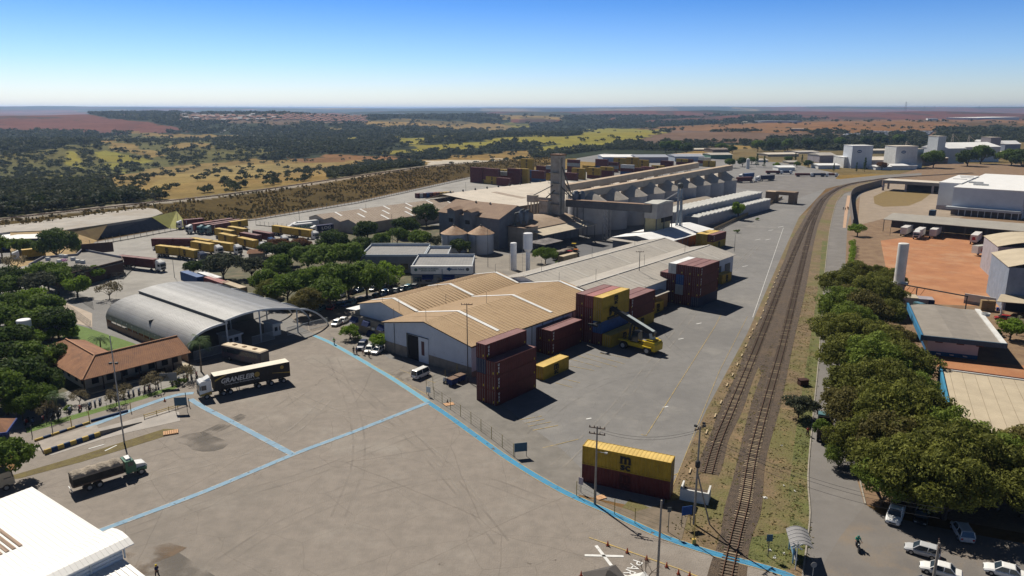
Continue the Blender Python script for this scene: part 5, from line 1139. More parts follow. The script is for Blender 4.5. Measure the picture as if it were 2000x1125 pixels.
# --- others : kind,x,y(crown centre),scale,where
where=[
('d',110,470,1.15,'alone beside the grassy slope by the truck yard'),('m',150,485,.5,'low beside the big dark tree'),('m',0,480,1.0,'at the left edge near the blue roofed depot'),('m',45,480,.7,'low beside the blue roofed depot'),
('y',28,512,.9,'at the left edge above the gardens'),('d',20,540,1.0,'left edge, behind the iron gate'),('m',10,560,.9,'left edge, lower than its dark neighbour'),('p',120,518,.75,'beside the flat brown building'),('m',90,535,.9,'left of the pink blossom'),('g',150,535,.7,'in front of the flat brown building, centre'),('r',182,532,.6,'in front of the flat brown building, right part'),('r',215,525,.55,'near the right corner of the flat brown building'),('g',75,555,.9,'below the pink blossom'),('m',110,545,.8,'beside the flat building wall'),
('r',148,556,.75,'alone on the lawn behind the iron fence'),('y',212,565,.85,'sparse, behind the arched hall'),('r',60,580,.9,'beside the west path'),('m',30,600,1.0,'beside the west path, lower'),('m',85,600,1.0,'right of the west path'),('d',110,625,.95,'above the tiled building, dense'),('m',15,625,1.0,'left edge above the water tank'),('m',75,625,.9,'behind the white water tank'),('r',70,660,.55,'hedge-like, behind the tiled roof left end'),('r',100,652,.5,'hedge-like, behind the tiled roof centre'),('r',135,650,.5,'hedge-like, behind the tiled roof right end'),
('d',25,665,1.1,'left of the tiled building, upper'),('d',102,697,.72,'overlapping the tiled roof'),('d',10,700,1.1,'left edge beside the tiled building'),('m',60,700,1.0,'between the water tank and the tiled building'),('d',35,735,1.1,'left of the tiled building, middle'),('d',85,745,.7,'at the corner of the tiled building'),('m',5,760,1.0,'left edge above the kiosk'),('m',70,775,.6,'beside the garden path'),('m',40,790,.6,'above the kiosk roof'),
('m',10,893,.8,'beside the white building at the left edge'),
('d',375,522,.55,'low, above the upper roof of the arched hall'),('g',435,518,1.0,'big round one at the left of the car park garden'),('d',400,520,.6,'beside the yellow trucks'),('g',490,520,.8,'spreading, in the garden middle'),('m',420,440+70,.5,'beside the round grey one'),
('u',545,478,.85,'left one near the brick shed'),('u',585,478,.85,'right one near the brick shed'),('d',560,492,.9,'below the rusty pair'),('d',520,485,.6,'beside the truck row'),('d',650,468,.95,'right of the brick shed'),('m',600,500,.95,'garden centre, upper'),('m',545,520,.95,'garden centre left'),('m',640,505,1.05,'garden centre right'),('m',680,497,1.05,'big, left of the office roof'),('d',715,448,1.0,'left of the striped roof hall'),('d',712,480,.8,'above the office corner'),('d',832,415,1.15,'large round one before the striped roof hall'),('d',790,440,.9,'left of the largest dark one'),('m',775,460,.75,'beside the office back wall'),('m',820,465,.8,'behind the office, right part'),('m',745,470,.75,'behind the office, left part'),('g',855,472,.6,'small one beside the round silos'),('d',897,480,.7,'clipped round one in front of the silos'),
('m',520,548,.85,'in front row at the far left end'),('m',560,560,.9,'front row beside the white truck trailer'),('b',530,565,.7,'front row, low near the hall roof'),('m',598,552,1.05,'front row left'),('m',640,548,1.1,'front row centre left'),('b',600,585,.8,'front row, over the parked cars'),('m',680,545,1.1,'front row centre'),('m',645,572,.9,'over the car park, centre'),('m',715,540,1.1,'front row centre right'),('r',760,530,1.0,'front row right, brightest'),('m',740,552,.8,'front row right over the dark cars'),
('r',683,645,.5,'small by the annex with blue awnings'),('r',738,665,.42,'beside the white gable and the parked cars'),('m',1065,497,.62,'beside the goblet water tower'),('r',1443,412,.85,'tall, beside the silver warehouse and the fence'),
('r',1676,447,.75,'clipped, beside the boundary wall'),('r',1976,640,.6,'beside the palm by the pallet shed'),
]
for i,(k,x,y,s,w) in enumerate(where):
    s*=(1.1 if x<165 and y>560 or x<40 else 1.28) if k in 'mdgrb' else 1.15
    key,p=at_crown(k,x,y,s,.6,i)
    if k=='r' and (x,y)==(1443,412): mk('bright1',p,s*.75,f'{KN[k]} tree {w}',sz=s*1.25); continue
    mk(key,p,s,f'{KN[k]} tree {w}')
# hedge by the wall
h_=B(); cl=[]
q0,q1=g(1664,478),g(1664,560)
for k in range(40):
    q=q0.lerp(q1,k/39); cl.append((q.x+rnd(-.6,.6),q.y,rnd(.9,2.0),1.1))
o=bpy.data.objects.new('hedge',leaf_mesh('hedge',cl,90,.3,lm_bright,77)); COL.objects.link(o); tag(o,'bright green clipped hedge along the boundary wall of the east road','hedge')
cl=[]
q0,q1=g(1775,303),g(1830,303)
for k in range(26):
    q=q0.lerp(q1,k/25); cl.append((q.x,q.y+rnd(-2,2),rnd(1.5,3.6),2.4))
o=bpy.data.objects.new('hedge',leaf_mesh('hedge',cl,26,.6,lm_bright,78)); COL.objects.link(o); tag(o,'long bright green hedge behind the pavilion of the cold store','hedge')
# palms
def frond_palm(px,py,h,label,s=1.0,n=16,m=None):
    t=T('palm_tree',label,'palm tree',g(px,py)); b=B(); pts=[(0,0,0),(.1,.05,h*.3),(.15,0,h*.65),(.2,.1,h)]
    for i in range(3): b.tube(pts[i],pts[i+1],.2-.03*i,.17-.03*i,8)
    b.out('trunk',mat('palm_bark',(.25,.21,.16),(.17,.14,.1),scale=3),t); rs=np.random.RandomState(int(px))
    for k in range(n):
        th=k*2.4+rs.uniform(-.2,.2); el=rs.uniform(.1,1.1); f=B(); L=2.6*s*rs.uniform(.8,1.1); prev=Vector((.2,.1,h)); d=Vector((math.cos(th)*math.cos(el),math.sin(th)*math.cos(el),math.sin(el)))
        for j in range(7):
            nx=prev+d*L/7; side=d.cross(Vector((0,0,1))).normalized(); w=.62*s*(1-((j-2.5)/5)**2*.8)
            for sg in (-1,1):
                for q in range(2):
                    a=prev.lerp(nx,q*.5); c=prev.lerp(nx,q*.5+.3); tip=a+side*sg*w+d*.25*s+Vector((0,0,-.28*s)); f.face([a,c,tip])
            prev=nx; d=(d+Vector((0,0,-.26))).normalized()
        f.out('frond',m or lm_palm,t)
    return t
lm_palm=mat('palm_leaf',(.07,.12,.03),(.04,.075,.02),scale=2)
frond_palm(393,726,6.6,'tall palm tree beside the mouth of the arched hall',1.25,20); frond_palm(32,812,6.0,'palm tree above the tiled kiosk at the left edge',1.2)
frond_palm(112,812,3.8,'young palm tree on the green verge by the motorbikes',.9,14); frond_palm(196,682,2.4,'short bushy palm tree on the lawn behind the tiled building',1.1,18)
frond_palm(1985,655,3.6,'palm tree with pale fronds beside the pallet shed',1.1,16,mat('palm_leaf_pale',(.16,.16,.09),(.1,.11,.06),scale=2)); frond_palm(85,760,3.0,'dark palm tree at the corner of the tiled building',1.1,16)
# thin dry saplings on the motorbike verge
for i,(x,y,s) in enumerate([(92,818,.6),(156,790,.5),(228,790,.55),(243,772,.45),(305,760,.65),(362,745,.6),(290,760,.4)]):
    mk('dry1',g(x,y),s*1.0,f'thin dry sapling on the motorbike verge, {ORD[i]} from the kiosk end','saplings on the motorbike verge',name='sapling',cat='sapling')
for i,(x,y,s) in enumerate([(352,752,.8),(130,802,.6),(338,750,.6),(700,662,.9),(745,680,.6),(1090,515,.7),(1440,455,.9),(1478,430,.7),(1955,655,.9)]):
    mk('bush_b' if i%2 else 'bush',g(x,y),s,['round bush at the end of the motorbike verge','small bush near the kiosk end of the verge','low bush beside the verge sign','bush by the annex wall and parked cars','low bush at the white gable corner','low bush beside the water tower','bush at the brick panel fence, near end','bush at the brick panel fence, far end','round bush at the foot of the pale palm'][i],name='bush',cat='bush')
# bare shrub at the bottom edge and by the silver warehouse
def bare(px,py,h,label,seed,n=26):
    rs=np.random.RandomState(seed); t=T('bare_tree',label,'bare tree',g(px,py)); b=B()
    def br(p,d,L,r,k):
        q=p+d*L; b.tube(p,q,r,r*.6,5)
        if k>0:
            for _ in range(3): br(q,(d+Vector(rs.normal(size=3)*.5)).normalized(),L*.7,r*.55,k-1)
    br(Vector((0,0,0)),Vector((0,0,1)),h*.3,.12,4); b.out('branches',mat('dead_wood',(.12,.08,.06),(.07,.05,.04),scale=3),t)
bare(1262,1150,4.6,'bare leafless tree at the bottom edge beside the light pole',3); bare(1385,462,4.5,'bare reddish shrub beside the silver warehouse',4); bare(1410,455,4.0,'bare reddish shrub near the silver warehouse, further right',5)
# --- trees of the countryside -------------------------------------------------
def far_cluster():
    rs=np.random.RandomState(99); N=90000
    az=np.radians(rs.uniform(-37,37,N)); d=np.exp(rs.uniform(math.log(250),math.log(3800),N)); x=d*np.sin(az); y=d*np.cos(az); z=height(x,y); c=cover_at(x,y,z)
    dens=np.array([COVER[k][1] for k in CN])[c]; px,py=project(x,y,z)
    dens=np.where((px>1400)&(py>296),0,dens)
    dens=dens*np.where(c==CN.index('forest'),.30+.7*(vnoise(x/90,y/90,8,2)>.36),1)*np.clip(d/700,.25,1)
    s_=seg_dist(x,y,TOE); dens=np.where((s_<62)&(d<1050),0,dens)
    keep=rs.uniform(0,1,N)<dens*.78; x,y,z,d,c=x[keep],y[keep],z[keep],d[keep],c[keep]
    return x,y,z,d,c
fx,fy,fz,fd,fc=far_cluster(); order=np.argsort(fd); print('far trees',len(order))
far_mats=[lm_dark,lm_grey,lm_olive]
lod=[]
for i in range(6):
    cl=crown_clumps(3.4,3.6,1.0,13,200+i,(.28,.46),'flat' if i%2 else 'round'); cm=leaf_mesh('crown',cl,5.5,1.15,leafmat(f'scrub_foliage_{i}',*[((.014,.024,.011),(.04,.055,.022)),((.025,.032,.016),(.065,.07,.03)),((.02,.034,.012),(.055,.075,.022)),((.035,.04,.018),(.09,.09,.035)),((.016,.028,.012),(.045,.06,.02)),((.03,.035,.022),(.075,.075,.045))][i]),200+i)
    tm=trunk_mesh(cl,1.2,.2,200+i); lod.append((cm,tm))
for k in order[:130]:
    i=RS.randint(6); s=RS.uniform(.55,1.25); t=T('tree','small savanna tree in the open land beyond the railway embankment','tree',(fx[k],fy[k],fz[k]-.1),RS.uniform(0,6),'savanna trees beyond the embankment'); t.scale=(s,s,s*RS.uniform(.8,1.2))
    for n,me in zip(('crown','trunk'),lod[i]):
        o=bpy.data.objects.new(n,me); COL.objects.link(o); o.parent=t
def woods(idx):
    tmpl=[]
    for i in range(6):
        me=lod[i][0]; n=len(me.vertices); v=np.empty(n*3,np.float32); me.vertices.foreach_get('co',v); v=v.reshape(-1,4,3); ti=np.empty(len(v),np.float32); me.attributes['tint'].data.foreach_get('value',ti); tmpl.append((v,ti))
    V=[];TT=[];rs=np.random.RandomState(5)
    for k in idx:
        v,ti=tmpl[rs.randint(6)]; far=max(1.0,(fd[k]/900)**.6); s=rs.uniform(.4,1.25)*far*(1 if fc[k]!=CN.index('forest') else 1.25); 
        m=len(v) if fd[k]<900 else (int(len(v)*.45) if fd[k]<1800 else int(len(v)*.22)); sel=rs.permutation(len(v))[:m]
        ks=1.0 if m==len(v) else (1.35 if fd[k]<1800 else 1.8)
        vv=v[sel]; c=vv.mean(1,keepdims=True); vv=c+(vv-c)*ks; a=rs.uniform(0,6.28); ca,sa=math.cos(a),math.sin(a)
        w=np.empty_like(vv); w[...,0]=(vv[...,0]*ca-vv[...,1]*sa)*s; w[...,1]=(vv[...,0]*sa+vv[...,1]*ca)*s; w[...,2]=vv[...,2]*s*(.9 if far<1.3 else .75)
        w+=np.array([fx[k],fy[k],fz[k]-.3]); V.append(w); TT.append(np.clip(ti[sel]+rs.uniform(-.25,.25),0,1))
    V=np.concatenate(V).astype(np.float32);TT=np.concatenate(TT); n=len(V); print('wood leaves',n)
    me=bpy.data.meshes.new('woodland'); me.vertices.add(n*4); me.vertices.foreach_set('co',V.reshape(-1)); me.loops.add(n*4); me.loops.foreach_set('vertex_index',np.arange(n*4,dtype=np.int32)); me.polygons.add(n); me.polygons.foreach_set('loop_start',(np.arange(n)*4).astype(np.int32)); me.update(calc_edges=True)
    at=me.attributes.new('tint','FLOAT','FACE'); at.data.foreach_set('value',TT.astype(np.float32)); me.materials.append(leafmat('woodland_foliage',(.020,.030,.016),(.075,.085,.036))); o=bpy.data.objects.new('woodland',me); COL.objects.link(o); o['kind']='stuff'; o['label']='dark green savanna woodland covering the valley beyond the yard'
woods(order[130:])

# dry grass tufts on the embankment slope: stuff
def tufts():
    rs=np.random.RandomState(31); N=26000; az=np.radians(rs.uniform(-37,4,N*3)); d=rs.uniform(250,900,N*3); x=d*np.sin(az); y=d*np.cos(az); s_=seg_dist(x,y,TOE); k=(s_>4)&(s_<47)&(vnoise(x/9,y/9,3,2)>.38); x,y=x[k][:N],y[k][:N]; z=height(x,y); n=len(x)
    a=rs.uniform(0,6.28,n); w=rs.uniform(.5,1.3,n); h=rs.uniform(.4,1.3,n); t=np.stack([np.cos(a),np.sin(a),0*a],1); c=np.stack([x,y,z],1); up=np.stack([rs.uniform(-.3,.3,n),rs.uniform(-.3,.3,n),h],1)
    V=np.stack([c-t*w[:,None]*.5,c+t*w[:,None]*.5,c+t*w[:,None]*.6+up,c-t*w[:,None]*.6+up*.8],1).astype(np.float32); me=bpy.data.meshes.new('grass_tufts'); me.vertices.add(n*4); me.vertices.foreach_set('co',V.reshape(-1)); me.loops.add(n*4); me.loops.foreach_set('vertex_index',np.arange(n*4,dtype=np.int32)); me.polygons.add(n); me.polygons.foreach_set('loop_start',(np.arange(n)*4).astype(np.int32)); me.update(calc_edges=True)
    at=me.attributes.new('tint','FLOAT','FACE'); at.data.foreach_set('value',rs.uniform(0,1,n).astype(np.float32)); me.materials.append(leafmat('embankment_grass',(.045,.042,.014),(.15,.10,.035))); o=bpy.data.objects.new('grass_tufts',me); COL.objects.link(o); o['kind']='stuff'; o['label']='tall olive and brown grass on the railway embankment slope'
tufts()

def ground_tufts(name,polys,dens,hmax,m,label,seed):
    rs=np.random.RandomState(seed); P_=[]
    for pl in polys:
        w=np.array([[g(*p).x,g(*p).y] for p in pl]); x0,y0=w.min(0); x1,y1=w.max(0); n=int((x1-x0)*(y1-y0)*dens); x=rs.uniform(x0,x1,n); y=rs.uniform(y0,y1,n); k=inpoly(x,y,[tuple(q) for q in w])&(vnoise(x/1.2,y/1.2,seed,4)>.42)&(np.hypot(x,y)<260); P_.append(np.stack([x[k],y[k]],1))
    P_=np.concatenate(P_); n=len(P_); a=rs.uniform(0,6.28,n); w=rs.uniform(.06,.17,n)[:,None]; h=rs.uniform(.03,hmax*.4,n); t=np.stack([np.cos(a),np.sin(a),0*a],1); c=np.concatenate([P_,np.full((n,1),.03)],1); up=np.stack([rs.uniform(-.25,.25,n),rs.uniform(-.25,.25,n),h],1)
    V=np.stack([c-t*w,c+t*w,c+t*w*1.2+up,c-t*w*1.1+up*.8],1).astype(np.float32); me=bpy.data.meshes.new(name); me.vertices.add(n*4); me.vertices.foreach_set('co',V.reshape(-1)); me.loops.add(n*4); me.loops.foreach_set('vertex_index',np.arange(n*4,dtype=np.int32)); me.polygons.add(n); me.polygons.foreach_set('loop_start',(np.arange(n)*4).astype(np.int32)); me.update(calc_edges=True)
    at=me.attributes.new('tint','FLOAT','FACE'); at.data.foreach_set('value',rs.uniform(0,1,n).astype(np.float32)); me.materials.append(m); o=bpy.data.objects.new(name,me); COL.objects.link(o); o['kind']='stuff'; o['label']=label
ground_tufts('verge_weeds',[[(1300,1035),(1320,1000),(1400,975),(1430,1000),(1420,1080)],[(1395,945),(1440,830),(1475,740),(1520,640),(1490,760),(1460,860),(1440,960)],[(1465,1060),(1500,880),(1540,700),(1575,560),(1598,560),(1585,700),(1575,930),(1590,1090),(1540,1100)],[(1310,975),(1385,800),(1470,640),(1490,640),(1400,820),(1375,930),(1330,970)]],3.4,.3,leafmat('weed_leaves',(.07,.075,.02),(.24,.175,.075)),'dry weeds and grass tufts along the railway verge',5)
ground_tufts('grass_blades',[[(1545,1080),(1540,960),(1556,830),(1580,680),(1602,700),(1590,830),(1578,930),(1583,1000),(1593,1088)],[(1420,1075),(1460,1050),(1540,1040),(1580,1060),(1590,1095),(1530,1115)]],3.2,.25,leafmat('green_blades',(.06,.085,.018),(.15,.16,.05)),'short green grass on the strip beside the east road',6)
ground_tufts('east_weeds',[[(1652,470),(1690,440),(1735,470),(1735,600),(1840,700),(1880,860),(1760,760),(1690,640)],[(1640,560),(1660,560),(1700,960),(1690,985)]],1.0,.4,leafmat('dirt_weeds',(.07,.07,.02),(.2,.15,.07)),'scattered weeds on the dry dirt east of the road',7)
# ================= vehicles =================
tyre=mat('tyre',(.022,.022,.022),(.035,.033,.03),rough=.9,scale=3); rimm=mat('rim_metal',(.40,.40,.40),(.28,.28,.28),rough=.4,metal=.5,scale=4); lampw=mat('headlight_glass',(.7,.7,.65),rough=.2); lampr=mat('tail_light',(.35,.02,.02),rough=.3); blackp=mat('black_plastic',(.025,.025,.027),(.035,.035,.035),rough=.6); chrome=mat('dull_steel',(.25,.25,.25),(.18,.18,.18),rough=.45,metal=.4)
def paint(nm,c): return mat('paint_'+nm,c,tuple(x*.9 for x in c),rough=.28,scale=1.5,spec=.6)
PC=dict(white=(.72,.72,.70),silver=(.45,.46,.47),grey=(.16,.165,.17),black=(.02,.02,.022),red=(.32,.02,.015),blue=(.03,.09,.22),teal=(.10,.20,.22),green=(.02,.13,.07),darkblue=(.015,.03,.08),beige=(.42,.36,.26),orange=(.5,.16,.03),yellow=(.55,.38,.03))
WM={}
def wheel_part(t,c,r,w,n=14):
    k=(round(r,2),round(w,2))
    if k not in WM: WM[k]=(B().wheel((0,0,0),r,w,'x',n).mesh('wheel',tyre),B().wheel((0,0,0),r*.55,w+.03,'x',n).mesh('rim',rimm))
    o=bpy.data.objects.new('wheel',WM[k][0]); COL.objects.link(o); o.parent=t; o.location=c; q=bpy.data.objects.new('rim',WM[k][1]); COL.objects.link(q); q.parent=o
CARM={}
def car_meshes(kind,col):
    key=(kind,col)
    if key in CARM: return CARM[key]
    P_=paint(col,PC[col]); gl=glass
    # side profile stations (y front +, z), local +y forward
    S=dict(hatch=dict(L=4.0,W=1.72,hood=.86,roof=1.48,c0=-1.92,c1=-1.55,c2=.35,c3=1.05),sedan=dict(L=4.5,W=1.76,hood=.88,roof=1.44,c0=-1.55,c1=-.95,c2=.45,c3=1.15),suv=dict(L=4.5,W=1.85,hood=1.02,roof=1.68,c0=-2.15,c1=-1.9,c2=.5,c3=1.15),pickup=dict(L=5.2,W=1.9,hood=1.08,roof=1.78,c0=-.65,c1=-.45,c2=.85,c3=1.45),van=dict(L=4.4,W=1.75,hood=1.0,roof=1.95,c0=-2.15,c1=-2.0,c2=1.55,c3=2.0))[kind]
    L,Wd,hd,rf=S['L'],S['W'],S['hood'],S['roof']; h=Wd/2
    def ring(y,wz,zb,zt,sh): return [(-wz,y,zb),(-h*sh,y,zb+.18),(-h*sh,y,zt-.14),(-wz+.05,y,zt),(wz-.05,y,zt),(h*sh,y,zt-.14),(h*sh,y,zb+.18),(wz,y,zb)]
    b=B(); rg=[]
    for y,sh,zt,zb in ((-L/2,.86,hd-.12,.42),(-L/2+.12,.95,hd-.0,.3),(-L/2+.7,1,hd+.02,.24),(0,1,hd+.02,.22),(L/2-1.1,1,hd,.24),(L/2-.45,.97,hd-.10,.26),(L/2-.08,.88,hd-.24,.32),(L/2,.78,hd-.34,.42)): rg.append(ring(y,h*sh*.88,zb,zt,sh))
    b.loft(rg); body=b.mesh('body',P_); smooth_by_angle(body,35)
    wb,wt=h*.93,h*.74
    c=B(); c.hex([(-wt-.02,S['c1'],rf-.02),(wt+.02,S['c1'],rf-.02),(wt+.02,S['c2'],rf-.02),(-wt-.02,S['c2'],rf-.02)],[(-wt+.1,S['c1']+.12,rf+.035),(wt-.1,S['c1']+.12,rf+.035),(wt-.1,S['c2']-.15,rf+.035),(-wt+.1,S['c2']-.15,rf+.035)])
    for sx in (-1,1):
        for yb,yt in ((S['c0'],S['c1']),(S['c3'],S['c2']),((S['c0']+S['c3'])/2-.1,(S['c1']+S['c2'])/2-.1)): c.beam((sx*wb*1.0,yb,hd),(sx*(wt+.01),yt,rf),.09,.07)
    roof=c.mesh('roof',P_)
    g_=B(); g_.hex([(-wb+.02,S['c0'],hd-.02),(wb-.02,S['c0'],hd-.02),(wb-.02,S['c3'],hd-.02),(-wb+.02,S['c3'],hd-.02)],[(-wt,S['c1'],rf-.02),(wt,S['c1'],rf-.02),(wt,S['c2'],rf-.02),(-wt,S['c2'],rf-.02)])
    gm=g_.mesh('windows',gl)
    hl=[B().box(sx*h*.62-.16,L/2-.14,hd-.42,sx*h*.62+.16,L/2-.0,hd-.27).mesh('headlight',lampw) for sx in (-1,1)]
    tl=[B().box(sx*h*.72-.12,-L/2-.02,hd-.4,sx*h*.72+.12,-L/2+.1,hd-.16).mesh('tail_light',lampr) for sx in (-1,1)]
    gr=B().box(-h*.45,L/2-.06,.45,h*.45,L/2+.015,.62).mesh('grille',blackp)
    lst=[('body',body),('roof',roof),('windows',gm),('grille',gr)]+[('headlight',x) for x in hl]+[('tail_light',x) for x in tl]
    if kind=='pickup':
        q=B(); q.box(-h*.8,-L/2+.15,hd+.0,h*.8,-.75,hd+.05); lst.append(('bed_cover',q.mesh('bed_cover',blackp)))
    CARM[key]=(lst,L,Wd); return CARM[key]
def car(kind,col,loc,rz,label,group=None,cat='car'):
    lst,L,Wd=car_meshes(kind,col); t=T({'pickup':'pickup_truck','van':'van'}.get(kind,'parked_car'),label,cat,loc,rz,group)
    for n,me in lst:
        o=bpy.data.objects.new(n,me); COL.objects.link(o); o.parent=t
    r=.36 if kind in('pickup','suv') else .31
    for sx in (-1,1):
        for y in (-L/2+.85,L/2-.85): wheel_part(t,(sx*(Wd/2-.1),y,r),r,.22)
    return t
def hd(p0,p1):  # heading (rz) for a thing whose +y points from photo px p0 to p1
    a,b=g(*p0),g(*p1); return math.atan2(-(b.x-a.x),b.y-a.y)
car('pickup','white',g(1748,1012),hd((1757,985),(1741,1028)),'white pickup truck with a black front grille parked under the trees',cat='pickup')
car('hatch','black',g(1799,1015),hd((1806,990),(1796,1030)),'black hatchback parked in the tree shade between pickup and silver car')
car('suv','silver',g(1878,1046),hd((1893,1066),(1868,1024)),'silver car with dappled shade on its roof seen from behind, nose to the trees')
car('hatch','silver',g(1800,1082),hd((1836,1092),(1771,1074)),'silver hatchback parked side on by the concrete pole','cars at the car park edge')
car('sedan','white',g(1836,1121),hd((1872,1132),(1800,1112)),'white sedan half behind the base of the concrete pole','cars at the car park edge')
car('sedan','white',g(1962,1124),hd((2000,1134),(1925,1114)),'white sedan at the bottom right corner of the car park')
car('hatch','grey',g(1805,1152),hd((1840,1160),(1770,1142)),'grey car cut off by the bottom edge below the white sedan')
car('van','white',g(822,736),hd((806,740),(842,724)),'white minibus parked before the tall warehouse doorway',cat='van')
car('suv','darkblue',g(708,680),hd((718,668),(702,688)),'dark blue car parked first beside the annex with blue awnings')
car('hatch','white',g(722,687),hd((733,674),(715,694)),'white hatchback parked second beside the dark blue car')
car('hatch','white',g(738,689),hd((750,680),(726,695)),'white hatchback parked nearest the white gable corner')
cp=[(622,590,'white','white hatchback, lowest left in the car park'),(636,585,'white','white car behind the lowest left one in the car park'),(651,581,'silver','silver car third in the rear row of the car park'),(665,580,'white','white car fourth in the rear row under the tree'),(688,573,'black','black car left of the car park lamp post'),(701,569,'blue','dark blue car under the brightest green tree'),(606,604,'silver','silver car in front of the hall arches'),(626,606,'teal','teal green car beside the red one'),(648,604,'red','bright red car in the car park'),(662,601,'black','black car right of the red one'),(675,598,'blue','blue car second right of the red one'),(688,595,'teal','teal car third right of the red one'),(703,591,'black','black car fourth right of the red one'),(719,587,'grey','grey car fifth right of the red one'),(736,581,'black','black car sixth right of the red one'),(750,577,'blue','blue car in the dark row by the tan roof, first'),(762,574,'black','black car in the dark row by the tan roof, second'),(774,571,'grey','grey car in the dark row by the tan roof, third'),(786,568,'black','black car in the dark row by the tan roof, fourth'),(798,565,'teal','teal car in the dark row by the tan roof, fifth'),(811,562,'grey','grey car in the dark row by the tan roof, last'),(730,567,'black','black car in the back row under the trees, left'),(745,563,'teal','teal car in the back row under the trees, middle'),(765,559,'black','black car in the back row under the trees, right'),(658,635,'white','white car at the lane corner beside the annex, nearest'),(672,629,'white','white car at the lane corner beside the annex, further'),(582,598,'white','white car just behind the upper roof edge'),(640,575,'white','white car at the back under the front row trees'),(678,561,'silver','silver car at the back between two trunks')]
for i,(x,y,c,l) in enumerate(cp): car(['hatch','sedan','hatch','suv'][i%4],c,g(x,y),AZ+R(rnd(-6,6))+(math.pi if i%3==0 else 0)+R(25),l,'cars in the staff car park')
# ---- trucks
def cab(t,y0,col,L=2.2,Wd=2.45,h=3.6,style='flat',deflector=True):
    P_=paint(col,PC[col]); x=Wd/2
    if style=='flat':
        b=B(); pr=[(y0,.75),(y0+L,.75),(y0+L+.05,1.7),(y0+L-.12,h-.25),(y0+L-.55,h),(y0,h)]; b.hex([(-x,y,z) for y,z in pr][::1],[(x,y,z) for y,z in pr]); c=b.out('cab',P_,t)
        B().hex([(-x+.12,y0+L+.03,1.85),(x-.12,y0+L+.03,1.85),(x-.15,y0+L-.06,h-.75),(-x+.15,y0+L-.06,h-.75)][::-1],[(-x+.12,y0+L+.08,1.85),(x-.12,y0+L+.08,1.85),(x-.15,y0+L-.01,h-.75),(-x+.15,y0+L-.01,h-.75)][::-1]).out('windscreen',glass,c)
        B().box(-x+.3,y0+L+.03,.9,x-.3,y0+L+.1,1.65).out('grille',blackp,c)
        if deflector: B().hex([(-x+.15,y0+.1,h),(x-.15,y0+.1,h),(x-.3,y0+L-.7,h),(-x+.3,y0+L-.7,h)],[(-x+.25,y0+.1,h+.55),(x-.25,y0+.1,h+.55),(x-.5,y0+L-1.1,h+.18),(-x+.5,y0+L-1.1,h+.18)]).out('roof_deflector',P_,c)
        for sx in (-1,1):
            B().box(sx*x-.02,y0+L-1.25,1.9,sx*x+.02,y0+L-.35,h-.85).out('side_window',glass,c); B().box(sx*(x+.12)-.1,y0+L-.2,2.0,sx*(x+.12)+.1,y0+L-.12,2.8).out('mirror',blackp,c)
            B().box(sx*(x-.35)-.2,y0+L+.04,.8,sx*(x-.35)+.2,y0+L+.11,1.0).out('headlight',lampw,c)
    else: # bonneted
        b=B(); pr=[(y0,.8),(y0+1.5,.8),(y0+1.5,1.9),(y0+1.2,2.75),(y0,2.75)]; b.hex([(-x+.1,y,z) for y,z in pr],[(x-.1,y,z) for y,z in pr]); c=b.out('cab',P_,t)
        b=B(); pr=[(y0+1.5,.7),(y0+3.0,.65),(y0+3.1,1.3),(y0+2.8,1.65),(y0+1.5,1.85)]; b.hex([(-.85,y,z) for y,z in pr],[(.85,y,z) for y,z in pr]); b.out('bonnet',paint('white',PC['white']),c)
        B().hex([(-x+.2,y0+1.46,1.92),(x-.2,y0+1.46,1.92),(x-.25,y0+1.23,2.62),(-x+.25,y0+1.23,2.62)][::-1],[(-x+.2,y0+1.53,1.92),(x-.2,y0+1.53,1.92),(x-.25,y0+1.3,2.62),(-x+.25,y0+1.3,2.62)][::-1]).out('windscreen',glass,c)
        B().box(-.7,y0+.3,2.75,.7,y0+1.0,3.0).out('roof_vent',paint('white',PC['white']),c)
        for sx in (-1,1): B().box(sx*(x-.1)-.02,y0+.4,1.9,sx*(x-.1)+.02,y0+1.15,2.5).out('side_window',glass,c); B().box(sx*1.0-.25,y0+1.6,.7,sx*1.0+.25,y0+2.9,1.2).out('mudguard',P_,c); B().box(sx*.6-.18,y0+3.0,.9,sx*.6+.18,y0+3.12,1.15).out('headlight',lampw,c)
    return c
def semi(p_rear,p_front,col,label,boxes=None,Lt=None,cname='container_truck',blab='',h0=1.35,deflector=True):
    """articulated truck; boxes = list of container colours carried (own things); +y is forward, origin ground centre"""
    a,b=g(*p_rear),g(*p_front); L=(b-a).length if Lt is None else Lt; rz=math.atan2(-(b.x-a.x),b.y-a.y); mid=(a+b)/2
    if Lt: d=(b-a).normalized(); mid=b-d*Lt/2
    t=T(cname,label,'truck',mid,rz); cab(t,L/2-2.25,col,deflector=deflector)
    c=B(); c.box(-.45,-L/2,.95,.45,L/2-1.2,1.25); c.box(-1.2,-L/2,1.1,1.2,L/2-3.1,1.33); c.box(-1.2,-L/2-.05,.45,1.2,-L/2+.05,.6); c.out('chassis',blackp,t)
    ys=[L/2-1.2,L/2-4.6]+[-L/2+1.2+i*1.28 for i in range(3)]
    if L>22: ys+=[-1.2,.1]
    for y in ys:
        for sx in (-1,1): wheel_part(t,(sx*1.05,y,.5),.5,.45)
    if boxes:
        n=len(boxes); avail=L-3.0; Lb=min(CL,avail/n-.15); y=-L/2
        for i,cc in enumerate(boxes):
            ctr=y+Lb/2+i*(avail/n); q=Matrix.Rotation(rz,3,'Z')@Vector((0,ctr,0))
            container(cc,mid+q+Vector((0,0,h0)),rz+math.pi,blab[i] if isinstance(blab,(list,tuple)) else blab,Lb,{'maroon':'ues','yellow':'msc'}.get(cc,'') if Lb>8 else ('mscs' if cc=='yellow' else ''),'containers carried on trucks')
    return t
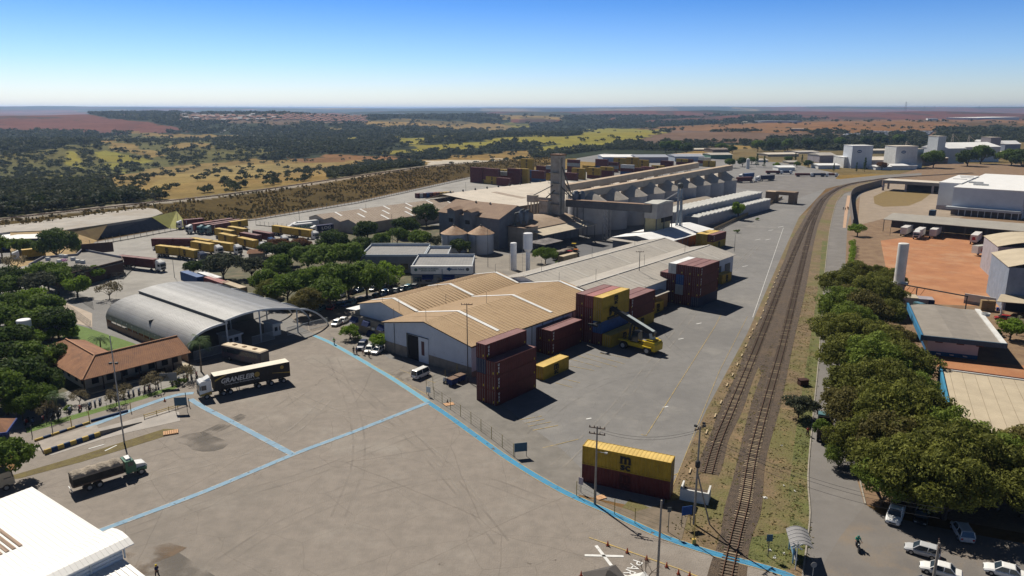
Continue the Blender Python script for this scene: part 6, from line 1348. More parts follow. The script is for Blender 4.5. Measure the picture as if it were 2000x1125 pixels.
def box_trailer(t,L0,L1,hb,ht,m,name='trailer_body',roofm=None):
    o=B().box(-1.28,L0,hb,1.28,L1,ht).out(name,m,t)
    if roofm: B().box(-1.26,L0+.02,ht,1.26,L1-.02,ht+.04).out('trailer_roof',roofm,o)
    return o
# the big one
def graneleiro():
    a,b=g(564,742),g(388,779); L=(b-a).length; rz=math.atan2(-(b.x-a.x),b.y-a.y); t=T('curtain_side_truck','long black curtain side truck with white and yellow cab crossing the plaza','truck',(a+b)/2,rz)
    c=cab(t,L/2-2.3,'white',h=3.7); yl=mat('truck_yellow_band',(.38,.25,.05),(.3,.2,.04),rough=.5)
    for sx in (-1,1): B().hex([(sx*1.24-.02,L/2-2.25,.8),(sx*1.24+.02,L/2-2.25,.8),(sx*1.24+.02,L/2-.1,.8),(sx*1.24-.02,L/2-.1,.8)],[(sx*1.24-.02,L/2-2.25,1.5),(sx*1.24+.02,L/2-2.25,1.5),(sx*1.24+.02,L/2-.1,1.15),(sx*1.24-.02,L/2-.1,1.15)]).out('yellow_band',yl,c)
    bk=mat('curtain_black',(.018,.016,.014),(.028,.022,.018),rough=.6,scale=.8,wave=('Y',.6,.15)); bd=box_trailer(t,-L/2,L/2-2.9,1.25,4.3,bk,roofm=mat('cream_trailer_roof',(.74,.69,.58),(.66,.61,.52),scale=.4))
    B().box(-.45,-L/2,.9,.45,L/2-1.2,1.22).out('chassis',blackp,t)
    for sx in (-1,1):
        x=sx*1.3; B().hex([(x-.01,L/2-2.95,3.2),(x+.01,L/2-2.95,3.2),(x+.01,L/2-5.4,4.2),(x-.01,L/2-5.4,4.2)],[(x-.01,L/2-2.95,3.55),(x+.01,L/2-2.95,3.55),(x+.01,L/2-5,4.28),(x-.01,L/2-5,4.28)]).out('gold_swoosh',yl,bd)
        B().hex([(x-.01,-L/2,2.0),(x+.01,-L/2,2.0),(x+.01,-L/2+3.6,2.62),(x-.01,-L/2+3.6,2.62)],[(x-.01,-L/2,2.25),(x+.01,-L/2,2.25),(x+.01,-L/2+3.6,2.7),(x-.01,-L/2+3.6,2.7)]).out('gold_swoosh',yl,bd)
        wl=mat('curtain_lettering',(.62,.60,.55),(.5,.48,.45))
        sc=text('GRANELEIR',1.35,wl,t,(sx*1.305,.9*0+ (1.6 if sx<0 else .6),3.0),(R(90),0,R(90)*sx),shear=.25,bold=.03,width=6.3)
        B().tube((sx*1.295,sx*0+(-2.2 if sx<0 else 4.3),3.05),(sx*1.32,(-2.2 if sx<0 else 4.3),3.05),.52,n=18).out('emblem',yl,t)
        text('Transportes Rodoviarios Ltda',.5,wl,t,(sx*1.305,1.2*0+.8,2.25),(R(90),0,R(90)*sx),width=6.8)
        B().tube((sx*1.295,-L/2+1.6,3.5),(sx*1.32,-L/2+1.6,3.5),.38,n=14).out('emblem',yl,t)
    for y in [L/2-1.3,L/2-4.4,L/2-5.7,-L/2+1.4,-L/2+3.9,-L/2+6.4]:
        for sx in (-1,1): wheel_part(t,(sx*1.05,y,.52),.52,.5)
    for y in (L/2-7.5,): 
        for sx in (-1,1): B().box(sx*.9-.05,y,.1,sx*.9+.05,y+.15,1.2).out('landing_leg',chrome,t)
    for sx in (-1,1): B().box(sx*1.2-.03,-L/2+8.4,.5,sx*1.2+.03,L/2-8,.62).out('side_guard',chrome,t)
graneleiro()
def tarp_truck(p_rear,p_front,label,col='green',style='bonnet',seed=1,humps=4):
    a,b=g(*p_rear),g(*p_front); L=(b-a).length; rz=math.atan2(-(b.x-a.x),b.y-a.y); t=T('grain_truck',label,'truck',(a+b)/2,rz)
    lb=3.2 if style=='bonnet' else 2.4; cab(t,L/2-lb,col,style='flat' if style!='bonnet' else 'b',h=3.1)
    wd=mat('dark_tarp_side',(.022,.020,.018),(.04,.036,.03),rough=.9,scale=1.2,bump=.3,bscale=3); tp=mat('tarp_cloth',(.33,.28,.22),(.22,.19,.155),rough=.9,scale=.6,detail=6,bump=.8,bscale=2.5)
    y0,y1=-L/2,L/2-lb-.25; B().box(-1.25,y0,1.15,1.25,y1,1.4).out('bed_frame',mat('bed_wood',(.10,.07,.05),(.07,.05,.04)),t)
    B().box(-1.22,y0+.02,1.4,1.22,y1-.02,2.75).out('bed_side',wd,t)
    rs=np.random.RandomState(seed); rg=[]; n=28
    for i in range(n+1):
        y=y0+(y1-y0)*i/n; hh=.16+.34*abs(math.sin(math.pi*humps*i/n))+rs.uniform(-.04,.04); rg.append([(-1.27,y,2.45),(-1.24,y,2.78),(-.7,y,2.8+hh*.7),(0,y,2.82+hh),(.7,y,2.8+hh*.7),(1.24,y,2.78),(1.27,y,2.45)])
    o=B().loft(rg,0,True,False).out('tarpaulin',tp,t); smooth_by_angle(o.data,60)
    B().box(-.45,y0,.85,.45,L/2-1,1.15).out('chassis',blackp,t); B().box(-1.15,y0-.25,.5,1.15,y0-.15,.65).out('rear_bumper',paint('white',PC['white']),t)
    for y in (L/2-1.1 if style=='bonnet' else L/2-1.2,-L/2+2.0,-L/2+3.35):
        for sx in (-1,1): wheel_part(t,(sx*1.0,y,.52),.52,.5)
    return t
tarp_truck((142,962),(287,917),'green bonneted grain truck with a grey tarpaulin over its load on the plaza')
tarp_truck((1080,509),(1118,498),'grain truck with grey tarpaulin waiting beside the small machines near the water towers','beige','flat',3,2)
def left_edge_truck():
    a,b=g(-90,985),g(26,948); L=(b-a).length; t=T('truck','old truck with dark cab cut off by the left edge above the white roof','truck',(a+b)/2,math.atan2(-(b.x-a.x),b.y-a.y)); cab(t,L/2-2.2,'beige',h=2.9,deflector=False); B().box(-1.25,-L/2,1.1,1.25,L/2-2.6,3.0).out('load_body',mat('dark_tarp_side',(.035,.03,.026)),t); B().box(-.45,-L/2,.8,.45,L/2-1,1.1).out('chassis',blackp,t)
    for y in (L/2-1.1,-L/2+1.6):
        for sx in (-1,1): wheel_part(t,(sx*1.0,y,.5),.5,.45)
left_edge_truck()
def coach():
    a,b=g(450,708),g(520,712); d=(g(520,706)-g(447,690)).normalized(); L=12.0; ctr=(g(480,706)); rz=math.atan2(-d.x,d.y)
    t=T('coach','dark coach with a beige roof stopped in the shade of the arched hall','bus',ctr,rz); bs=mat('coach_side',(.03,.06,.09),(.10,.06,.08),rough=.3,scale=.8)
    B().box(-1.25,-L/2,.45,1.25,L/2,3.2).out('body',bs,t); B().hex([(-1.27,-L/2,3.2),(1.27,-L/2,3.2),(1.27,L/2,3.2),(-1.27,L/2,3.2)],[(-1.1,-L/2+.2,3.4),(1.1,-L/2+.2,3.4),(1.1,L/2-.3,3.4),(-1.1,L/2-.3,3.4)]).out('roof',mat('coach_roof',(.62,.52,.38),(.55,.46,.34)),t)
    for sx in (-1,1): B().box(sx*1.26-.01,-L/2+.5,1.8,sx*1.26+.01,L/2-.8,2.8).out('side_windows',glass,t)
    B().box(-1.1,L/2,1.3,1.1,L/2+.03,2.9).out('windscreen',glass,t)
    for y in (-3,0,3.2): B().box(-.4,y-.4,3.4,.4,y+.4,3.52).out('roof_hatch',mat('brown_hatch',(.2,.12,.06)),t)
    for y in (L/2-2.2,-L/2+2.4):
        for sx in (-1,1): wheel_part(t,(sx*1.1,y,.5),.5,.4)
coach()
semi((236,521),(320,531),'white','white cab container truck leaving the truck yard alone',['maroon','maroon'],blab=['maroon container on the lone truck, rear one','maroon container on the lone truck, just behind the cab'])
semi((313,500),(374,507),'white','white cab truck at the left end of the yellow row',['yellow'],Lt=17,blab='yellow container on the truck at the left end of the row')
semi((350,503),(400,514),'darkblue','dark blue cab truck in the yellow row',['yellow'],Lt=17,blab='yellow container behind the dark blue cab')
semi((300,486),(396,486),'white','white cab truck behind the yellow row carrying two dark red boxes',['maroon','maroon'],blab=['dark red container on the long rear truck, left one','dark red container on the long rear truck, right one'])
semi((385,492),(432,500),'white','white cab truck second from the right in the front yellow row',['yellow'],Lt=17,blab='yellow container second from the right in the front row')
semi((376,484),(470,499),'white','white cab truck carrying two yellow boxes behind the small palm',['yellow','yellow'],blab=['yellow container on the two box truck, rear','yellow container on the two box truck, next to cab'])
semi((432,474),(518,494),'white','white cab truck nearest the garden with two yellow boxes',['yellow','yellow'],blab=['yellow container on the truck nearest the garden, rear','yellow container on the truck nearest the garden, front'])
semi((425,464),(535,484),'blue','blue cab truck in the back row behind the yellow boxes',['yellow','maroon'],blab=['yellow container on the back row truck','dark red container on the back row truck'])
semi((450,460),(560,480),'white','truck half hidden behind the rusty leafed trees',['yellow','maroon'],blab=['yellow container on the half hidden truck','dark red container on the half hidden truck'])
semi((536,458),(620,470),'white','truck with yellow boxes left of the brick shed',['yellow','yellow'],blab=['yellow container left of the brick shed, left one','yellow container left of the brick shed, right one'])
semi((398,443),(346,448),'white','white cab truck at the far left of the top row by the slope',['maroon'],blab='maroon container on the far left truck by the slope')
semi((455,443),(366,457),'white','white cab truck second in the top row by the slope',['maroon','rose'],blab=['maroon container on the second truck of the top row, rear','faded red container on the second truck of the top row'])
semi((470,445),(388,458),'teal','teal cab truck third in the top row',['maroon','maroon'],blab=['maroon container on the third truck of the top row, rear','maroon container on the third truck of the top row, front'])
semi((482,446),(402,459),'teal','dark teal cab truck at the right end of the top row',['yellow','maroon'],blab=['yellow container at the right end of the top row','maroon container behind the rightmost cab of the top row'])
semi((90,505),(25,512),'white','truck at the far left beside the dark tree',['yellow'],blab='yellow container beside the big dark tree at the left')
t=semi((610,452),(562,457),'white','white curtain truck with green lettering parked by the striped roof hall',cname='curtain_truck'); q=t; Lq=(g(562,457)-g(610,452)).length; bd=box_trailer(t,-Lq/2,Lq/2-2.9,1.3,4.1,mat('trailer_white',(.55,.56,.56),(.48,.48,.48),scale=.6))
for sx in (-1,1): text('EVERGREEN',1.6,mat('evergreen_green',(.01,.14,.05)),t,(sx*1.29,-1.2,2.8),(R(90),0,R(90)*sx),bold=.06,width=8.5)
t=semi((650,454),(608,459),'white','white cab truck with a dark navy box and white lettering by the striped roof hall',cname='box_truck'); Lq=(g(608,459)-g(650,454)).length; box_trailer(t,-Lq/2,Lq/2-2.7,1.2,4.0,mat('trailer_navy',(.015,.02,.06),(.02,.025,.07)))
for sx in (-1,1): text('LOG',1.9,txw,t,(sx*1.29,-1.6,2.7),(R(90),0,R(90)*sx),bold=.05,width=4.5)
t=semi((622,446),(570,452),'white','plain white curtain truck behind the one with green lettering',cname='curtain_truck'); Lq=(g(570,452)-g(622,446)).length; box_trailer(t,-Lq/2,Lq/2-2.9,1.3,4.1,MT['trailer_white'])
# truck row behind the arched hall
for px_,py_,c,l in ((378,560,'blue','bright blue container behind the arched hall, left end'),(425,572,'rose','faded red container behind the arched hall'),(412,562,'white','white container behind the blue one and the arched hall'),(458,582,'tan','beige container behind the arched hall, right end')):
    q=g(px_,py_); container(c,(q.x,q.y,1.3),hd((360,548),(480,592)),l,12.19,'','containers behind the arched hall')
t=T('truck','white cab truck parked behind the arched hall','truck',g(447,592),hd((400,572),(480,602))); cab(t,-1,'white'); B().box(-1.2,-24,.9,1.2,-1.2,1.28).out('chassis',blackp,t)
for y in (0,-5,-12,-20):
    for sx in (-1,1): wheel_part(t,(sx*1.05,y,.5),.5,.45)
# road truck under the tree, far right trucks
t=T('dump_truck','dark truck with an open body driving up the east road under the trees','truck',g(1610,848),hd((1607,860),(1608,800))); cab(t,1.5,'teal',h=2.9,deflector=False)
b=B(); b.box(-1.25,-4.4,1.1,1.25,1.2,1.25); 
for q_ in ((-1.25,-4.4,1.25,-1.17,1.2,2.4),(1.17,-4.4,1.25,1.25,1.2,2.4),(-1.17,-4.4,1.25,1.17,-4.3,2.3),(-1.17,1.1,1.25,1.17,1.2,2.7)): b.box(*q_)
b.out('open_body',mat('dark_brown_body',(.05,.035,.025),(.03,.02,.018)),t); B().box(-.45,-4.3,.8,.45,3,1.1).out('chassis',blackp,t)
for y in (2.6,-2,-3.3):
    for sx in (-1,1): wheel_part(t,(sx*1.0,y,.5),.5,.45)
wt=mat('trailer_offwhite',(.6,.58,.56),(.5,.48,.46),scale=.6); rt=mat('trailer_logo_red',(.35,.03,.03))
for i,(x,y,kind,l) in enumerate([(1763,462,'box','white box trailer parked first from the left under the long open shed'),(1788,468,'cab','white and blue truck cab parked second under the long open shed'),(1820,466,'box','white box trailer parked third under the long open shed'),(1900,478,'logo','white trailer with a red mark parked fourth under the long open shed'),(1968,478,'box','white trailer parked last under the shed by the concrete hall')]):
    t=T('parked_truck' if kind=='cab' else 'box_trailer',l,'truck' if kind=='cab' else 'trailer',g(x,y),AZ+math.pi,)
    yb=0
    B().box(-1.28,-12,1.1,1.28,0 if kind!='cab' else -2.8,4.0).out('box_body',wt,t); B().box(-.4,-12,.7,.4,0,1.05).out('chassis',blackp,t)
    if kind=='cab': cab(t,-2.3,'white',h=3.5)
    if kind=='logo': B().hex([(-.7,.0,1.9),(.7,.0,1.9),(.7,.02,1.9),(-.7,.02,1.9)],[(-.5,.0,3.2),(.5,.0,3.2),(.5,.02,3.2),(-.5,.02,3.2)]).out('red_mark',rt,t)
    for yy in (-10.6,-9.2,-1.2):
        for sx in (-1,1): wheel_part(t,(sx*1.05,yy,.5),.5,.4)
a,b_=g(1985,492),g(1902,500); L=16; rz=math.atan2(-(b_.x-a.x),b_.y-a.y); t=T('curtain_truck','white trailer with red mark and dark lettering beside the concrete hall','trailer',b_+(a-b_).normalized()*L/2,rz)
box_trailer(t,-L/2,L/2,1.1,3.9,wt,roofm=mat('trailer_grey_roof',(.42,.40,.36),(.36,.34,.3)))
for sx in (-1,1): text('TRANSPORTES',.9,rt,t,(sx*1.29,-1,2.5),(R(90),0,R(90)*sx),bold=.03,width=7); B().tube((sx*1.28,5.5,2.4),(sx*1.3,5.5,2.4),.8,n=14).out('emblem',rt,t)
for yy in (-6.5,-5.2,4.5):
    for sx in (-1,1): wheel_part(t,(sx*1.05,yy,.5),.5,.4)
# small machines by the water towers
for i,(x,y,c,l) in enumerate([(1100,503,'orange','small orange tractor, left of the three near the water towers'),(1112,505,'red','small red tractor, middle of the three near the water towers'),(1124,502,'orange','small orange tractor, right of the three near the water towers'),(1120,490,'yellow','yellow loader behind the three small tractors')]):
    t=T('tractor',l,'tractor',g(x,y),AZ+math.pi+R(20)); P_=paint(c,PC[c]); B().box(-.6,-1.6,.8,.6,1.8,1.5).out('body',P_,t); B().box(-.75,-1.3,1.5,.75,.2,2.8).out('cab_glass',glass,t); B().box(-.85,-1.4,2.8,.85,.3,2.95).out('cab_roof',P_,t); B().box(-1.0,1.9,.3,1.0,2.5,1.0).out('bucket',blackp,t)
    for yy,r in ((-1.1,.75),(1.2,.5)):
        for sx in (-1,1): wheel_part(t,(sx*.85,yy,r),r,.35)
q=g(1109,512); container('tan',(q.x,q.y,0),AZ,'beige shed like container with a white top beside the grey roof',9,'')
# motorbikes
MB=[]
def moto_proto(cols):
    parts=[]; P_=paint(cols,PC[cols])
    b=B(); b.hex([(-.13,-.55,.72),(.13,-.55,.72),(.1,.1,.62),(-.1,.1,.62)],[(-.12,-.7,.9),(.12,-.7,.9),(.12,.1,.8),(-.12,.1,.8)]); parts.append(('seat',b.mesh('seat',blackp)))
    b=B(); b.hex([(-.13,.08,.6),(.13,.08,.6),(.1,.6,.7),(-.1,.6,.7)],[(-.15,.08,.92),(.15,.08,.92),(.1,.52,.98),(-.1,.52,.98)]); b.box(-.12,-.3,.3,.12,.3,.6); parts.append(('tank',b.mesh('tank',P_)))
    b=B(); b.tube((0,.75,.32),(0,.5,1.0),.035,n=6); b.tube((0,-.62,.32),(0,.2,.5),.04,n=6); parts.append(('fork',b.mesh('fork',chrome)))
    b=B(); b.tube((-.36,.42,1.08),(.36,.42,1.08),.022,n=6); b.tube((-.34,.46,1.1),(-.38,.46,1.25),.015,n=5); b.tube((.34,.46,1.1),(.38,.46,1.25),.015,n=5); parts.append(('handlebar',b.mesh('handlebar',blackp)))
    b=B(); b.lathe([(.02,1.0),(.09,1.05),(.02,1.12)],(0,.6,-.1),10); parts.append(('headlight',b.mesh('headlight',lampw)))
    for y in (-.62,.75): parts.append(('wheel',B().wheel((0,y,.31),.31,.1,'x',16).mesh('wheel',tyre)))
    return parts
MPR={c:moto_proto(c) for c in ('black','red','blue','grey','white')}
def moto(c,loc,rz,label,group='motorbikes parked along the verge',s=1.0,name='motorbike'):
    t=T(name,label,'motorbike',loc,rz,group); t.scale=(s*1.15,s*1.1,s*1.1)
    for n,me in MPR[c]:
        o=bpy.data.objects.new(n,me); COL.objects.link(o); o.parent=t
    return t
ml=[(53,828),(65,828),(85,822),(104,816),(117,809),(137,805),(157,801),(176,796),(186,792),(196,788),(216,782),(228,780),(242,777),(252,773),(261,771),(272,768),(283,765),(292,762),(309,757),(336,752),(350,746),(360,743),(366,741),(374,739),(384,735)]
cc=['red','blue','red','black','grey','blue','red','blue','blue','blue','red','blue','grey','blue','blue','blue','red','red','black','black','blue','red','red','blue','red']
CW2=dict(red='red',blue='blue',black='black',grey='grey',white='white')
for i,(x,y) in enumerate(ml): moto(cc[i],g(x,y),AZ+R(90)+math.pi+R(rnd(-8,8))+R(-30),f'{cc[i]} motorbike, {ORD[i]} from the kiosk end of the verge row')
for i,(x,y,c) in enumerate([(322,735,'white'),(332,732,'black'),(275,742,'blue')]): moto(c,g(x,y),rnd(0,3),['white scooter before the end of the tiled building','black scooter right of the white one by the tiled building','blue motorbike in the veranda shade of the tiled building'][i],'scooters by the tiled building')
# ================= people =================
skin=mat('skin',(.30,.16,.10),(.26,.14,.09),rough=.6,scale=6); hairm=mat('dark_hair',(.02,.015,.012),(.03,.02,.015)); shoe=mat('shoe',(.03,.025,.02))
def skel(points,edges,radii,name,m,sub=1):
    me=bpy.data.meshes.new(name); me.from_pydata(points,edges,[]); o=bpy.data.objects.new(name,me); COL.objects.link(o)
    sk=o.modifiers.new('skin','SKIN'); 
    for i,v in enumerate(me.skin_vertices[0].data): v.radius=(radii[i],radii[i]); v.use_root=(i==0)
    sk.use_smooth_shade=True
    if sub: s=o.modifiers.new('sub','SUBSURF'); s.levels=sub; s.render_levels=sub
    me.materials.append(m); dg=bpy.context.evaluated_depsgraph_get(); dg.update(); m2=bpy.data.meshes.new_from_object(o.evaluated_get(dg)); bpy.data.objects.remove(o); bpy.data.meshes.remove(me)
    m2.name=name; 
    if not m2.materials: m2.materials.append(m)
    return m2
POSE={}
POSE['stand']=dict(hip=(0,0,.95),chest=(0,.0,1.35),neck=(0,.01,1.5),head=(0,.03,1.63),sh=.19,el=((-.27,-.03,1.14),(.27,-.03,1.14)),wr=((-.29,.06,.90),(.29,.06,.90)),kn=((-.10,.03,.50),(.11,.01,.50)),an=((-.11,-.02,.08),(.13,-.02,.08)))
POSE['walk']=dict(hip=(0,0,.93),chest=(0,.03,1.33),neck=(0,.04,1.48),head=(0,.07,1.61),sh=.19,el=((-.26,-.12,1.13),(.26,.06,1.12)),wr=((-.27,-.06,.90),(.27,.24,.94)),kn=((-.09,.20,.54),(.09,-.06,.49)),an=((-.10,.24,.09),(.10,-.32,.14)))
POSE['ride']=dict(hip=(0,-.28,.93),chest=(0,-.12,1.33),neck=(0,-.06,1.46),head=(0,0,1.58),sh=.2,el=((-.30,.08,1.12),(.30,.08,1.12)),wr=((-.33,.40,1.16),(.33,.40,1.16)),kn=((-.2,.15,.82),(.2,.15,.82)),an=((-.17,.0,.40),(.17,.0,.40)))
def person(loc,rz,pose,label,top,bottom,cap=None,s=1.0,vest=None):
    p=POSE[pose]; t=T('person',label,'person',loc,rz); t.scale=(s,s,s)
    V=[p['hip'],((p['hip'][0]+p['chest'][0])/2,(p['hip'][1]+p['chest'][1])/2,(p['hip'][2]+p['chest'][2])/2),p['chest'],p['neck'],p['head']]; Rr=[.12,.115,.135,.055,.095]; E=[(0,1),(1,2),(2,3),(3,4)]
    for k,sx in ((0,-1),(1,1)):
        i=len(V); V+= [(sx*p['sh'],p['chest'][1],p['chest'][2]+.07),p['el'][k],p['wr'][k]]; Rr+=[.062,.047,.034]; E+=[(2,i),(i,i+1),(i+1,i+2)]
        w=Vector(p['wr'][k]); d=(w-Vector(p['el'][k])).normalized(); palm=w+d*.08; j=len(V); V.append(tuple(palm)); Rr.append(.034); E.append((i+2,j)); side=Vector((0,1,0)) if abs(d.y)<.7 else Vector((1,0,0))
        for f in range(5):
            off=side*((f-1.5)*.022) if f<4 else side*.05+d*-.04; tip=palm+off+d*(.075-.006*abs(f-1.5) if f<4 else .06); q=len(V); V.append(tuple(tip)); Rr.append(.010); E.append((j,q))
        i=len(V); V+= [(sx*.09,p['hip'][1],p['hip'][2]-.06),p['kn'][k],p['an'][k],(p['an'][k][0],p['an'][k][1]+.16,p['an'][k][2]-.045)]; Rr+=[.095,.066,.045,.04]; E+=[(0,i),(i,i+1),(i+1,i+2),(i+2,i+3)]
    me=skel([tuple(v) for v in V],E,Rr,'body',skin); o=bpy.data.objects.new('body',me); COL.objects.link(o); o.parent=t
    # shirt: torso and upper arms
    Vs=[V[0],V[1],V[2],tuple(Vector(V[2]).lerp(Vector(V[3]),.6))]; Rs=[.14,.145,.165,.09]; Es=[(0,1),(1,2),(2,3)]
    for k,sx in ((0,-1),(1,1)): i=len(Vs); Vs+=[(sx*p['sh'],p['chest'][1],p['chest'][2]+.07),tuple(Vector((sx*p['sh'],p['chest'][1],p['chest'][2]+.07)).lerp(Vector(p['el'][k]),.85))]; Rs+=[.085,.068]; Es+=[(2,i),(i,i+1)]
    me=skel(Vs,Es,Rs,'shirt',top); o=bpy.data.objects.new('shirt',me); COL.objects.link(o); o.parent=t
    Vs=[tuple(Vector(p['hip'])+Vector((0,0,.04)))]; Rs=[.15]; Es=[]
    for k,sx in ((0,-1),(1,1)): i=len(Vs); Vs+=[(sx*.09,p['hip'][1],p['hip'][2]-.06),p['kn'][k],p['an'][k]]; Rs+=[.115,.085,.068]; Es+=[(0,i),(i,i+1),(i+1,i+2)]
    me=skel(Vs,Es,Rs,'trousers',bottom); o=bpy.data.objects.new('trousers',me); COL.objects.link(o); o.parent=t
    hx,hy,hz_=p['head']; 
    if cap: b=B().lathe([(.14,-.02),(.145,.03),(.11,.12),(.02,.15)],(hx,hy,hz_),14).out('helmet',cap,t,True)
    else: B().lathe([(.112,-.02),(.118,.03),(.09,.10),(.02,.13)],(hx,hy-.015,hz_),12).out('hair',hairm,t,True)
    B().hex([(-.015,hy+.09,hz_-.02),(.015,hy+.09,hz_-.02),(.012,hy+.12,hz_-.03),(-.012,hy+.12,hz_-.03)],[(-.01,hy+.09,hz_+.02),(.01,hy+.09,hz_+.02),(.008,hy+.1,hz_+.02),(-.008,hy+.1,hz_+.02)]).out('nose',skin,t)
    for sx in (-1,1): B().lathe([(.002,-.012),(.013,0),(.002,.012)],(sx*.038,hy+.09,hz_+.015),8).out('eye',hairm,t)
    B().box(-.03,hy+.085,hz_-.062,.03,hy+.1,hz_-.052).out('mouth',mat('lips',(.25,.09,.07)),t)
    for sx in (-1,1): B().lathe([(.002,-.03),(.02,0),(.002,.03)],(sx*.1,hy,hz_),8).out('ear',skin,t)
    return t
cl=lambda n,c: mat('cloth_'+n,c,tuple(x*.8 for x in c),rough=.9,scale=5)
person(g(1577,852),R(20),'walk','person in a red shirt and dark trousers walking on the grass by the road',cl('red',(.35,.04,.03)),cl('dark',(.02,.02,.025)))
person(g(653,673),R(160),'walk','person in a green vest walking along the blue lane corner',cl('hivis',(.18,.45,.05)),cl('navy',(.03,.04,.09)))
person(g(691,691),R(200),'stand','person in black at the left of the group on the blue lane',cl('black',(.02,.02,.02)),cl('dark',(.02,.02,.025)))
person(g(697,692),R(160),'stand','person in dark blue second in the group on the blue lane',cl('blue',(.03,.05,.12)),cl('dark',(.02,.02,.025)))
person(g(709,693),R(220),'walk','person in a white shirt near the dark blue car',cl('white',(.6,.6,.58)),cl('red2',(.2,.05,.05)))
person(g(721,698),R(150),'stand','person in a brown shirt at the right of the group',cl('brown',(.2,.12,.05)),cl('black',(.02,.02,.02)))
person(g(308,1128),R(60),'walk','person with a yellow helmet at the bottom edge by the white building',cl('navy',(.03,.04,.09)),cl('dark',(.02,.02,.025)),cap=mat('yellow_helmet',(.6,.42,.03)))
for i,(x,y) in enumerate([(1647,410),(1651,411),(1657,410),(1655,409)]): person(g(x,y),R(180),'walk',f'person walking on the sandy path by the boundary wall, {ORD[i]} of four',cl(['black','dark','brown','red'][i],(.05,.04,.04)),cl('dark',(.02,.02,.025)))
mo=moto('black',g(1674,1072),hd((1669,1058),(1678,1086)),'black motorbike ridden by the person in green on the east road',None)
rm=person(g(1674,1072),hd((1669,1058),(1678,1086)),'ride','person in a teal green shirt and helmet riding the motorbike on the road',cl('teal',(.03,.30,.20)),cl('grey',(.07,.07,.08)),cap=mat('teal_helmet',(.03,.16,.13),rough=.3),s=1.1)
# ================= poles, fences, signs and small things =================
concp=mat('pole_concrete',(.30,.27,.23),(.22,.2,.17),scale=1.5,detail=6); insul=mat('insulator',(.10,.06,.05),rough=.3)
def pole(px,py,top,label,arms=1,lamp=False,r=.17,m=None,name='utility_pole',cat='utility pole',ang=0.0,h=None):
    q=g(px,py); h=h or hgt(px,py,top); t=T(name,label,cat,q,ang); B().tube((0,0,-.1),(0,0,h),r,r*.62,10).out('shaft',m or concp,t)
    for k in range(arms):
        z=h-.35-k*.9; b=B(); b.box(-1.15,-.08,z,1.15,.04,z+.12); o=b.out('crossarm',mat('wooden_arm',(.14,.10,.075)),t)
        for x in (-1.05,-.4,.4,1.05): B().lathe([(.03,0),(.08,.05),(.05,.12),(.08,.18),(.02,.24)],(x,0,z+.12),8).out('insulator',insul,o)
    if lamp: b=B(); b.tube((0,0,h-.6),(0,-1.3,h-.1),.04,n=6); b.box(-.12,-1.9,h-.16,.12,-1.2,h-.04); b.out('lamp_arm',steel,t)
    return t
t=pole(1162,985,832,'concrete pole with two crossarms beside the yellow container by the crossing',2,ang=R(-20))
b=B(); b.tube((-.1,0,8.1),(1.5,-.7,8.5),.04,n=6); b.box(1.3,-.9,8.4,1.7,-.55,8.55); b.out('lamp_arm',steel,t)
t=pole(1355,1024,832,'tall concrete pole with cameras beside the white buffer wall',1,ang=R(40))
for x,y in ((-.7,.2),(.2,-.5),(.8,0)): B().box(x-.12,y-.18,14.3,x+.12,y+.18,14.55).out('camera',blackp,t)
B().lathe([(.28,0),(.34,.2),(.34,.7),(.28,.9)],(0,0,8.4),10).out('cable_coil',blackp,t); B().tube((1.6,-1.4,0),(.1,0,7.5),.10,n=8).out('stay_post',concp,t)
pole(1284,1128,977,'concrete lamp pole at the bottom edge right of the road cross marking',0,r=.17,ang=R(10))
pole(914,746,592,'slim dark pole with a small crossarm in front of the white gable',1,r=.12,m=metalg); pole(1246,585,490,'slim pole with a crossarm rising above the grey warehouse roof',1,r=.14,m=metalg)
t=pole(243,866,655,'very tall thin lamp mast on the grassy traffic island',0,r=.13,m=steel)
for x in (-.5,.5): B().box(x-.2,-.2,14.0,x+.2,.2,14.3).out('floodlight',blackp,t)
B().beam((-.6,0,14.2),(.6,0,14.2),.06,.06).out('lamp_bracket',steel,t)
t=pole(1820,1152,1060,'concrete pole with an insulator frame in front of the silver hatchback',1,r=.2,ang=R(60)); 
for i,(x,y,tp,l) in enumerate([(341,542,500,'lamp mast behind the arched hall in the truck yard'),(349,445,393,'dark mast at the foot of the grassy slope'),(768,500,418,'thin mast beside the striped roof hall'),(1434,492,458,'thin mast at the corner of the grey warehouse'),(953,522,447,'rusty mast between the silos and the office'),(585,430,404,'thin mast on the north yard'),(910,378,355,'thin mast behind the pale roof warehouse'),(212,478,456,'small mast on the truck yard fence'),(760,590,520,'lamp post in the staff car park'),(1738,460,437,'thin post by the open shed'),(715,413,398,'mast left of the container row'),(625,402,382,'mast on the far yard fence')]):
    pole(x,y,tp,l,0,r=.09,m=metalg,name='lamp_mast',cat='mast')
def signboard(px,py,w,h,z,label,m,rz=0,legs=2,txt=None):
    t=T('signboard',label,'sign',g(px,py),rz); B().box(-w/2,-.03,z,w/2,.03,z+h).out('board',m,t)
    for x in ((-w/2+.1,w/2-.1) if legs==2 else (0,)): B().tube((x,.07,0),(x,.07,z+h*.8),.05,n=6).out('leg',metalg,t)
    return t
bsg=mat('sign_blue_grey',(.06,.12,.17),(.05,.1,.14)); bl2=mat('sign_blue',(.02,.07,.24),(.02,.06,.2)); gys=mat('sign_back_grey',(.25,.25,.25),(.2,.2,.2))
signboard(1017,893,2.1,1.5,1.0,'blue grey signboard on two legs at the end of the yellow post fence',bsg,R(12)); signboard(1340,1028,1.5,1.3,1.7,'bright blue signboard tilted beside the tall concrete pole',bl2,R(15)); signboard(1500,1088,.75,.95,2.2,'dark blue sign on a single post on the grass strip',bsg,0,1)
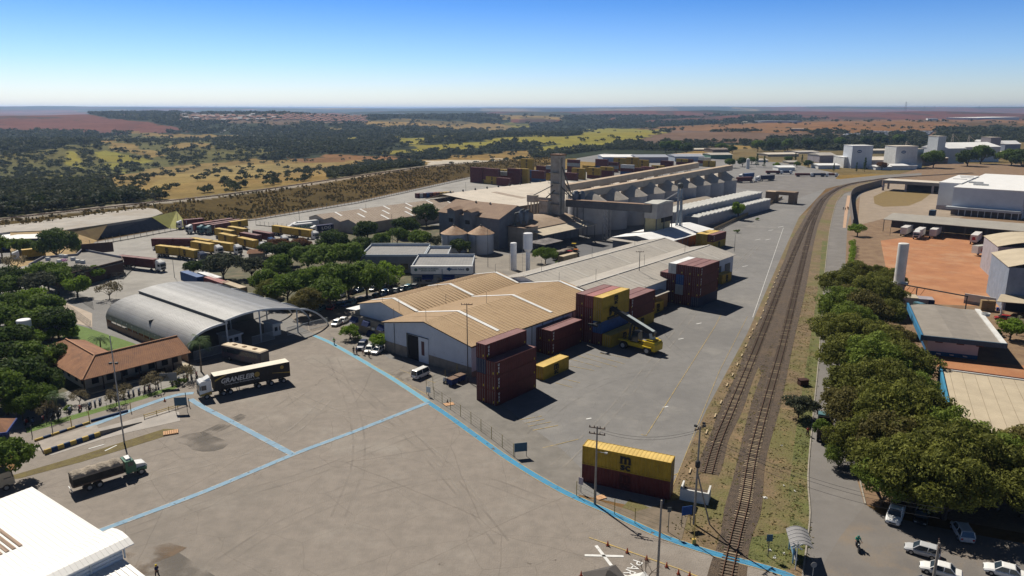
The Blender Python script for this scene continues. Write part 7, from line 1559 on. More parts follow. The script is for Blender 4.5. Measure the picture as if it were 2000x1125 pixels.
signboard(355,806,2.2,1.6,1.4,'dark signboard on two legs at the end of the weighbridge barrier',bsg,R(8)); signboard(331,757,3.2,1.7,1.4,'large grey signboard between the saplings of the verge',gys,R(14)); signboard(1305,1040,.5,.7,3.0,'small dark box sign on a slim post near the lane fence',metalg,0,1)
signboard(1134,962,.7,1.1,1.3,'small white and pink notice at the corner of the lane fence',mat('notice_pink',(.5,.42,.45)),R(-30),1); t=signboard(663+174,775,1.0,1.2,.9,'small white notice on the gate fence by the minibus',wht,R(-30),1)
# fence of yellow posts and thin wires
postm=mat('yellow_green_post',(.28,.22,.04),(.2,.16,.04),scale=2); wirem=mat('fence_wire',(.10,.09,.06))
def postfence(pts,label,h=2.3,sp=2.6,m=None,wires=4,r=.05,lean=0.0,cat='fence',base=False,rail=False):
    t=T('fence',label,cat,(0,0,0)); L=[g(*p) if not isinstance(p,Vector) else p for p in pts]; P_=[]
    for i in range(len(L)-1):
        n=max(1,int((L[i+1]-L[i]).length/sp)); P_+=[L[i].lerp(L[i+1],k/n) for k in range(n)]
    P_.append(L[-1]); me={}
    pm=B().tube((0,0,0),(0,0,h),r,r,6); 
    if lean: pm.tube((0,0,h),(lean,lean*.3,h+.35),r,r,6)
    pm=pm.mesh('post',m or postm)
    for i,p in enumerate(P_[:100]): o=bpy.data.objects.new('post',pm); COL.objects.link(o); o.parent=t; o.location=p
    if len(P_)>100:
        b=B(); 
        for p in P_[100:]: b.tube(p,p+Vector((0,0,h)),r,r,5)
        o=b.out('post',m or postm,t); o['kind']='stuff'
    b=B()
    for i in range(len(P_)-1):
        for k in range(wires):
            z=Vector((0,0,h*(k+1)/wires-.08)); b.tube(P_[i]+z,P_[i+1]+z,.015,n=3)
        if base: q=(P_[i+1]-P_[i]).normalized(); b.beam(P_[i]+Vector((0,0,.15)),P_[i+1]+Vector((0,0,.15)),.14,.3)
    o=b.out('wires',[m or wirem][0] if base or rail else wirem,t)
    return t
postfence([(848,778),(880,800),(920,828),(960,858),(1003,892)],'yellow post and wire fence along the blue lane beside the nearest stack')
postfence([(1126,968),(1160,985),(1200,1004),(1240,1022),(1290,1040)],'yellow post and wire fence in front of the yellow container near the crossing',sp=3.2)
postfence([(833,770),(846,762),(915,728)],'tall wire fence with yellow frame beside the minibus',h=3.0,sp=3)
cpm=mat('concrete_post_fence',(.24,.22,.19),(.18,.165,.14))
postfence([(145,486),(250,468),(345,450),(405,445)],'leaning concrete post fence below the retaining wall',h=2.2,sp=3,m=cpm,r=.09,lean=-.25,base=True)
postfence([(420,436),(500,430),(600,414),(700,397),(800,375),(922,348)],'long concrete post fence at the foot of the embankment',h=2.4,sp=3,m=cpm,r=.09,lean=.2,base=True)
postfence([(500,440),(560,446),(640,441)],'concrete post fence between the truck yard and the north yard',h=2.2,sp=2.6,m=cpm,r=.08,base=True)
postfence([(116,600),(140,612),(178,640)],'pale metal bar fence left of the arched hall',h=2.0,sp=1.3,m=pale,r=.05,wires=3); postfence([(112,568),(150,583),(182,602)],'dark iron fence on the lawn under the round tree',h=1.9,sp=1.1,m=metalg,r=.05,wires=3); postfence([(30,588),(44,598)],'tall white iron gate at the left edge path',h=2.6,sp=.4,m=pale,r=.04,wires=2); postfence([(165,548),(240,545),(265,520)],'curved fence in front of the flat brown building',h=2.2,sp=1.6,m=metalg,r=.05,wires=3,base=True)
postfence([(770,560),(850,566),(905,545),(1010,556)],'thin wire fence on the dry ground around the water towers',h=2.0,sp=3,m=metalg,r=.04); postfence([(1500,352),(1560,340)],'white railing along the far access road',h=1.1,sp=2.5,m=pale,r=.05,wires=2)
postfence([(50,838),(170,805),(280,774),(340,756)],'low railing along the motorbike verge',h=.8,sp=3.2,m=metalg,r=.04,wires=2)
# tan brick panel fence
t=T('panel_fence','tan brick panel fence between the yard and the silver warehouses','fence',(0,0,0)); a_,b_=g(1394,452),g(1528,388); n=46
for i in range(n): p,q=a_.lerp(b_,i/n),a_.lerp(b_,(i+.8)/n); B().beam(p+Vector((0,0,.8)),q+Vector((0,0,.8)),.15,1.6).out('panel',mat('tan_brick_panel',(.34,.25,.14),(.26,.19,.1),scale=2),t)
# boundary wall of the cold store
bw=mat('grey_boundary_wall',(.19,.165,.145),(.14,.12,.11),scale=.8,detail=6); t=T('boundary_wall','dark grey boundary wall curving round the cold store yard','wall',(0,0,0))
WL=[g(*p) for p in [(1665,446),(1662,420),(1660,400),(1662,386),(1672,377),(1700,368),(1722,362)]]; L_,l_,r_=strip_pts(WL,.35,3); b=B()
for i in range(len(L_)-1): b.hex([(*r_[i],0),(*r_[i+1],0),(*l_[i+1],0),(*l_[i],0)],[(*r_[i],4.2),(*r_[i+1],4.2),(*l_[i+1],4.2),(*l_[i],4.2)])
b.out('wall',bw,t); 
# white buffer wall
q=g(1327,976); q2=g(1383,987); d=(q2-q); rz=math.atan2(d.y,d.x); t=T('buffer_wall','small white U shaped buffer wall at the end of the siding','wall',q,rz); Lw=d.length
B().box(0,0,0,Lw,.25,1.75).out('front_wall',wht,t); B().box(0,.25,0,.25,2.6,1.75).out('side_wall',wht,t); B().box(Lw-.25,.25,0,Lw,2.6,1.75).out('side_wall',wht,t); B().box(.25,.3,0,Lw-.25,2.6,.9).out('gravel_fill',ballast,t)
# weighbridge
sb=mat('kerb_blue',(.02,.05,.12)); sy=mat('kerb_yellow',(.5,.36,.1)); t=T('weighbridge','raised concrete weighbridge with blue and yellow striped kerbs','weighbridge',(0,0,0))
def stripes(p0,p1,n,w,h,z0=0):
    a,b=g(*p0),g(*p1)
    for i in range(n): B().beam(a.lerp(b,i/n)+Vector((0,0,z0+h/2)),a.lerp(b,(i+1)/n)+Vector((0,0,z0+h/2)),w,h).out('kerb_block',sb if i%2 else sy,t)
stripes((88,887),(196,851),9,.35,.75); stripes((68,862),(176,826),7,.3,.35); 
b=B(); pp=[g(x,y,.5) for x,y in ((84,880),(196,844),(188,829),(74,862))]; b.hex([(p.x,p.y,0) for p in pp],[(p.x,p.y,.5) for p in pp]); b.out('deck',mat('deck_concrete',(.34,.30,.26),(.26,.23,.2),scale=.6),t)
a_,b_=g(196,851),g(275,826); B().hex([(a_.x-.15,a_.y,0),(a_.x+.15,a_.y+.2,0),(b_.x+.15,b_.y+.2,0),(b_.x-.15,b_.y,0)],[(a_.x-.15,a_.y,.8),(a_.x+.15,a_.y+.2,.8),(b_.x+.15,b_.y+.2,.15),(b_.x-.15,b_.y,.15)]).out('ramp_kerb',cpm,t); a_,b_=g(178,824),g(250,804); B().beam(a_+Vector((0,0,.2)),b_+Vector((0,0,.2)),.3,.4).out('ramp_kerb',sb,t)
for i,(x0,y0,x1,y1) in enumerate([(282,818,330,803),(330,803,364,792)]): 
    t=T('barrier_rail',['yellow barrier rail lying along the weighbridge exit, left half','yellow barrier rail near the signboard, right half'][i],'barrier',(0,0,0)); a_,b_=g(x0,y0),g(x1,y1)
    for z in (.35,.7): B().beam(a_+Vector((0,0,z)),b_+Vector((0,0,z)),.09,.1).out('rail',sy,t)
    for k in (0,.5,1): p=a_.lerp(b_,k); B().tube(p,p+Vector((0,0,.9)),.06,n=6).out('post',sy,t)
for i,(x,y,h_,l) in enumerate([(175,822,1.9,'yellow bollard post at the weighbridge entry'),(256,804,1.9,'dark yellow bollard at the weighbridge exit'),(140,833,1.7,'yellow bollard at the rear of the weighbridge'),(103,844,2.4,'dark post near the kiosk end of the weighbridge'),(63,852,2.0,'dark post beside the kiosk'),(364,788,2.2,'red and black gate post by the dark signboard'),(370,794,1.7,'thin dark gate post next to the red and black one')]):
    tag(B().tube((0,0,0),(0,0,h_),.07,n=8).out('bollard',sy if i in(0,1,2) else metalg),l,'bollard').location=g(x,y)
# kiosk
t=T('kiosk','kiosk with a clay tile roof and dark blue walls at the left edge','kiosk',g(-30,868),R(20)); B().box(-2.6,-2.4,0,3.0,2.4,2.7).out('wall',mat('kiosk_blue',(.015,.03,.10),(.01,.025,.08)),t); B().box(-2.8,-3.2,2.5,4.4,2.9,2.9).out('canopy_edge',mat('canopy_blue',(.02,.05,.20)),t)
B().hex([(-4,-3.0,2.9),(4.2,-3.0,2.9),(4.2,2.8,2.9),(-4,2.8,2.9)],[(-3,-.1,4.3),(2.4,-.1,4.3),(2.4,.1,4.3),(-3,.1,4.3)]).out('roof',tile,t)
# cones, pallets, bins
cm1=B().lathe([(.17,0),(.05,.62),(.02,.7)],n=12); cone_or=mat('cone_orange',(.55,.10,.03),(.45,.08,.03)); cbm=mat('cone_dark',(.05,.03,.03))
for i,(x,y,l) in enumerate([(1187,1066,'traffic cone left of the road lettering, first on the yellow line'),(1225,1080,'traffic cone on the yellow line, second from the left'),(1263,1094,'traffic cone on the yellow line, third from the left'),(1302,1108,'traffic cone right of the bottom lamp pole'),(1135,1126,'traffic cone at the bottom edge left of the road cross'),(1347,1126,'bright orange traffic cone at the bottom edge'),(1325,1122,'dark traffic cone next to the bright orange one'),(874,787,'dark traffic cone at the junction of the blue lanes'),(322,784,'traffic cone on the blue lane by the weighbridge')]):
    t=T('traffic_cone',l,'traffic cone',g(x,y),0,'traffic cones'); B().lathe([(.17,.05),(.05,.68),(.02,.75)],n=12).out('cone',cone_or if i not in(7,) else cbm,t); B().box(-.23,-.23,0,.23,.23,.05).out('base',cbm,t); B().lathe([(.115,.28),(.085,.44)],n=12).out('band',wht,t)
pal=mat('pale_wood',(.55,.32,.17),(.42,.25,.14),scale=3)
for i,(x,y,w,d_,l) in enumerate([(334,846,2.4,1.6,'light wooden platform on the tip of the traffic island'),(877,790,2.0,1.4,'light concrete slab beside the lane fence'),(1173,972,1.5,1.2,'pinkish slab beside the foot of the crossarm pole')]):
    t=T('wooden_pallet' if i==0 else 'concrete_slab',l,'pallet' if i==0 else 'slab',g(x,y),R(25))
    if i==0:
        for k in range(7): B().box(-w/2+k*w/7,-d_/2,.18,-w/2+k*w/7+w/7*.8,d_/2,.24).out('board',pal,t)
        for yy in (-d_/2,0,d_/2-.1): B().box(-w/2,yy,0.03,w/2,yy+.1,.18).out('bearer',pal,t)
    else: B().hex([(-w/2,-d_/2,0),(w/2,-d_/2,0),(w/2,d_/2,0),(-w/2,d_/2,0)],[(-w/2+.05,-d_/2+.05,.12),(w/2-.05,-d_/2+.05,.12),(w/2-.05,d_/2-.05,.12),(-w/2+.05,d_/2-.05,.12)]).out('slab',pal,t)
for i,(x,y,l) in enumerate([(884,752,'blue waste container with rusty lid, left of the pair by the slim pole'),(899,745,'blue waste container, right of the pair by the slim pole')]):
    t=T('waste_container',l,'waste container',g(x,y),AZ+R(90)); B().hex([(-.8,-.6,.3),(.8,-.6,.3),(.8,.6,.3),(-.8,.6,.3)],[(-1.0,-.75,1.5),(1.0,-.75,1.5),(1.0,.75,1.5),(-1.0,.75,1.5)]).out('bin',mat('bin_blue',(.02,.04,.14)),t); B().box(-1.05,-.8,1.5,1.05,.8,1.58).out('lid',mat('rusty_lid',(.22,.14,.09),(.12,.08,.06)),t)
    for xx in (-.6,.6): B().box(xx-.1,-.5,0,xx+.1,.5,.3).out('foot',blackp,t)
t=T('cart','small white tricycle cart beside the blue waste containers','cart',g(870,748),R(-30)); B().hex([(-.3,-.5,.5),(.3,-.5,.5),(.35,.5,.5),(-.35,.5,.5)],[(-.2,-.3,1.3),(.2,-.3,1.3),(.3,.5,1.0),(-.3,.5,1.0)]).out('body',wht,t)
for y_ in (-.5,.5): B().wheel((0,y_,.3),.3,.1).out('wheel',tyre,t)
# bus shelter and crossing signs
q=g(1548,1100); t=T('bus_shelter','blue framed bus shelter with a grey ribbed canopy beside the road','bus shelter',q,R(-12)); bf=mat('shelter_blue',(.12,.28,.42),(.1,.24,.36))
for yy in (0,3.0): B().tube((0,yy,0),(0,yy,2.7),.09,n=8).out('post',bf,t)
b=B(); pr=arc([(-.5,2.5),(.3,2.95),(1.2,3.0),(2.1,2.6)],4)
for i in range(len(pr)-1): b.hex([(pr[i][0],-.5,pr[i][1]),(pr[i+1][0],-.5,pr[i+1][1]),(pr[i+1][0],3.6,pr[i+1][1]),(pr[i][0],3.6,pr[i][1])],[(pr[i][0],-.5,pr[i][1]+.05),(pr[i+1][0],-.5,pr[i+1][1]+.05),(pr[i+1][0],3.6,pr[i+1][1]+.05),(pr[i][0],3.6,pr[i][1]+.05)])
c_=b.out('canopy',mat('shelter_grey',(.24,.235,.24),(.2,.2,.2)),t)
for yy in (-.5,.3,1.1,1.9,2.7,3.5):
    b=B(); 
    for i in range(len(pr)-1): b.beam((pr[i][0],yy,pr[i][1]+.07),(pr[i+1][0],yy,pr[i+1][1]+.07),.05,.06)
    b.out('canopy_rib',steel,c_)
B().box(.1,0,.45,.6,3,.55).out('bench',steel,t); B().box(-.1,-.1,1.2,-.04,3.1,2.1).out('panel',bf,t)
t=T('crossing_sign','railway crossing sign with white crossed boards below the bus shelter','sign',g(1553,1112),R(-10)); B().tube((0,0,0),(0,0,3.9),.06,n=6).out('post',wht,t)
for a_ in (35,-35): 
    d=Vector((math.cos(R(a_)),0,math.sin(R(a_))))*.75; B().beam(Vector((0,-.08,3.2))-d,Vector((0,-.08,3.2))+d,.04,.16).out('crossed_board',wht,t)
t=T('round_sign','round grey sign plate on a thin post at the bottom right of the shelter','sign',g(1586,1135),0); B().tube((0,0,0),(0,0,2.3),.04,n=6).out('post',steel,t); B().tube((0,-.06,2.2),(0,-.02,2.2),.36,n=20).out('plate',gys,t)
t=T('crossing_light','yellow and white crossing light post at the blue lane','signal',g(1355,1062),0); B().tube((0,0,0),(0,0,4.2),.07,n=8).out('post',sy,t); B().box(-.25,-.2,0,.25,.2,.7).out('base_box',sy,t)
t=T('gazebo','dark grey market tent at the bottom edge','tent',g(1185,1165),R(20)); B().hex([(-2.2,-2.2,2.2),(2.2,-2.2,2.2),(2.2,2.2,2.2),(-2.2,2.2,2.2)],[(-.15,-.15,3.5),(.15,-.15,3.5),(.15,.15,3.5),(-.15,.15,3.5)]).out('canopy',mat('tent_grey',(.09,.08,.075),(.07,.065,.06)),t)
for x in (-2,2):
    for y in (-2,2): B().tube((x,y,0),(x,y,2.2),.04,n=6).out('leg',steel,t)
t=T('gazebo','white market tent beside the grey one at the bottom edge','tent',g(1245,1175),R(20)); B().hex([(-2.0,-2.0,2.1),(2,-2,2.1),(2,2,2.1),(-2,2,2.1)],[(-.15,-.15,3.1),(.15,-.15,3.1),(.15,.15,3.1),(-.15,.15,3.1)]).out('canopy',wht,t)
for x in (-1.9,1.9):
    for y in (-1.9,1.9): B().tube((x,y,0),(x,y,2.1),.04,n=6).out('leg',steel,t)
# litter bin on the grass, brown box
t=T('brown_box','dark reddish brown tank box on the grass by the road','box',g(1568,752),R(10)); B().box(-.9,-.6,0.1,.9,.6,1.2).out('box',mat('dark_red_brown',(.07,.03,.02)),t); B().box(-1,-.7,1.2,1,.7,1.26).out('lid',mat('dark_red_brown2',(.05,.02,.015)),t)
rs=np.random.RandomState(4)
for i,(x,y,c_) in enumerate([(1494,973,'w'),(1531,950,'w'),(1552,960,'w'),(1548,930,'b'),(1502,1075,'w'),(1532,1082,'w'),(1511,1089,'w'),(1527,871,'w'),(1498,790,'w'),(1605,625,'w')]):
    b=B(); 
    for k in range(4): p=[(rs.uniform(-.3,.3),rs.uniform(-.3,.3),rs.uniform(0,.22)) for _ in range(3)]; b.face(p)
    o=b.out('litter',wht if c_=='w' else metalg); tag(o,'scrap of pale litter on the grass strip beside the railway','litter','litter on the grass'); o.location=g(x,y)
# overhead wires
def wire(p,q,sag,label,r=.02):
    b=B(); n=14; prev=None
    for i in range(n+1):
        t_=i/n; v=Vector(p).lerp(Vector(q),t_); v.z-=sag*4*t_*(1-t_)
        if prev is not None: b.tube(prev,v,r,n=4)
        prev=v
    tag(b.out('overhead_wire',blackp),label,'wire')
p1=g(1162,985);p2=g(1355,1024);p3=g(1820,1152)
for i,z in enumerate((0,.5)): wire(p1+Vector((.4*i,0,11.6-z)),p2+Vector((0,.4*i,13.8-z)),1.2,['upper overhead wire from the crossarm pole to the tall camera pole','lower overhead wire from the crossarm pole to the tall camera pole'][i])
for i,z in enumerate((0,.6,1.6)): wire(p2+Vector((.3*i,0,13.6-z)),p3+Vector((0,.3*i,10.5-z)),1.5,['top overhead wire crossing the railway to the car park pole','middle overhead wire crossing the railway to the car park pole','bottom overhead wire crossing the railway to the car park pole'][i])
# ================= right side and background buildings =================
lav=mat('lavender_grey_wall',(.33,.30,.32),(.26,.24,.26),scale=.5,detail=7,mix=[((.18,.15,.13),.3,.55,.7,.5)]); bgw=mat('blue_grey_wall',(.22,.25,.31),(.17,.2,.25),scale=.5,detail=7,mix=[((.12,.12,.14),.5,.55,.7,.5)]); beige=mat('beige_cement_roof',(.47,.40,.29),(.39,.33,.24),scale=.25,detail=8,mix=[((.3,.25,.18),.12,.55,.7,.4)])
def PXF(p0,p1,z=0):
    a,b=g(*p0,z),g(*p1,z); return a,math.atan2(b.y-a.y,b.x-a.x),(b-a).length
# grey office building
a,rz,L=PXF((1800,656),(1968,673),4.5); t=T('low_building','low white building with blue base and grey cement roof beside the east trees','building',(a.x,a.y,0),rz); D=31
grf=mat('weathered_grey_roof',(.26,.235,.205),(.21,.19,.165),scale=.3,detail=8,wave=('Y',.35,.3))
for i,(x0,x1,z0,z1) in enumerate([(.3,L*.38,4.3,4.75),(L*.38,L*.74,4.75,4.2),(L*.74,L-.6,4.2,4.35)]): B().hex([(x0,.3,z0-.1),(x1,.3,z1-.1),(x1,D,z1-.1),(x0,D,z0-.1)],[(x0,.3,z0),(x1,.3,z1),(x1,D,z1),(x0,D,z0)]).out('roof',grf,t)
B().box(0,-.2,3.6,L,.25,4.7).out('fascia',mat('fascia_blue_grey',(.06,.10,.14),(.05,.085,.12),wave=('X',.4,.3)),t); B().box(-.2,-.2,3.4,.25,D,4.85).out('side_fascia',mat('fascia_blue',(.03,.16,.30),(.03,.14,.26)),t); B().box(L-1.1,.3,4.1,L,D,4.6).out('gutter',wht,t)
B().box(1.6,1.2,.9,L-5,D-2,3.9).out('wall',mat('pinkish_white_wall',(.50,.46,.48),(.44,.4,.42)),t); B().box(1.55,1.15,0,L-4.95,D-2,.9).out('base_band',mat('deep_blue_band',(.02,.10,.22)),t); many(t,'window',mat('brown_window',(.12,.05,.035)),[(x,1.1,3.0,x+1.5,1.2,3.35) for x in (3,7.2,11)])
many(t,'table',wht,[(x,-.2,.7,x+.8,.5,.78) for x in (3.4,6,8.6)])
t2=T('water_tank','small open round tank on the edge of the grey cement roof','tank',(g(1925,615,4.6).x,g(1925,615,4.6).y,4.4)); B().lathe([(.9,0),(1.0,.7),(.85,.7),(.8,.1)],n=16).out('tank',wht,t2)
# beige roof building
a,rz,L=PXF((1834,718),(2000,740),5); t=T('low_building','building with broad pale beige roof and blue side wall at the right edge','building',(a.x,a.y,0),rz); D=33
B().box(.4,-D,4.7,34,-.3,5.0).out('roof',beige,t); q=B()
for x in np.arange(1.6,32,2.1): q.box(x,-D,5.0,x+.07,-.3,5.03)
q.out('roof_seam',mat('roof_seam',(.3,.25,.18)),t); B().box(0,-D-.1,0,.4,0,5.4).out('side_wall',mat('wall_blue_paint',(.04,.22,.36),(.04,.18,.3)),t); B().box(.4,-.3,0,34,0,5.2).out('rear_wall',brick,t); B().box(2.0,-1.2,5.0,14,-.9,5.2).out('pipe',wht,t); B().box(.5,-D,0,34,-D+.3,4.7).out('front_wall',mat('deep_blue_band',(.02,.10,.22)),t)
B().hex([(-.03,-26,1),(-.0,-26,1),(-.0,-12,1.2),(-.03,-12,1.2)],[(-.03,-25,2.6),(-.0,-25,2.6),(-.0,-12,4),(-.03,-12,4)]).out('white_lettering_patch',wht,t)
# tall white tank on concrete base
t=T('water_tower','tall rust streaked white cylindrical tank on a concrete block by the gate frame','water tower',g(1752,580),R(-24)); hb=4.2
B().box(-1.6,-1.6,0,1.6,1.6,hb).out('base',lav,t); B().box(-2.3,-2.3,hb,2.3,2.3,hb+.35).out('slab',wht,t); B().box(-.5,-1.65,2.2,.5,-1.55,3.4).out('opening',dark,t)
o=B().lathe([(1.45,hb+.35),(1.45,hb+.35+11.5),(1.3,hb+12.0)],n=28).out('tank',mat('rusty_white_tank',(.66,.64,.60),(.55,.52,.48),rough=.5,scale=.3,detail=8,mix=[((.35,.2,.11),.35,.58,.72,.5)]),t); smooth_by_angle(o.data,30)
# gate frame of dark steel
t=T('entrance_gate','long dark steel gate frame spanning the red dirt yard entrance','gate',(0,0,0)); a_,b_=g(1752,582),g(1886,610)
B().beam(a_+Vector((-1,0,4.5)),b_+Vector((0,0,4.5)),.25,.3).out('beam',metalg,t); 
for k in (.28,.99): p=a_.lerp(b_,k); B().beam(p,p+Vector((0,0,4.5)),.22,.22).out('post',metalg,t)
for k in (.05,.12,.2,.34): p=a_.lerp(b_,k); B().beam(p+Vector((0,0,2.2)),a_.lerp(b_,k+.06)+Vector((0,0,4.4)),.08,.08).out('brace',metalg,t)
t=T('boundary_wall','white and blue painted yard wall beside the pallet shed','wall',(0,0,0)); a_,b_=g(1882,592),g(1943,602); B().beam(a_+Vector((0,0,1.9)),b_+Vector((0,0,1.9)),.25,2.0).out('wall',wht,t); B().beam(a_+Vector((0,0,.45)),b_+Vector((0,0,.45)),.29,.9).out('base_band',bgw,t)
t=T('guard_room','small grey guard room with a blue roof near the tall white tank','building',g(1760,600),R(-20)); B().box(-.5,0,0,8,4,2.8).out('wall',lav,t); B().box(-.8,-.3,2.8,4,4.3,3.0).out('roof',beige,t); B().box(6.6,-.1,0,8.1,0,2.6).out('door',mat('dark_blue_door',(.02,.03,.08)),t)
t=T('parked_truck','dark green truck with a low rusty load beside the guard room','truck',g(1772,612),R(-70)); cab(t,3,'teal',h=2.7,deflector=False); B().box(-1.2,-3,1,1.2,2.8,2.0).out('load_body',brr,t)
for y in (3.8,-1.5):
    for sx in (-1,1): wheel_part(t,(sx,y,.5),.5,.4)
# concrete halls at the right edge
def right_hall(px,py,top,w,d_,label,wallm,wave_roof=True,canopy=False):
    q=g(px,py); h=hgt(px,py,top); t=T('concrete_hall',label,'building',q,R(-22)); B().box(0,0,0,w,d_,h).out('wall',wallm,t)
    pr=arc([(-.3,h),(w*.25,h+1.6),(w*.5,h+2.1),(w*.75,h+1.6),(w+.3,h)],4); b=B()
    for i in range(len(pr)-1): b.hex([(pr[i][0],-.3,pr[i][1]),(pr[i+1][0],-.3,pr[i+1][1]),(pr[i+1][0],d_,pr[i+1][1]),(pr[i][0],d_,pr[i][1])],[(pr[i][0],-.3,pr[i][1]+.15),(pr[i+1][0],-.3,pr[i+1][1]+.15),(pr[i+1][0],d_,pr[i+1][1]+.15),(pr[i][0],d_,pr[i][1]+.15)])
    b.out('roof',beige,t)
    if canopy: B().hex([(-3,-6,3.6),(w,-6,3.6),(w,.0,4.4),(-1,.0,4.4)],[(-3,-6,3.75),(w,-6,3.75),(w,.0,4.55),(-1,.0,4.55)]).out('canopy',beige,t); B().box(-1.6,-5.4,0,-1.2,-5.0,3.7).out('canopy_post',wht,t); B().box(.5,-.05,0,w,.0,3.4).out('opening',dark,t)
    return t
right_hall(1940,547,482,24,22,'lavender grey concrete hall with curved beige roof beside the red dirt yard',lav); right_hall(1958,606,522,22,22,'blue grey hall with a canopy and open store at the right edge',bgw,canopy=True)
for i,(x,y,l) in enumerate([(1921,606,'stack of wooden crates left of the canopy store, left one'),(1934,607,'stack of wooden crates left of the canopy store, right one')]):
    t=T('crate_stack',l,'crates',g(x,y),R(-15)); 
    for k in range(4): B().box(-.9,-.7,k*.75,.9,.7,k*.75+.68).out('crate',mat('crate_wood',(.34,.24,.12),(.22,.15,.08),scale=3),t)
for i,(x,y,l) in enumerate([(1948,607,'blue plastic drum, left of the pair by the crates'),(1954,608,'blue plastic drum, right of the pair by the crates')]): tag(B().lathe([(.3,0),(.33,.3),(.3,.9),(.25,.95)],n=14).out('drum',mat('drum_blue',(.01,.05,.30))),l,'drum').location=g(x,y)
car('hatch','red',g(1958,625),R(60),'small red car beside the palm and the crates')
# long open shed
q=ab(0,0); a=g(1722,452); aa,bb=a.dot(AV),a.dot(BV); t=T('open_shed','long open truck shed with a grey roof north of the red dirt yard','shed',ab(aa,bb),AZ); L=66; h=5.6
B().hex([(0,0,h-.2),(L,0,h-.2),(L,17,h+.9),(0,17,h+.9)],[(0,0,h),(L,0,h),(L,17,h+1.1),(0,17,h+1.1)]).out('roof',mat('open_shed_roof',(.33,.31,.27),(.28,.26,.23),scale=.2,detail=7),t)
many(t,'column',metalg,[(x,y,0,x+.25,y+.25,h-.2) for x in np.arange(.3,L,8) for y in (.3,16.4)]); B().box(0,16.7,0,L,17,3.4).out('rear_wall',mat('shed_rear_wall',(.10,.09,.085),(.08,.07,.07)),t)
# cold store
cw=mat('cold_store_white',(.56,.59,.63),(.50,.53,.57),rough=.5,scale=.3,wave=('X',.4,.15)); cr_=mat('cold_store_roof',(.78,.77,.74),(.72,.71,.68),rough=.5,scale=.2)
a=g(1853,420); aa,bb=a.dot(AV),a.dot(BV); t=T('cold_store','huge white cold store warehouse with a bright flat roof','building',ab(aa,bb),AZ)
B().box(0,4,3.2,31,110,14.0).out('wall',cw,t); B().box(-.3,3.7,14.0,31.3,110,14.4).out('roof',cr_,t); B().box(-10,22,2.2,0,80,14.6).out('side_block',cw,t); B().box(-10.3,21.7,14.6,.5,80.3,15.0).out('side_block_roof',cr_,t)
B().box(-2,0,3.2,31,4,4.4).out('dock_canopy',mat('dock_canopy',(.42,.45,.48),(.36,.39,.42)),t); B().box(0,4.2,0,31,30,3.2).out('dock_wall',mat('dock_brown',(.16,.13,.12),(.12,.1,.09)),t); B().box(31,6,0,31.3,110,13).out('side_fin_wall',cw,t)
many(t,'dock_post',pale,[(x,.3,0,x+.3,.6,3.2) for x in np.arange(4,31,2.9)]); many(t,'side_fin',pale,[(31.3,y,.2,31.9,y+.4,13.6) for y in np.arange(8,104,4)])
many(t,'roof_fan_duct',wht,[(x,y,14.4,x+7,y+1,15.3) for x,y in ((2,34),(6,22),(-8,48),(-6,60),(-8,70))]); B().box(-10.1,21.8,0,0,22.1,2.3).out('lower_block',lav,t)
t=T('container_stack','small dark blue and white refrigerated box beside the cold store corner','container',g(1812,430),AZ); B().box(0,0,0,2.4,5,2.4).out('white_box',wht,t); B().box(0.05,.05,2.45,2.45,5,4.9).out('blue_box',mat('dark_blue_box',(.03,.06,.10)),t)
# pavilion
a=g(1722,372); aa,bb=a.dot(AV),a.dot(BV); t=T('pavilion','low grey pavilion with open pillars at the far end of the cold store yard','building',ab(aa,bb),AZ); L=47
B().box(0,0,5.0,L,16,7.0).out('roof_slab',mat('pavilion_grey',(.24,.235,.235),(.2,.195,.195)),t); B().box(.4,.4,7.0,L-.4,15.6,7.1).out('roof_top',lgt,t); many(t,'pillar',lav,[(x,y,0,x+1.2,y+1,5) for x in (0,14,30,L-1.3) for y in (0,14)]); B().box(12,10,0,38,15,5).out('inner_block',mat('pavilion_dark',(.06,.05,.05)),t)
t=T('gatehouse','brown two part concrete gatehouse beside the far access road','building',g(1494,395),R(-38)); B().box(0,0,0,6,6,6.4).out('wall',mat('gatehouse_brown',(.24,.17,.11),(.19,.135,.09),scale=.6),t); B().box(6,-.3,5,17,7,6.9).out('portal_roof',MT['gatehouse_brown'],t); B().box(13.5,0,0,17,6,5).out('wall',MT['gatehouse_brown'],t); B().box(-.3,-.3,6.4,6.3,6.3,6.6).out('roof',beltr,t)
# flat brown building at left
q=g(62,553); t=T('flat_building','flat roofed brown brick building with rooftop units behind the gardens','building',q,R(12)); bb_=mat('dark_brown_brick',(.09,.05,.035),(.07,.04,.03),scale=1.5); fr=mat('parapet_grey',(.26,.26,.28),(.2,.2,.22))
p=[g(*c,4.2) for c in [(57,520),(125,541),(240,512),(238,505),(161,490),(150,500),(85,505)]]; ctr=q
t.location=(0,0,0); t.rotation_euler=(0,0,0); b=B(); b.prism([(v.x,v.y) for v in p],0,4.2); o=b.out('wall',bb_,t); b=B(); b.prism([(v.x*.996,v.y*.998+.2) for v in p],4.2,4.35); b.out('roof',mat('flat_roof_grey',(.20,.185,.165),(.15,.14,.13),scale=.4),t)
for i in range(len(p)): v,w=p[i],p[(i+1)%len(p)]; B().beam(Vector((v.x,v.y,4.6)),Vector((w.x,w.y,4.6)),.25,.9).out('parapet',fr if i not in(1,2) else bb_,t)
p2=[g(*c,4.2) for c in [(160,492),(225,505),(222,487),(210,486)]]
B().beam(p2[0]+Vector((0,0,1)),p2[2]+Vector((0,0,1)),.4,3.6).out('high_wall',bb_,t)
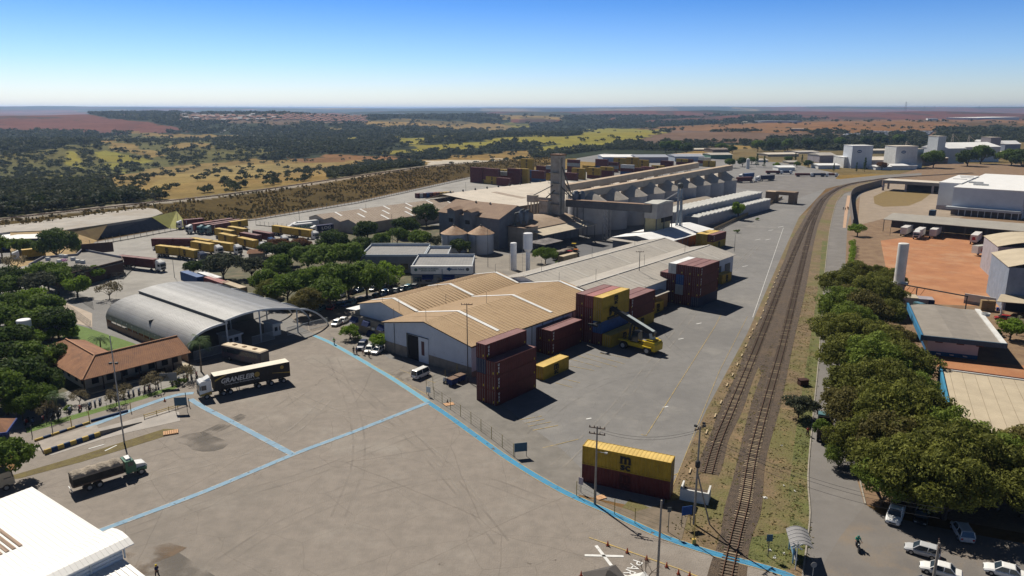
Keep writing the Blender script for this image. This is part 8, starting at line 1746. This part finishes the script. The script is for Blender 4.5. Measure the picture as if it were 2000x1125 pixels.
for i,(x,y) in enumerate([(94,508),(120,502),(128,503),(143,508),(152,513),(162,514),(116,513)]): w=g(x,y,4.4); B().box(w.x-.6,w.y-.5,4.35,w.x+.6,w.y+.5,5.4).out('rooftop_unit',wht,t)
# depot at far left
q=g(-40,492); t=T('depot','blue walled depot with a bright white roof at the left edge','building',q,R(10)); B().box(0,0,0,24,16,4.6).out('wall',mat('depot_blue',(.02,.04,.16),(.015,.03,.12)),t); B().box(-.3,-.3,4.6,24.3,16.3,4.8).out('roof',whr,t); B().box(6,16.3,0,20,22,5.6).out('rear_wall',bgw,t)
# brick shed in the garden and tiled shed
t=T('shed','small brick shed with a grey roof among the rusty trees','shed',g(592,497),AZ+R(40)); B().box(0,0,0,9,7,3.2).out('wall',brick,t); B().hex([(-.6,-.8,3.0),(9.6,-.8,3.0),(9.6,7.8,4),(-.6,7.8,4)],[(-.6,-.8,3.15),(9.6,-.8,3.15),(9.6,7.8,4.15),(-.6,7.8,4.15)]).out('roof',grf,t)
t=T('shed','small clay tile roofed shed among the garden trees','shed',g(486,508),R(20)); B().box(0,0,0,6,4,2.4).out('wall',cream,t); B().hex([(-.5,-.5,2.4),(6.5,-.5,2.4),(6.5,4.5,2.4),(-.5,4.5,2.4)],[(.5,1.9,3.6),(5.5,1.9,3.6),(5.5,2.1,3.6),(.5,2.1,3.6)]).out('roof',tile,t)
# retaining wall, slope platform
rw=mat('retaining_concrete',(.085,.085,.10),(.065,.065,.075),scale=.6,detail=7,bump=.3); b=B(); f=[g(188,466),g(330,446)]; tp=[g(211,437,5.6),g(296,424,5.6)]
k=Vector((-3,9,0)); b.hex([f[0],f[1],f[1]+k+Vector((0,0,0)),f[0]+k],[tp[0],tp[1],tp[1]+k,tp[0]+k]); o=b.out('retaining_wall',rw); tag(o,'dark trapezoid concrete retaining wall below the turning platform','wall')
for i in range(14):
    pass
b=B(); a_=[g(296,424,5.7),g(330,446,.05),g(372,448,.05),g(345,412,5.6)]; b.face([tuple(x) for x in a_]); struct('green_slope',b,mat('slope_green',(.24,.24,.05),(.19,.18,.04),scale=.3,detail=7))
b=B(); a_=[g(20,452,5.5),g(128,449.3,5.5),g(211,437.5,5.5),g(190,470,.05),g(140,500,.05),g(20,525,.05)]; b.face([tuple(x) for x in (a_[0],a_[1],a_[4],a_[5])]); b.face([tuple(x) for x in (a_[1],a_[2],a_[3],a_[4])]); struct('brown_slope',b,mat('slope_brown',(.36,.25,.10),(.27,.18,.08),scale=.3,detail=7))
b=B(); b.prism([(v.x,v.y) for v in [g(-120,470,5.5),g(20,453,5.5),g(128,449.5,5.5),g(211,437.5,5.5),g(296,424.5,5.5),g(318,417,5.5),g(306,409,5.5),g(285,406,5.5),g(230,409,5.5),g(150,418,5.5),g(60,431,5.5),g(-120,456,5.5)]],4.6,5.62); struct('turning_platform',b,mat('platform_pale',(.36,.33,.29),(.27,.25,.22),scale=.15,detail=8,mix=[((.24,.2,.15),.06,.5,.62,.6)]))
# upper railway on the embankment
def up_track():
    L=[]; pts=[]
    for i in range(len(TOE)-1):
        a,b=Vector((*TOE[i],0)),Vector((*TOE[i+1],0)); d=(b-a).normalized(); n=Vector((-d.y,d.x,0)); 
        pts.append(a.lerp(b,.5)+n*53)
    pts=pts[1:8]
    t=T('railway_track','upper railway track on top of the grassy embankment','railway',(0,0,0)); L_,_,_=strip_pts(pts,1,6)
    P3=[Vector((p.x,p.y,float(height(p.x,p.y)))) for p in L_]
    for off in (-.6,.6):
        b=B(); o=[]
        for i,p in enumerate(P3):
            d=(P3[min(i+1,len(P3)-1)]-P3[max(i-1,0)]); d.z=0; d.normalize(); o.append(p+Vector((-d.y,d.x,0))*off+Vector((0,0,.35)))
        for i in range(len(o)-1): b.beam(o[i],o[i+1],.16,.22)
        b.out('rail',rust,t)
    b=B()
    for i in range(len(P3)-1):
        n=int((P3[i+1]-P3[i]).length/1.2)
        for k in range(n): p=P3[i].lerp(P3[i+1],k/n); d=(P3[i+1]-P3[i]).normalized(); nn=Vector((-d.y,d.x,0)); b.beam(p-nn*1.3+Vector((0,0,.2)),p+nn*1.3+Vector((0,0,.2)),.3,.16)
    o=b.out('sleeper',wood,t); o['kind']='stuff'
up_track()
# --- far container yard behind the halls
rs=np.random.RandomState(12)
def far_stack(px,py,cols,desc,rz=None,L=CL):
    q=g(px,py); rz=AZ+R(90) if rz is None else rz
    for i,c in enumerate(cols):
        nm=['only' if len(cols)==1 else 'bottom','second','third','fourth','fifth'][i] if i<len(cols)-1 or len(cols)==1 else 'top'
        container(c,(q.x,q.y,i*CH),rz,f'{cn(c)} container, {nm} box of the stack {desc}',L,'msc' if c=='yellow' else ('ues' if c=='maroon' else ''),'containers in the far yard')
FS=[(932,357,'maroon maroon maroon maroon','at the left front corner'),(946,358,'yellow maroon maroon maroon','second at the left front'),(963,360,'yellow yellow maroon maroon','with two yellow boxes at the left front'),(985,358,'maroon maroon grey','behind the low dark red front one'),(984,363,'maroon maroon','lowest at the left front'),(1005,360,'maroon maroon maroon maroon','centre of the left block'),(1020,360,'yellow yellow yellow yellow','yellow end of the left block'),(1040,355,'maroon blue blue','with blue boxes left of the tower'),(1052,356,'blue maroon maroon','close left of the tower foot'),(1080,353,'yellow yellow maroon grey','behind the tower, left'),(1030,345,'yellow yellow yellow yellow yellow','tallest, all yellow behind the left block'),(985,345,'maroon yellow','low one behind the left block'),(1060,345,'maroon maroon maroon','behind the blue boxes'),
(1115,352,'maroon maroon','right of the tower'),(1130,350,'yellow yellow yellow','first of three yellow ones right of the tower'),(1160,349,'maroon yellow yellow','second right of the tower with dark base'),(1185,347,'maroon maroon yellow','third right of the tower'),(1120,338,'maroon maroon grey maroon','far back beside the tower'),(1150,336,'yellow yellow','far back, low yellow pair'),(1175,337,'maroon blue maroon maroon','long back one with blue in the middle'),(1195,336,'orange grey maroon','with an orange base'),(1210,334,'yellow orange yellow yellow','yellow with an orange layer'),(1235,333,'maroon yellow yellow yellow','before the pale blue hall'),(1255,331,'yellow yellow yellow','right of the pale blue hall corner'),(1225,342,'blue maroon white','behind the far gallery, with a white top'),(1245,341,'maroon maroon','behind the far gallery, dark pair'),(1265,339,'yellow rose','behind the far gallery, faded red top'),(1285,336,'maroon yellow','behind the far gallery, yellow top'),(1302,333,'maroon maroon maroon','right end behind the far gallery'),(1332,322,'maroon yellow','small one under the blue roofed sheds'),(1342,322,'maroon maroon','small dark one under the blue roofed sheds'),(1375,325,'grey maroon white','white topped at the gallery end'),(1385,326,'yellow yellow','yellow one at the gallery end')]
for x,y,c,d in FS: far_stack(x,y,c.split(),d)
for i,c in enumerate('maroon white maroon blue maroon orange maroon yellow yellow tan'.split()): q=g(820+i*6.4,386-i*.3); container(c,(q.x,q.y,0),AZ,f'{cn(c)} container, {ORD[i]} from the left in the short row on the north yard',6.06,'','short row on the north yard')
# trucks at the far access yard
for i,(x0,y0,x1,y1,c,b_,l) in enumerate([(1500,345,1445,350,'white','blue','long blue box truck at the far yard, rear one'),(1515,352,1478,354,'white','navy','dark blue box truck at the far yard, front one'),(1440,357,1478,356,'white','maroon','dark red box truck at the far yard by the silos')]):
    semi((x0,y0),(x1,y1),c,l,[b_],blab=f'{cn(b_)} container on the far yard truck',Lt=17)
for i,(x,y,c) in enumerate([(1512,340,'maroon'),(1530,340,'navy'),(1570,345,'maroon'),(1618,345,'maroon'),(1600,345,'navy')]):
    q=g(x,y); t=T('parked_truck',f'dark tipper truck on the far road, {ORD[i]} from the left','truck',q,R(-95),'far road trucks'); cab(t,5,'white',h=3,deflector=False); B().box(-1.25,-7,1,1.25,4.6,2.8).out('tipper_body',cmats(c)[0],t)
    for yy in (6,-4,-5.3): 
        for sx in (-1,1): wheel_part(t,(sx,yy,.5),.5,.4)
# far industrial buildings : name, px left-bottom, px right-bottom, top px, depth, colours
def far_bld(x0,x1,yb,yt,depth,label,wallm,roofm,gable=True,rz=None,cat='building',name='industrial_building'):
    a,b=on_ground(x0,yb),on_ground(x1,yb); L=(b-a).length; d_=a.length; h=max(3.0,(yb-yt)/F*d_*1.02)*(.82 if gable else .96)
    t=T(name,label,cat,(a.x,a.y,min(a.z,b.z)-.5),math.atan2(b.y-a.y,b.x-a.x))
    B().box(0,0,0,L,depth,h+.5).out('wall',wallm,t)
    if gable: B().hex([(-.5,-.5,h+.5),(L+.5,-.5,h+.5),(L+.5,depth+.5,h+.5),(-.5,depth+.5,h+.5)],[(-.5,depth*.48,h*1.22+1),(L+.5,depth*.48,h*1.22+1),(L+.5,depth*.52,h*1.22+1),(-.5,depth*.52,h*1.22+1)]).out('roof',roofm,t)
    else: B().box(-.3,-.3,h+.5,L+.3,depth+.3,h+.8).out('roof',roofm,t)
    return t,L,h
pbw=mat('pale_blue_wall',(.33,.38,.46),(.28,.33,.4)); brf=mat('bluish_roof',(.30,.32,.37),(.25,.27,.31)); grn=mat('green_wall',(.10,.22,.17),(.08,.18,.14)); prf=mat('brown_grey_roof',(.20,.165,.14),(.16,.13,.11))
FB=[(1177,1240,316,305,34,'pale blue hall with a bright white roof beyond the container yard',pbw,whr,1),(1242,1305,318,305,30,'long hall with a bluish grey roof beyond the container yard',lav,brf,1),(1318,1375,316,304,30,'hall with pale wall and blue grey roof, right of the long one',pbw,brf,1),(1330,1392,307,302,34,'long tan roofed hall behind the blue roofed sheds',cream,beltr,1),(1388,1430,311,301,26,'green walled hall with a grey roof among the trees',grn,gfc,1),(1392,1425,298,291,26,'brown roofed open shed among the tall trees',prf,prf,1),(1345,1385,295,291,20,'pale low shed behind the tall trees',cream,lgt,1),
(1600,1632,318,302,24,'beige gabled shed left of the white tower block',lav,gfc,1),(1598,1640,330,322,16,'small white gabled shed near the access road',wht,whr,1),(1647,1672,328,309,20,'white two storey building at the foot of the white tower block',wht,whr,0),(1661,1701,329,289,16,'white tower block with a blue oval emblem',cw,whr,0),(1680,1775,327,311,34,'broad low factory hall with a pale roof between the white blocks',lav,lgt,1),(1746,1788,330,291,18,'tall white block with a blue oval emblem and slanting side',wht,lgt,0),(1788,1800,329,296,18,'narrow grey wing of the tall white block',pale,lgt,0),(1742,1790,332,323,12,'long low white shed in front of the tall block',wht,whr,1),(1710,1742,332,325,12,'small low white shed left of the longer one',wht,whr,1),(1826,1841,322,274,14,'pale concrete silo tower of the factory',pale,lgt,0),(1838,1882,322,289,30,'white corrugated factory hall right of the silo tower',cw,whr,1),(1868,1950,316,286,40,'broad white roofed factory hall',wht,whr,1),(1800,1850,324,308,26,'beige roofed wing with a brown end wall behind the round tree',prf,lgt,1),(1945,1985,306,297,24,'brown walled low hall at the right',prf,lgt,1),(1960,1990,306,282,20,'white roofed blue walled hall at the far right',bgw,whr,1),(1930,1950,308,275,16,'grey process tower at the far right',lav,lgt,0),(1908,1925,290,277,16,'small white gabled silo house',wht,whr,1),
(1500,1560,306,300,26,'long beige roofed sheds left of the pink tree',cream,lgt,1),(1560,1600,300,296,30,'grey roofed shed row behind the pink tree',lav,gfc,1),(1700,1745,300,293,22,'long beige roof behind the broad factory hall',cream,lgt,1),(1520,1552,334,326,14,'small white gabled house near the far access road',wht,whr,1),(1540,1560,322,316,14,'small house with a grey roof among the trees',cream,gfc,1),(1480,1500,318,312,14,'pale shed beside the palm group',wht,gfc,1)]
for i,(x0,x1,yb,yt,dp,l,wm,rm,gb_) in enumerate(FB):
    t,L_,h_=far_bld(x0,x1,yb,yt,dp,l,wm,rm,bool(gb_))
    if 'oval' in l:
        b=B(); n=20; x0_,z0=(L_*.35,h_*.78); 
        b.hex([(x0_+2.3*math.cos(2*math.pi*k/n),-.12,z0+1.4*math.sin(2*math.pi*k/n)) for k in range(n)],[(x0_+2.3*math.cos(2*math.pi*k/n),-.02,z0+1.4*math.sin(2*math.pi*k/n)) for k in range(n)]); b.out('emblem',mat('emblem_blue',(.02,.08,.20)),t)
        b=B(); b.box(x0_-1.6,-.16,z0-.3,x0_+1.6,-.125,z0+.3); b.out('emblem_band',wht,t)
# distant white roofed complexes
for i,(x0,x1,yb,yt,dp,l,wm,rm) in enumerate([(1908,1990,234,229,120,'distant long white warehouse near the horizon at the right',wht,whr),(1812,1832,235,232,40,'distant small white sheds in the dry field',wht,whr),(1470,1550,240,236,60,'distant long blue grey warehouse by the orange field',pbw,brf),(1435,1470,241,238,50,'distant cream sheds left of the long blue grey one',cream,lgt),(1545,1568,256,252,20,'distant low pink shed in the ploughed field',lav,lgt),(742,768,254,252,12,'distant pale greenhouse in the valley',wht,whr),(775,790,223,221.5,40,'distant white building on the far slope',wht,whr),(1205,1225,235,233,30,'distant pale sheds in the red field',wht,whr)]): far_bld(x0,x1,yb,yt,dp,l,wm,rm,False)
# suburb of tiled roof houses on the slope
hw=mat('suburb_wall',(.45,.38,.32),(.38,.32,.27)); hr_=mat('suburb_tile',(.34,.15,.09),(.27,.12,.075)); hg=mat('suburb_pale_roof',(.42,.40,.38),(.35,.33,.32))
def house_mesh(rm,k):
    b=B(); b.box(-5,-4,-2,5,4,3,0); b.hex([(-5.6,-4.6,3),(5.6,-4.6,3),(5.6,4.6,3),(-5.6,4.6,3)],[(-4.2,-.2,5.2),(4.2,-.2,5.2),(4.2,.2,5.2),(-4.2,.2,5.2)],1); return b.mesh('house',[hw,rm])
hm=[house_mesh(hr_,0),house_mesh(hg,1)]; cnt=0
def house(px,py,s,pale_,l,grp):
    p=on_ground(px,py); o=bpy.data.objects.new('house',hm[1 if pale_ else 0]); COL.objects.link(o); o.location=p; o.rotation_euler=(0,0,R(rs.uniform(-8,8)+20)); o.scale=(s,s,s*.9); tag(o,l,'house',grp)
for row in range(9):
    for k in range(16):
        x=520+row*0+k*13.0+ (8-row)*5.2; y=224.0+row*1.75+rs.uniform(-.3,.3)
        if x<535+row*3 or x>716 or (row>6 and x<600): continue
        house(x+rs.uniform(-1.5,1.5),y,1.15,False,'small house with a clay tile roof in the slanting rows of the distant suburb','houses in the slanting suburb rows'); cnt+=1
for k in range(90): x=rs.uniform(345,545); y=rs.uniform(224.5,236)+ (0 if x>430 else 1); house(x,y,rs.uniform(.9,1.4),rs.rand()<.35,'small house scattered in the wooded part of the distant suburb','scattered suburb houses'); cnt+=1
for k in range(34): house(rs.uniform(432,575),rs.uniform(255,262),rs.uniform(.5,.8),True,'pale roofed house in the small settlement in the valley','valley settlement houses'); cnt+=1
print('houses',cnt)
# rows of vehicles in the distant storage lot -> many tiny cars
cb=B()
cmesh=B().box(-2,-1,0,2,1,1.5).mesh('distant_car',mat('distant_car_paint',(.40,.46,.52),(.12,.14,.18),scale=.01,coord='Generated')) 
def far_cars():
    b=B()
    for r_ in range(12):
        for k in range(46):
            x=1660+k*3.6+rs.uniform(-.5,.5)-r_*1.5; y=257.5+r_*.95
            if (x<1690 and y<262) or rs.rand()<.12 or x>1830: continue
            p=on_ground(x,y); b.box(p.x-2.3,p.y-1.8,p.z,p.x+2.3,p.y+1.8,p.z+1.6,rs.randint(3)); b.box(p.x-1.2,p.y-1.5,p.z+1.6,p.x+1.4,p.y+1.5,p.z+2.2,rs.randint(3))
    o=b.out('stored_cars',[paint('white',PC['white']),paint('silver',PC['silver']),mat('stored_blue_grey',(.10,.14,.18))]); tag(o,'hundreds of tiny stored cars in rows on a distant lot',None,kind='stuff')
far_cars()
# tall trees near the far industrial area
FT=[(1822,330,2.0,'mid1','large round tree before the factory, left of the white hall'),(1888,328,2.1,'dark2','tall tree before the factory, second large one'),(1915,325,2.4,'mid2','tallest tree before the factory'),(1975,328,2.1,'mid3','large tree at the right before the factory'),(1998,330,2.1,'dark1','large tree cut by the right edge'),(1300,298,1.7,'mid1','tall tree left in the group behind the halls'),(1320,298,1.8,'mid2','tall tree in the middle of the group behind the halls'),(1340,300,1.5,'dark1','tree right in the group behind the halls'),(1410,296,1.3,'mid3','round tree behind the green hall'),(1430,300,1.2,'dark2','round tree right of the green hall'),(1480,296,1.8,'mid1','broad tree left of the far sheds'),(1510,296,2.0,'dark1','large dark tree behind the beige sheds'),(1538,294,1.9,'mid2','large tree left of the pink one'),(1575,292,2.0,'dark2','large dark tree behind the pink one'),(1605,290,1.8,'dark1','tree behind the white tower block, left'),(1640,288,1.8,'mid1','tree behind the white tower block, right'),(1690,284,1.8,'dark2','tree row behind the factory, first'),(1720,284,1.9,'dark1','tree row behind the factory, second'),(1755,284,2.0,'mid1','tree row behind the factory, third'),(1590,312,.9,'pink1','pink blossoming tree left of the white tower block'),(1540,318,.8,'mid1','small tree by the gabled sheds'),(1556,328,.7,'mid2','small tree near the far road'),(1516,328,.8,'bright2','bright small tree near the far road'),(1578,328,.9,'dark2','round tree beside the small white gabled shed'),(1425,328,1.0,'mid1','tree at the gallery end, left'),(1450,326,1.1,'dark2','tree at the gallery end, middle'),(1468,322,.9,'mid3','tree at the gallery end, right'),(1770,326,.9,'bright1','tree before the broad factory hall'),(1775,322,1.0,'rust1','brownish sparse tree before the broad factory hall')]
for x,y,s,k,l in FT:
    if (x,y)==(1775,322): x=1722;y=332
    mk(k,on_ground(x,y),s*1.15,l)
for i,(x,y,s) in enumerate([(1688,336,1.0),(1672,337,.7),(1553,318,.8),(1566,320,.75),(1478,326,1.0),(1492,328,.9),(1628,336,.6)]): mk('pine1',on_ground(x,y),s,f'narrow dark conifer among the far sheds, {ORD[i]} of seven','conifers among the far sheds',cat='conifer',name='conifer_tree')
t=T('chimney_tank','slim white vertical tank among the far trees','tank',on_ground(1460,330)); B().lathe([(1.6,0),(1.6,9),(.3,10)],n=14).out('tank',wht,t)
for i,(x,y,h_) in enumerate([(1768,216,34),(1805,213,30),(1825,213,34),(1912,212,32),(1980,210,36)]):
    p=on_ground(x,y+1.5); t=T('transmission_tower',f'distant lattice transmission tower on the horizon, {ORD[i]} from the left','pylon',p,.3,'transmission towers on the horizon'); h_*=1.6
    b=B()
    for sx in (-1,1):
        for sy in (-1,1): b.beam((sx*5,sy*5,0),(sx*1,sy*1,h_),.9,.9)
    for z in (.6,.75,.9): b.beam((-9,0,h_*z),(9,0,h_*z),.9,.9)
    b.out('lattice',metalg,t)
# factory steel frames
for i,(x,y,h_) in enumerate([(1858,290,22),(1890,288,18),(1768,300,16),(1838,300,20)]):
    t=T('steel_frame',f'slender steel conveyor frame above the factory roofs, {ORD[i]} of four','steel frame',on_ground(x,y),0,'factory steel frames'); b=B()
    for sx in (-1,1): b.beam((sx*2.5,0,0),(sx*.7,0,h_),.5,.5)
    for k in range(4): b.beam((-2.2+k*.4,0,h_*k/5+2),(2.0-k*.3,0,h_*(k+1)/5+2),.35,.35)
    b.beam((0,0,h_),(14,6,h_*.55),.8,.8); b.out('frame',belt,t)
